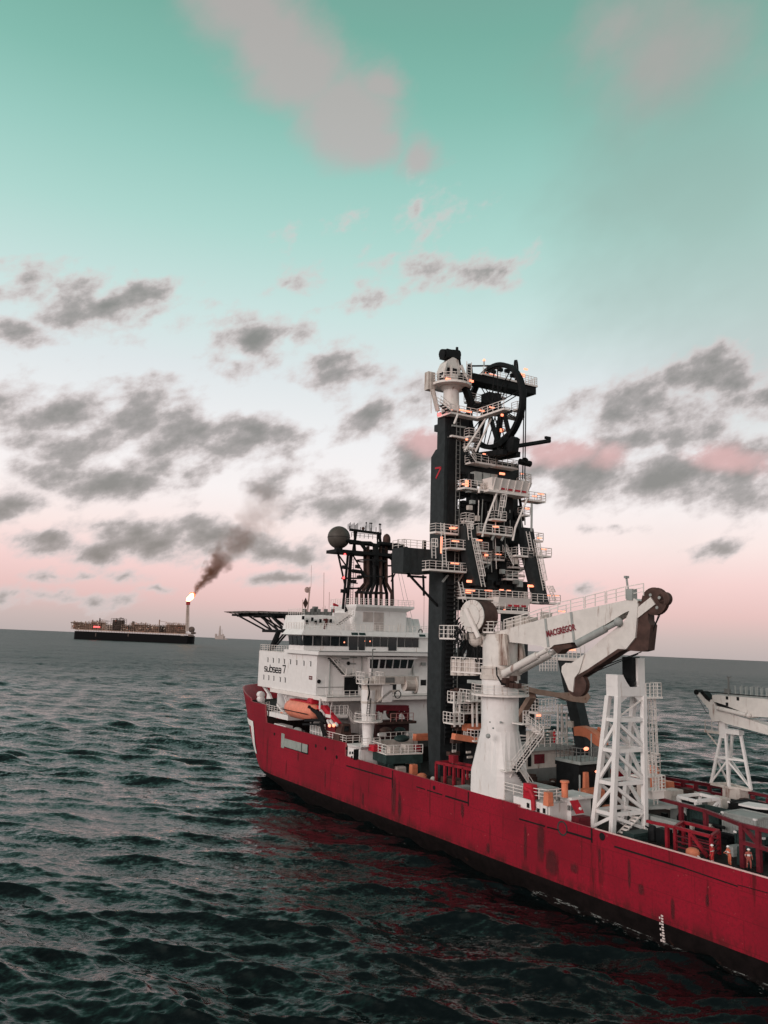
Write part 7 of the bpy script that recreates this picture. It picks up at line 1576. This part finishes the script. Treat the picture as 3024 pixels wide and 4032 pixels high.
P_ = S(10, 1185, 1300, z=DZ); person((P_[0], P_[1], DZ), rad(70), 'person in orange overalls and white helmet, middle of the three by the basket', COVO, 1, 1.8)
P_ = S(10, 1425, 1340, z=DZ); person((P_[0], P_[1], DZ), rad(150), 'person in dull red overalls and white helmet between the dark red posts at the right', mat('dull red overalls', (.36,.10,.08), .8), 2, 1.8)
P_ = S(11, 475, 755, x=46.5); person((P_[0], P_[1], 12.5), rad(200), 'person in bright scarlet overalls on the pale deckhouse roof', mat('scarlet overalls', (.72,.03,.05), .8), 0, 2.0)
P_ = S(11, 385, 740, x=46.5); person((P_[0], P_[1], 12.5), rad(140), 'person in dark blue-green overalls left of the one in scarlet, on the roof', mat('dark overalls', (.05,.09,.09), .8), 0, 1.9)

# broken foam where the sea laps the near side aft
fo = bpy.data.materials.new('foam'); fo.use_nodes = True; q = G(fo.node_tree); b_ = fo.node_tree.nodes['Principled BSDF']; co_ = q.new('ShaderNodeTexCoord').outputs['Object']
b_.inputs['Base Color'].default_value = (.62, .62, .60, 1); b_.inputs['Roughness'].default_value = .8
a_ = q.new('ShaderNodeAttribute', attribute_name='edge'); q.put(b_.inputs['Alpha'], q.mr(q.math('ADD', q.noise(q.vec('MULTIPLY', co_, (.7, 1.6, 1)), 1.6, 6, .7), q.math('MULTIPLY', a_.outputs['Fac'], .17)), .66, .80, 0, .5))
vs, al, fs = [], [], []; xs = [-30+k*.5 for k in range(270)]
for x_ in xs:
    hx, hy = half(x_, .3)
    for j in range(6): vs.append((hx+.05*j, hy-.1+j*.4, .34-.05*j)); al.append((1-j/5)*(1.0 if -2 < x_ < 28 else .35))
for i in range(len(xs)-1):
    for j in range(5): fs.append((i*6+j, i*6+j+1, i*6+j+7, i*6+j+6))
me = bpy.data.meshes.new('foam'); me.from_pydata(vs, [], fs); at_ = me.attributes.new('edge', 'FLOAT', 'POINT'); at_.data.foreach_set('value', al); me.materials.append(fo)
o = bpy.data.objects.new('foam', me); C.objects.link(o); o['kind'] = 'stuff'; o['label'] = 'thin broken white foam along the waterline of the red ship'; o['category'] = 'foam'; ONSHIP.append(o)
# ------------------------------------------------------------------ far away: production ship with its flare, smoke, a drillship
def Wd(a, c, Y):
    o = ZOOM[8]; d = raw(o[0]+a*o[2], o[1]+c*o[2]); t_ = Y/d[1]; return Vector(_C+d*t_)
FY = 2560.0
def Z8(a, c, Y=FY): return Wd(a, c, Y)
p0 = Z8(205, 620); p1 = Z8(1280, 660)
fp = thing('production_ship', 'long black-hulled production ship with lit brown machinery on deck, far off to the left', 'ship', ((p0.x+p1.x)/2, FY, 0), ship=False)
fp['_o'] = ((p0.x+p1.x)/2, FY, 0)
FH = mat('black ship hull', (.008,.008,.009), .7, spec=.05); FT = mat('brown topside steel', (.30,.20,.155), .7, dirt=(.03,.02,.018), dirt_amt=.45, dirt_scale=.02, vary=.35); FT2 = mat('dark topside steel', (.10,.075,.065), .7, vary=.4); FW = mat('pale topside steel', (.42,.33,.28), .7)
for m_ in (FT, FT2, FW):
    for n in m_.node_tree.nodes:
        if n.type == 'TEX_NOISE': n.inputs['Scale'].default_value *= .06
dA, dB = Z8(200, 572), Z8(1250, 590); dk = (dA.z+dB.z)/2-1
mb = MB(); x0, x1 = p0.x, p1.x; hw = 24
mb.slab([(x0, FY+5), (x0+6, FY-2), (x1-14, FY-2), (x1, FY+12), (x1, FY+36), (x1-14, FY+2*hw), (x0+6, FY+2*hw), (x0, FY+2*hw-8)], -6, dk); mb.build('hull', FH, fp)
mb = MB(); q_ = Z8(1180, 605); mb.box(q_.x, q_.x+10, FY-2.3, FY-2, q_.z-.7, q_.z+.7); mb.build('name_band', FW, fp)
mb = MB()
for a in (410, 705): q_ = Z8(a, 590); mb.box(q_.x-1, q_.x+1, FY-2.25, FY-2, q_.z-8, q_.z+3)
mb.build('hull_mark', FT2, fp)
mb = MB(); mb.box(x0+2, x1-6, FY+2, FY+40, dk+4, dk+6)
for k in range(70): xx = x0+8+k*(x1-x0-16)/69; mb.box(xx-.5, xx+.5, FY+1.5, FY+3, dk, dk+4)
mb.build('process_deck', FT, fp)
random.seed(77)
MOD = [(185,345,480,556,FT),(350,480,470,556,FT),(545,650,448,556,FT2),(640,690,505,556,FT),(715,865,490,556,FT),(880,975,508,556,FT),(1035,1215,492,556,FT),(975,1040,510,556,FT2),(470,550,500,556,FW),(865,885,515,556,FT2),(690,720,515,556,FT2)]
for a0, a1, c0, c1, m_ in MOD:
    u0, u1 = Z8(a0, c0), Z8(a1, c1); zb, zt = dk+6, u0.z; mb = MB(); W = u1.x-u0.x; nf = max(2, int((zt-zb)/5)); nb = max(2, int(W/6))
    for j in range(nf+1): z = zb+(zt-zb)*j/nf; mb.box(u0.x, u1.x, FY+4, FY+34, z-.5, z+.3)
    for k in range(nb+1): xx = u0.x+W*k/nb; mb.box(xx-.4, xx+.4, FY+4, FY+5, zb, zt); mb.box(xx-.4, xx+.4, FY+33, FY+34, zb, zt)
    for k in range(nb*nf):
        xx, zz = random.uniform(u0.x+1, u1.x-3), random.choice(range(nf)); z = zb+(zt-zb)*zz/nf; s_ = random.uniform(1.2, 3.2)
        if random.random() < .5: mb.box(xx, xx+s_, FY+6, FY+6+s_*2, z, z+random.uniform(2, 4.6))
        else: mb.tube((xx, FY+8, z), (xx, FY+8, z+random.uniform(3, 6)), s_*.5, 8)
    for k in range(nb): xx = random.uniform(u0.x, u1.x-2); mb.box(xx, xx+random.uniform(.6, 2), FY+8, FY+12, zt, zt+random.uniform(1, 4))
    mb.box(u0.x+.5, u1.x-.5, FY+18, FY+19, zb, zt-(zt-zb)*.12); md_ = mb.build('topside_module', m_, fp)
    for k in range(max(3, int(W/9))):
        xx, zz = random.uniform(u0.x, u1.x), random.uniform(zb, zt+1); r_ = random.uniform(.3, .55); mb = MB(); mb.ball((xx, FY+3, zz), r_, 8, 5); mb.build('deck_light', LAMP if random.random() < .35 else MATS.setdefault('pale lamp', mat('pale lamp glow', (.9,.8,.7), .5, emit=(1,.80,.62), es=2.2)), fp, md_)
mb = MB(); u0, u1 = Z8(178, 482), Z8(260, 500); mb.box(u0.x, u1.x, FY+2, FY+26, u1.z+2, u0.z); mb.build('helideck', FT2, fp)
u0, u1 = Z8(385, 520), Z8(440, 532); mb = MB(); mb.box(u0.x, u1.x, FY+3, FY+3.6, u1.z, u0.z); mb.build('lit_bay', BEAC, fp)
for (a, c0, a2, c2) in ((437, 445, 530, 475), (980, 460, 1090, 490)):
    mb = MB(); q_ = Z8(a, c0); mb.box(q_.x-1.4, q_.x+1.4, FY+8, FY+11, dk+6, q_.z); mb.beam((q_.x, FY+9, q_.z-4), tuple(Z8(a2, c2)+Vector((0,9,0))), 1.0); mb.build('crane', FT2 if a < 500 else FT, fp)
for a, w in ((740, 6),): mb = MB(); q_ = Z8(a, 475); mb.box(q_.x-w/2, q_.x+w/2, FY+8, FY+12, dk+6, q_.z); mb.build('stack', FT2, fp)
mb = MB(); q_ = Z8(1276, 550); mb.lathe((q_.x, FY-2, q_.z), (0,1,0), [(7.5,0),(9,2),(9,8),(7,9)], 22); mb.lathe((q_.x, FY-2.2, q_.z), (0,-1,0), [(4.5,0),(4.5,.6)], 18); mb.build('mooring_turret', FT2, fp)
mb = MB(); q_ = Z8(1300, 582); mb.lathe((q_.x-9, FY+2, q_.z), (1,0,0), [(4,0),(4.5,6),(2,14)], 14); mb.box(x1-12, q_.x-2, FY, FY+8, dk-2, dk+3); mb.build('bow_overhang', FT2, fp)
# flare tower
q0, q1 = Z8(1233, 562), Z8(1240, 325); mb = MB(); n = 11; w0, w1 = 4.6, 3.0
def fc(k, s1, s2): u = k/n; w = w0+(w1-w0)*u; c_ = q0.lerp(q1, u); return (c_.x+s1*w, c_.y+6+s2*w, c_.z)
for s1 in (-1, 1):
    for s2 in (-1, 1): mb.beam(fc(0, s1, s2), fc(n, s1, s2), 1.1)
for k in range(n):
    mb.beam(fc(k, -1, -1), fc(k+1, 1, -1), .8); mb.beam(fc(k, 1, -1), fc(k+1, -1, -1), .8); mb.beam(fc(k, 1, -1), fc(k+1, 1, 1), .7); mb.beam(fc(k, -1, -1), fc(k, 1, -1), .8)
mb.tube(tuple(q0+Vector((0,6,0))), tuple(q1+Vector((0,6,0))), 1.5, 8); ftw = mb.build('flare_tower', FW, fp)
r0_, r1_ = Z8(1241, 326), Z8(1241, 294); mb = MB(); mb.box(r0_.x-5.2, r0_.x+5.2, FY+1, FY+11, r0_.z, r1_.z); mb.build('flare_tip', mat('flare tip red', (.30,.03,.03), .6), fp, ftw)
# flame
fl0, fl1 = Z8(1242, 292), Z8(1283, 222); FLM = mat('flame', (1,.6,.3), .5, emit=(1.0,.46,.20), es=9.0); FLR = mat('flame edge', (1,.3,.1), .5, emit=(1.0,.10,.05), es=2.2)
fm = thing('flame', 'bright white-orange gas flame at the top of the distant flare tower', 'flame', (fl0.x, FY+6, fl0.z), ship=False)
def flame_mesh(sw, seed):
    rng = random.Random(seed); mb = MB(); N = 12; rows = []
    for k in range(9):
        u = k/8; c_ = fl0.lerp(fl1, u); r_ = sw*(2.2+8.0*math.sin(math.pi*min(1, u*.95+.05))**.8*(1-.35*u)); rows.append([(c_.x+math.cos(2*math.pi*i/N)*r_*(1+rng.uniform(-.22,.22)), FY+6+math.sin(2*math.pi*i/N)*r_*.8, c_.z+rng.uniform(-1.5,1.5)) for i in range(N)])
    vs = [p for r_ in rows for p in r_]; fs = [(j*N+i, j*N+(i+1)%N, (j+1)*N+(i+1)%N, (j+1)*N+i) for j in range(8) for i in range(N)]
    return mb.add(vs, fs+[tuple(range(N-1,-1,-1)), tuple(range(8*N, 9*N))])
flame_mesh(1.0, 1).build('flame_core', FLM, fm, smooth=True)
mb = MB(); c_ = Z8(1275, 222); mb.ball((c_.x, FY+10, c_.z), 5.5, 12, 8, (1.6, 1, .7)); c_ = Z8(1296, 240); mb.ball((c_.x, FY+10, c_.z), 4, 10, 6, (.9,1,1.3)); mb.build('flame_edge', FLR, fm, smooth=True)
# smoke: a cone-shaped plume of real volume drifting up and to the right
def src(px, py, Y): d = raw(px, py); return Vector(_C+d*(Y/d[1]))
s0, s1 = src(752, 2345, FY+12), src(1105, 1925, FY+12); ax = (s1-s0); L = ax.length; ax.normalize()
mb = MB(); mb.lathe((0,0,0), (0,0,1), [(7,0),(16,L*.05),(36,L*.22),(64,L*.45),(100,L*.75),(130,L)], 24)
sm = mb.build('smoke', bpy.data.materials.new('smoke'), None); m_ = sm.data.materials[0]; m_.use_nodes = True; t_ = m_.node_tree; q = G(t_)
for n in list(t_.nodes):
    if n.type == 'BSDF_PRINCIPLED': t_.nodes.remove(n)
pv = q.new('ShaderNodeVolumePrincipled'); out = next(n for n in t_.nodes if n.type == 'OUTPUT_MATERIAL'); t_.links.new(pv.outputs[0], out.inputs['Volume'])
co = q.new('ShaderNodeTexCoord').outputs['Object']; sx = q.new('ShaderNodeSeparateXYZ'); q.put(sx.inputs[0], co); zz = q.math('DIVIDE', sx.outputs[2], L)
rad_ = q.math('MULTIPLY_ADD', zz, 105.0, 8.0)
wn = q.vec('SCALE', q.vec('SUBTRACT', q.noise(co, .016, 3, .6, out=1), (.5,.5,.5)), None)
wn.node.inputs['Scale'].default_value = 60.0
cw = q.vec('ADD', co, q.vec('MULTIPLY', wn, (1,1,.6))); s2_ = q.new('ShaderNodeSeparateXYZ'); q.put(s2_.inputs[0], cw)
rho = q.math('DIVIDE', q.math('SQRT', q.math('ADD', q.math('MULTIPLY', s2_.outputs[0], s2_.outputs[0]), q.math('MULTIPLY', s2_.outputs[1], s2_.outputs[1]))), rad_)
nz = q.noise(co, .024, 5, .65)
body = q.math('SUBTRACT', q.math('MULTIPLY_ADD', rho, -1.0, 1.12), q.math('MULTIPLY', q.math('SUBTRACT', nz, .5), -2.3))
dens = q.math('MULTIPLY', q.mr(body, .15, .9), q.ramp(zz, [(0, (.26,)*3), (.12, (.18,)*3), (.25, (.06,)*3), (.4, (.013,)*3), (.6, (.006,)*3), (.85, (.0035,)*3), (1, (0,)*3)]))
q.put(pv.inputs['Density'], dens); pv.inputs['Color'].default_value = (.46, .21, .13, 1); pv.inputs['Anisotropy'].default_value = .1
sm.location = s0; sm.rotation_euler = ax.to_track_quat('Z', 'Y').to_euler()
sm['label'] = 'brown-black smoke plume drifting up from the flare'; sm['kind'] = 'stuff'; sm['category'] = 'smoke'
# drillship on the horizon
DYv = 7600.0
ds = thing('drillship', 'tiny pale drillship with a derrick on the horizon', 'drillship', (Wd(1535, 622, DYv).x, DYv, 0), ship=False); DP = mat('steel with painted haze', (.40,.34,.32), .8)  # distance haze is painted into the steel as a paler colour
a0, a1 = Wd(1490, 610, DYv), Wd(1575, 622, DYv); mb = MB(); mb.slab([(a0.x, DYv), (a1.x-10, DYv-10), (a1.x+6, DYv), (a1.x-10, DYv+10)], -3, a0.z+4); mb.build('hull', DP, ds)
mb = MB()
for c0, c1, a in ((615, 588, 1500), (615, 592, 1562), (615, 598, 1545)): q_ = Wd(a, c1, DYv); mb.box(q_.x-9, q_.x+9, DYv-6, DYv+6, a0.z, q_.z)
mb.build('superstructure', DP, ds)
mb = MB(); q_ = Wd(1537, 516, DYv); b0 = Wd(1533, 600, DYv); mb.hexa([(b0.x-13, DYv-8, 10), (b0.x+13, DYv-8, 10), (b0.x+13, DYv+8, 10), (b0.x-13, DYv+8, 10)], [(q_.x-4, DYv-3, q_.z), (q_.x+4, DYv-3, q_.z), (q_.x+4, DYv+3, q_.z), (q_.x-4, DYv+3, q_.z)]); mb.beam(tuple(Wd(1555, 600, DYv)), tuple(Wd(1553, 550, DYv)), 3.5); mb.build('derrick', DP, ds)
mb = MB(); q_ = Wd(1600, 623, DYv); mb.slab([(q_.x-18, DYv-60), (q_.x+14, DYv-60), (q_.x+18, DYv-52), (q_.x-18, DYv-50)], -2, 7); mb.box(q_.x-10, q_.x+2, DYv-58, DYv-52, 7, 13); o = mb.build('supply_boat', DP, None); solo(o, 'tiny supply boat just right of the drillship on the horizon', 'boat', ship=False)
# ------------------------------------------------------------------ put everything that belongs to the ship into the world
for o in ONSHIP: o.matrix_basis = SHIP @ o.matrix_basis
for o in bpy.data.objects:
    if '_o' in o: del o['_o']
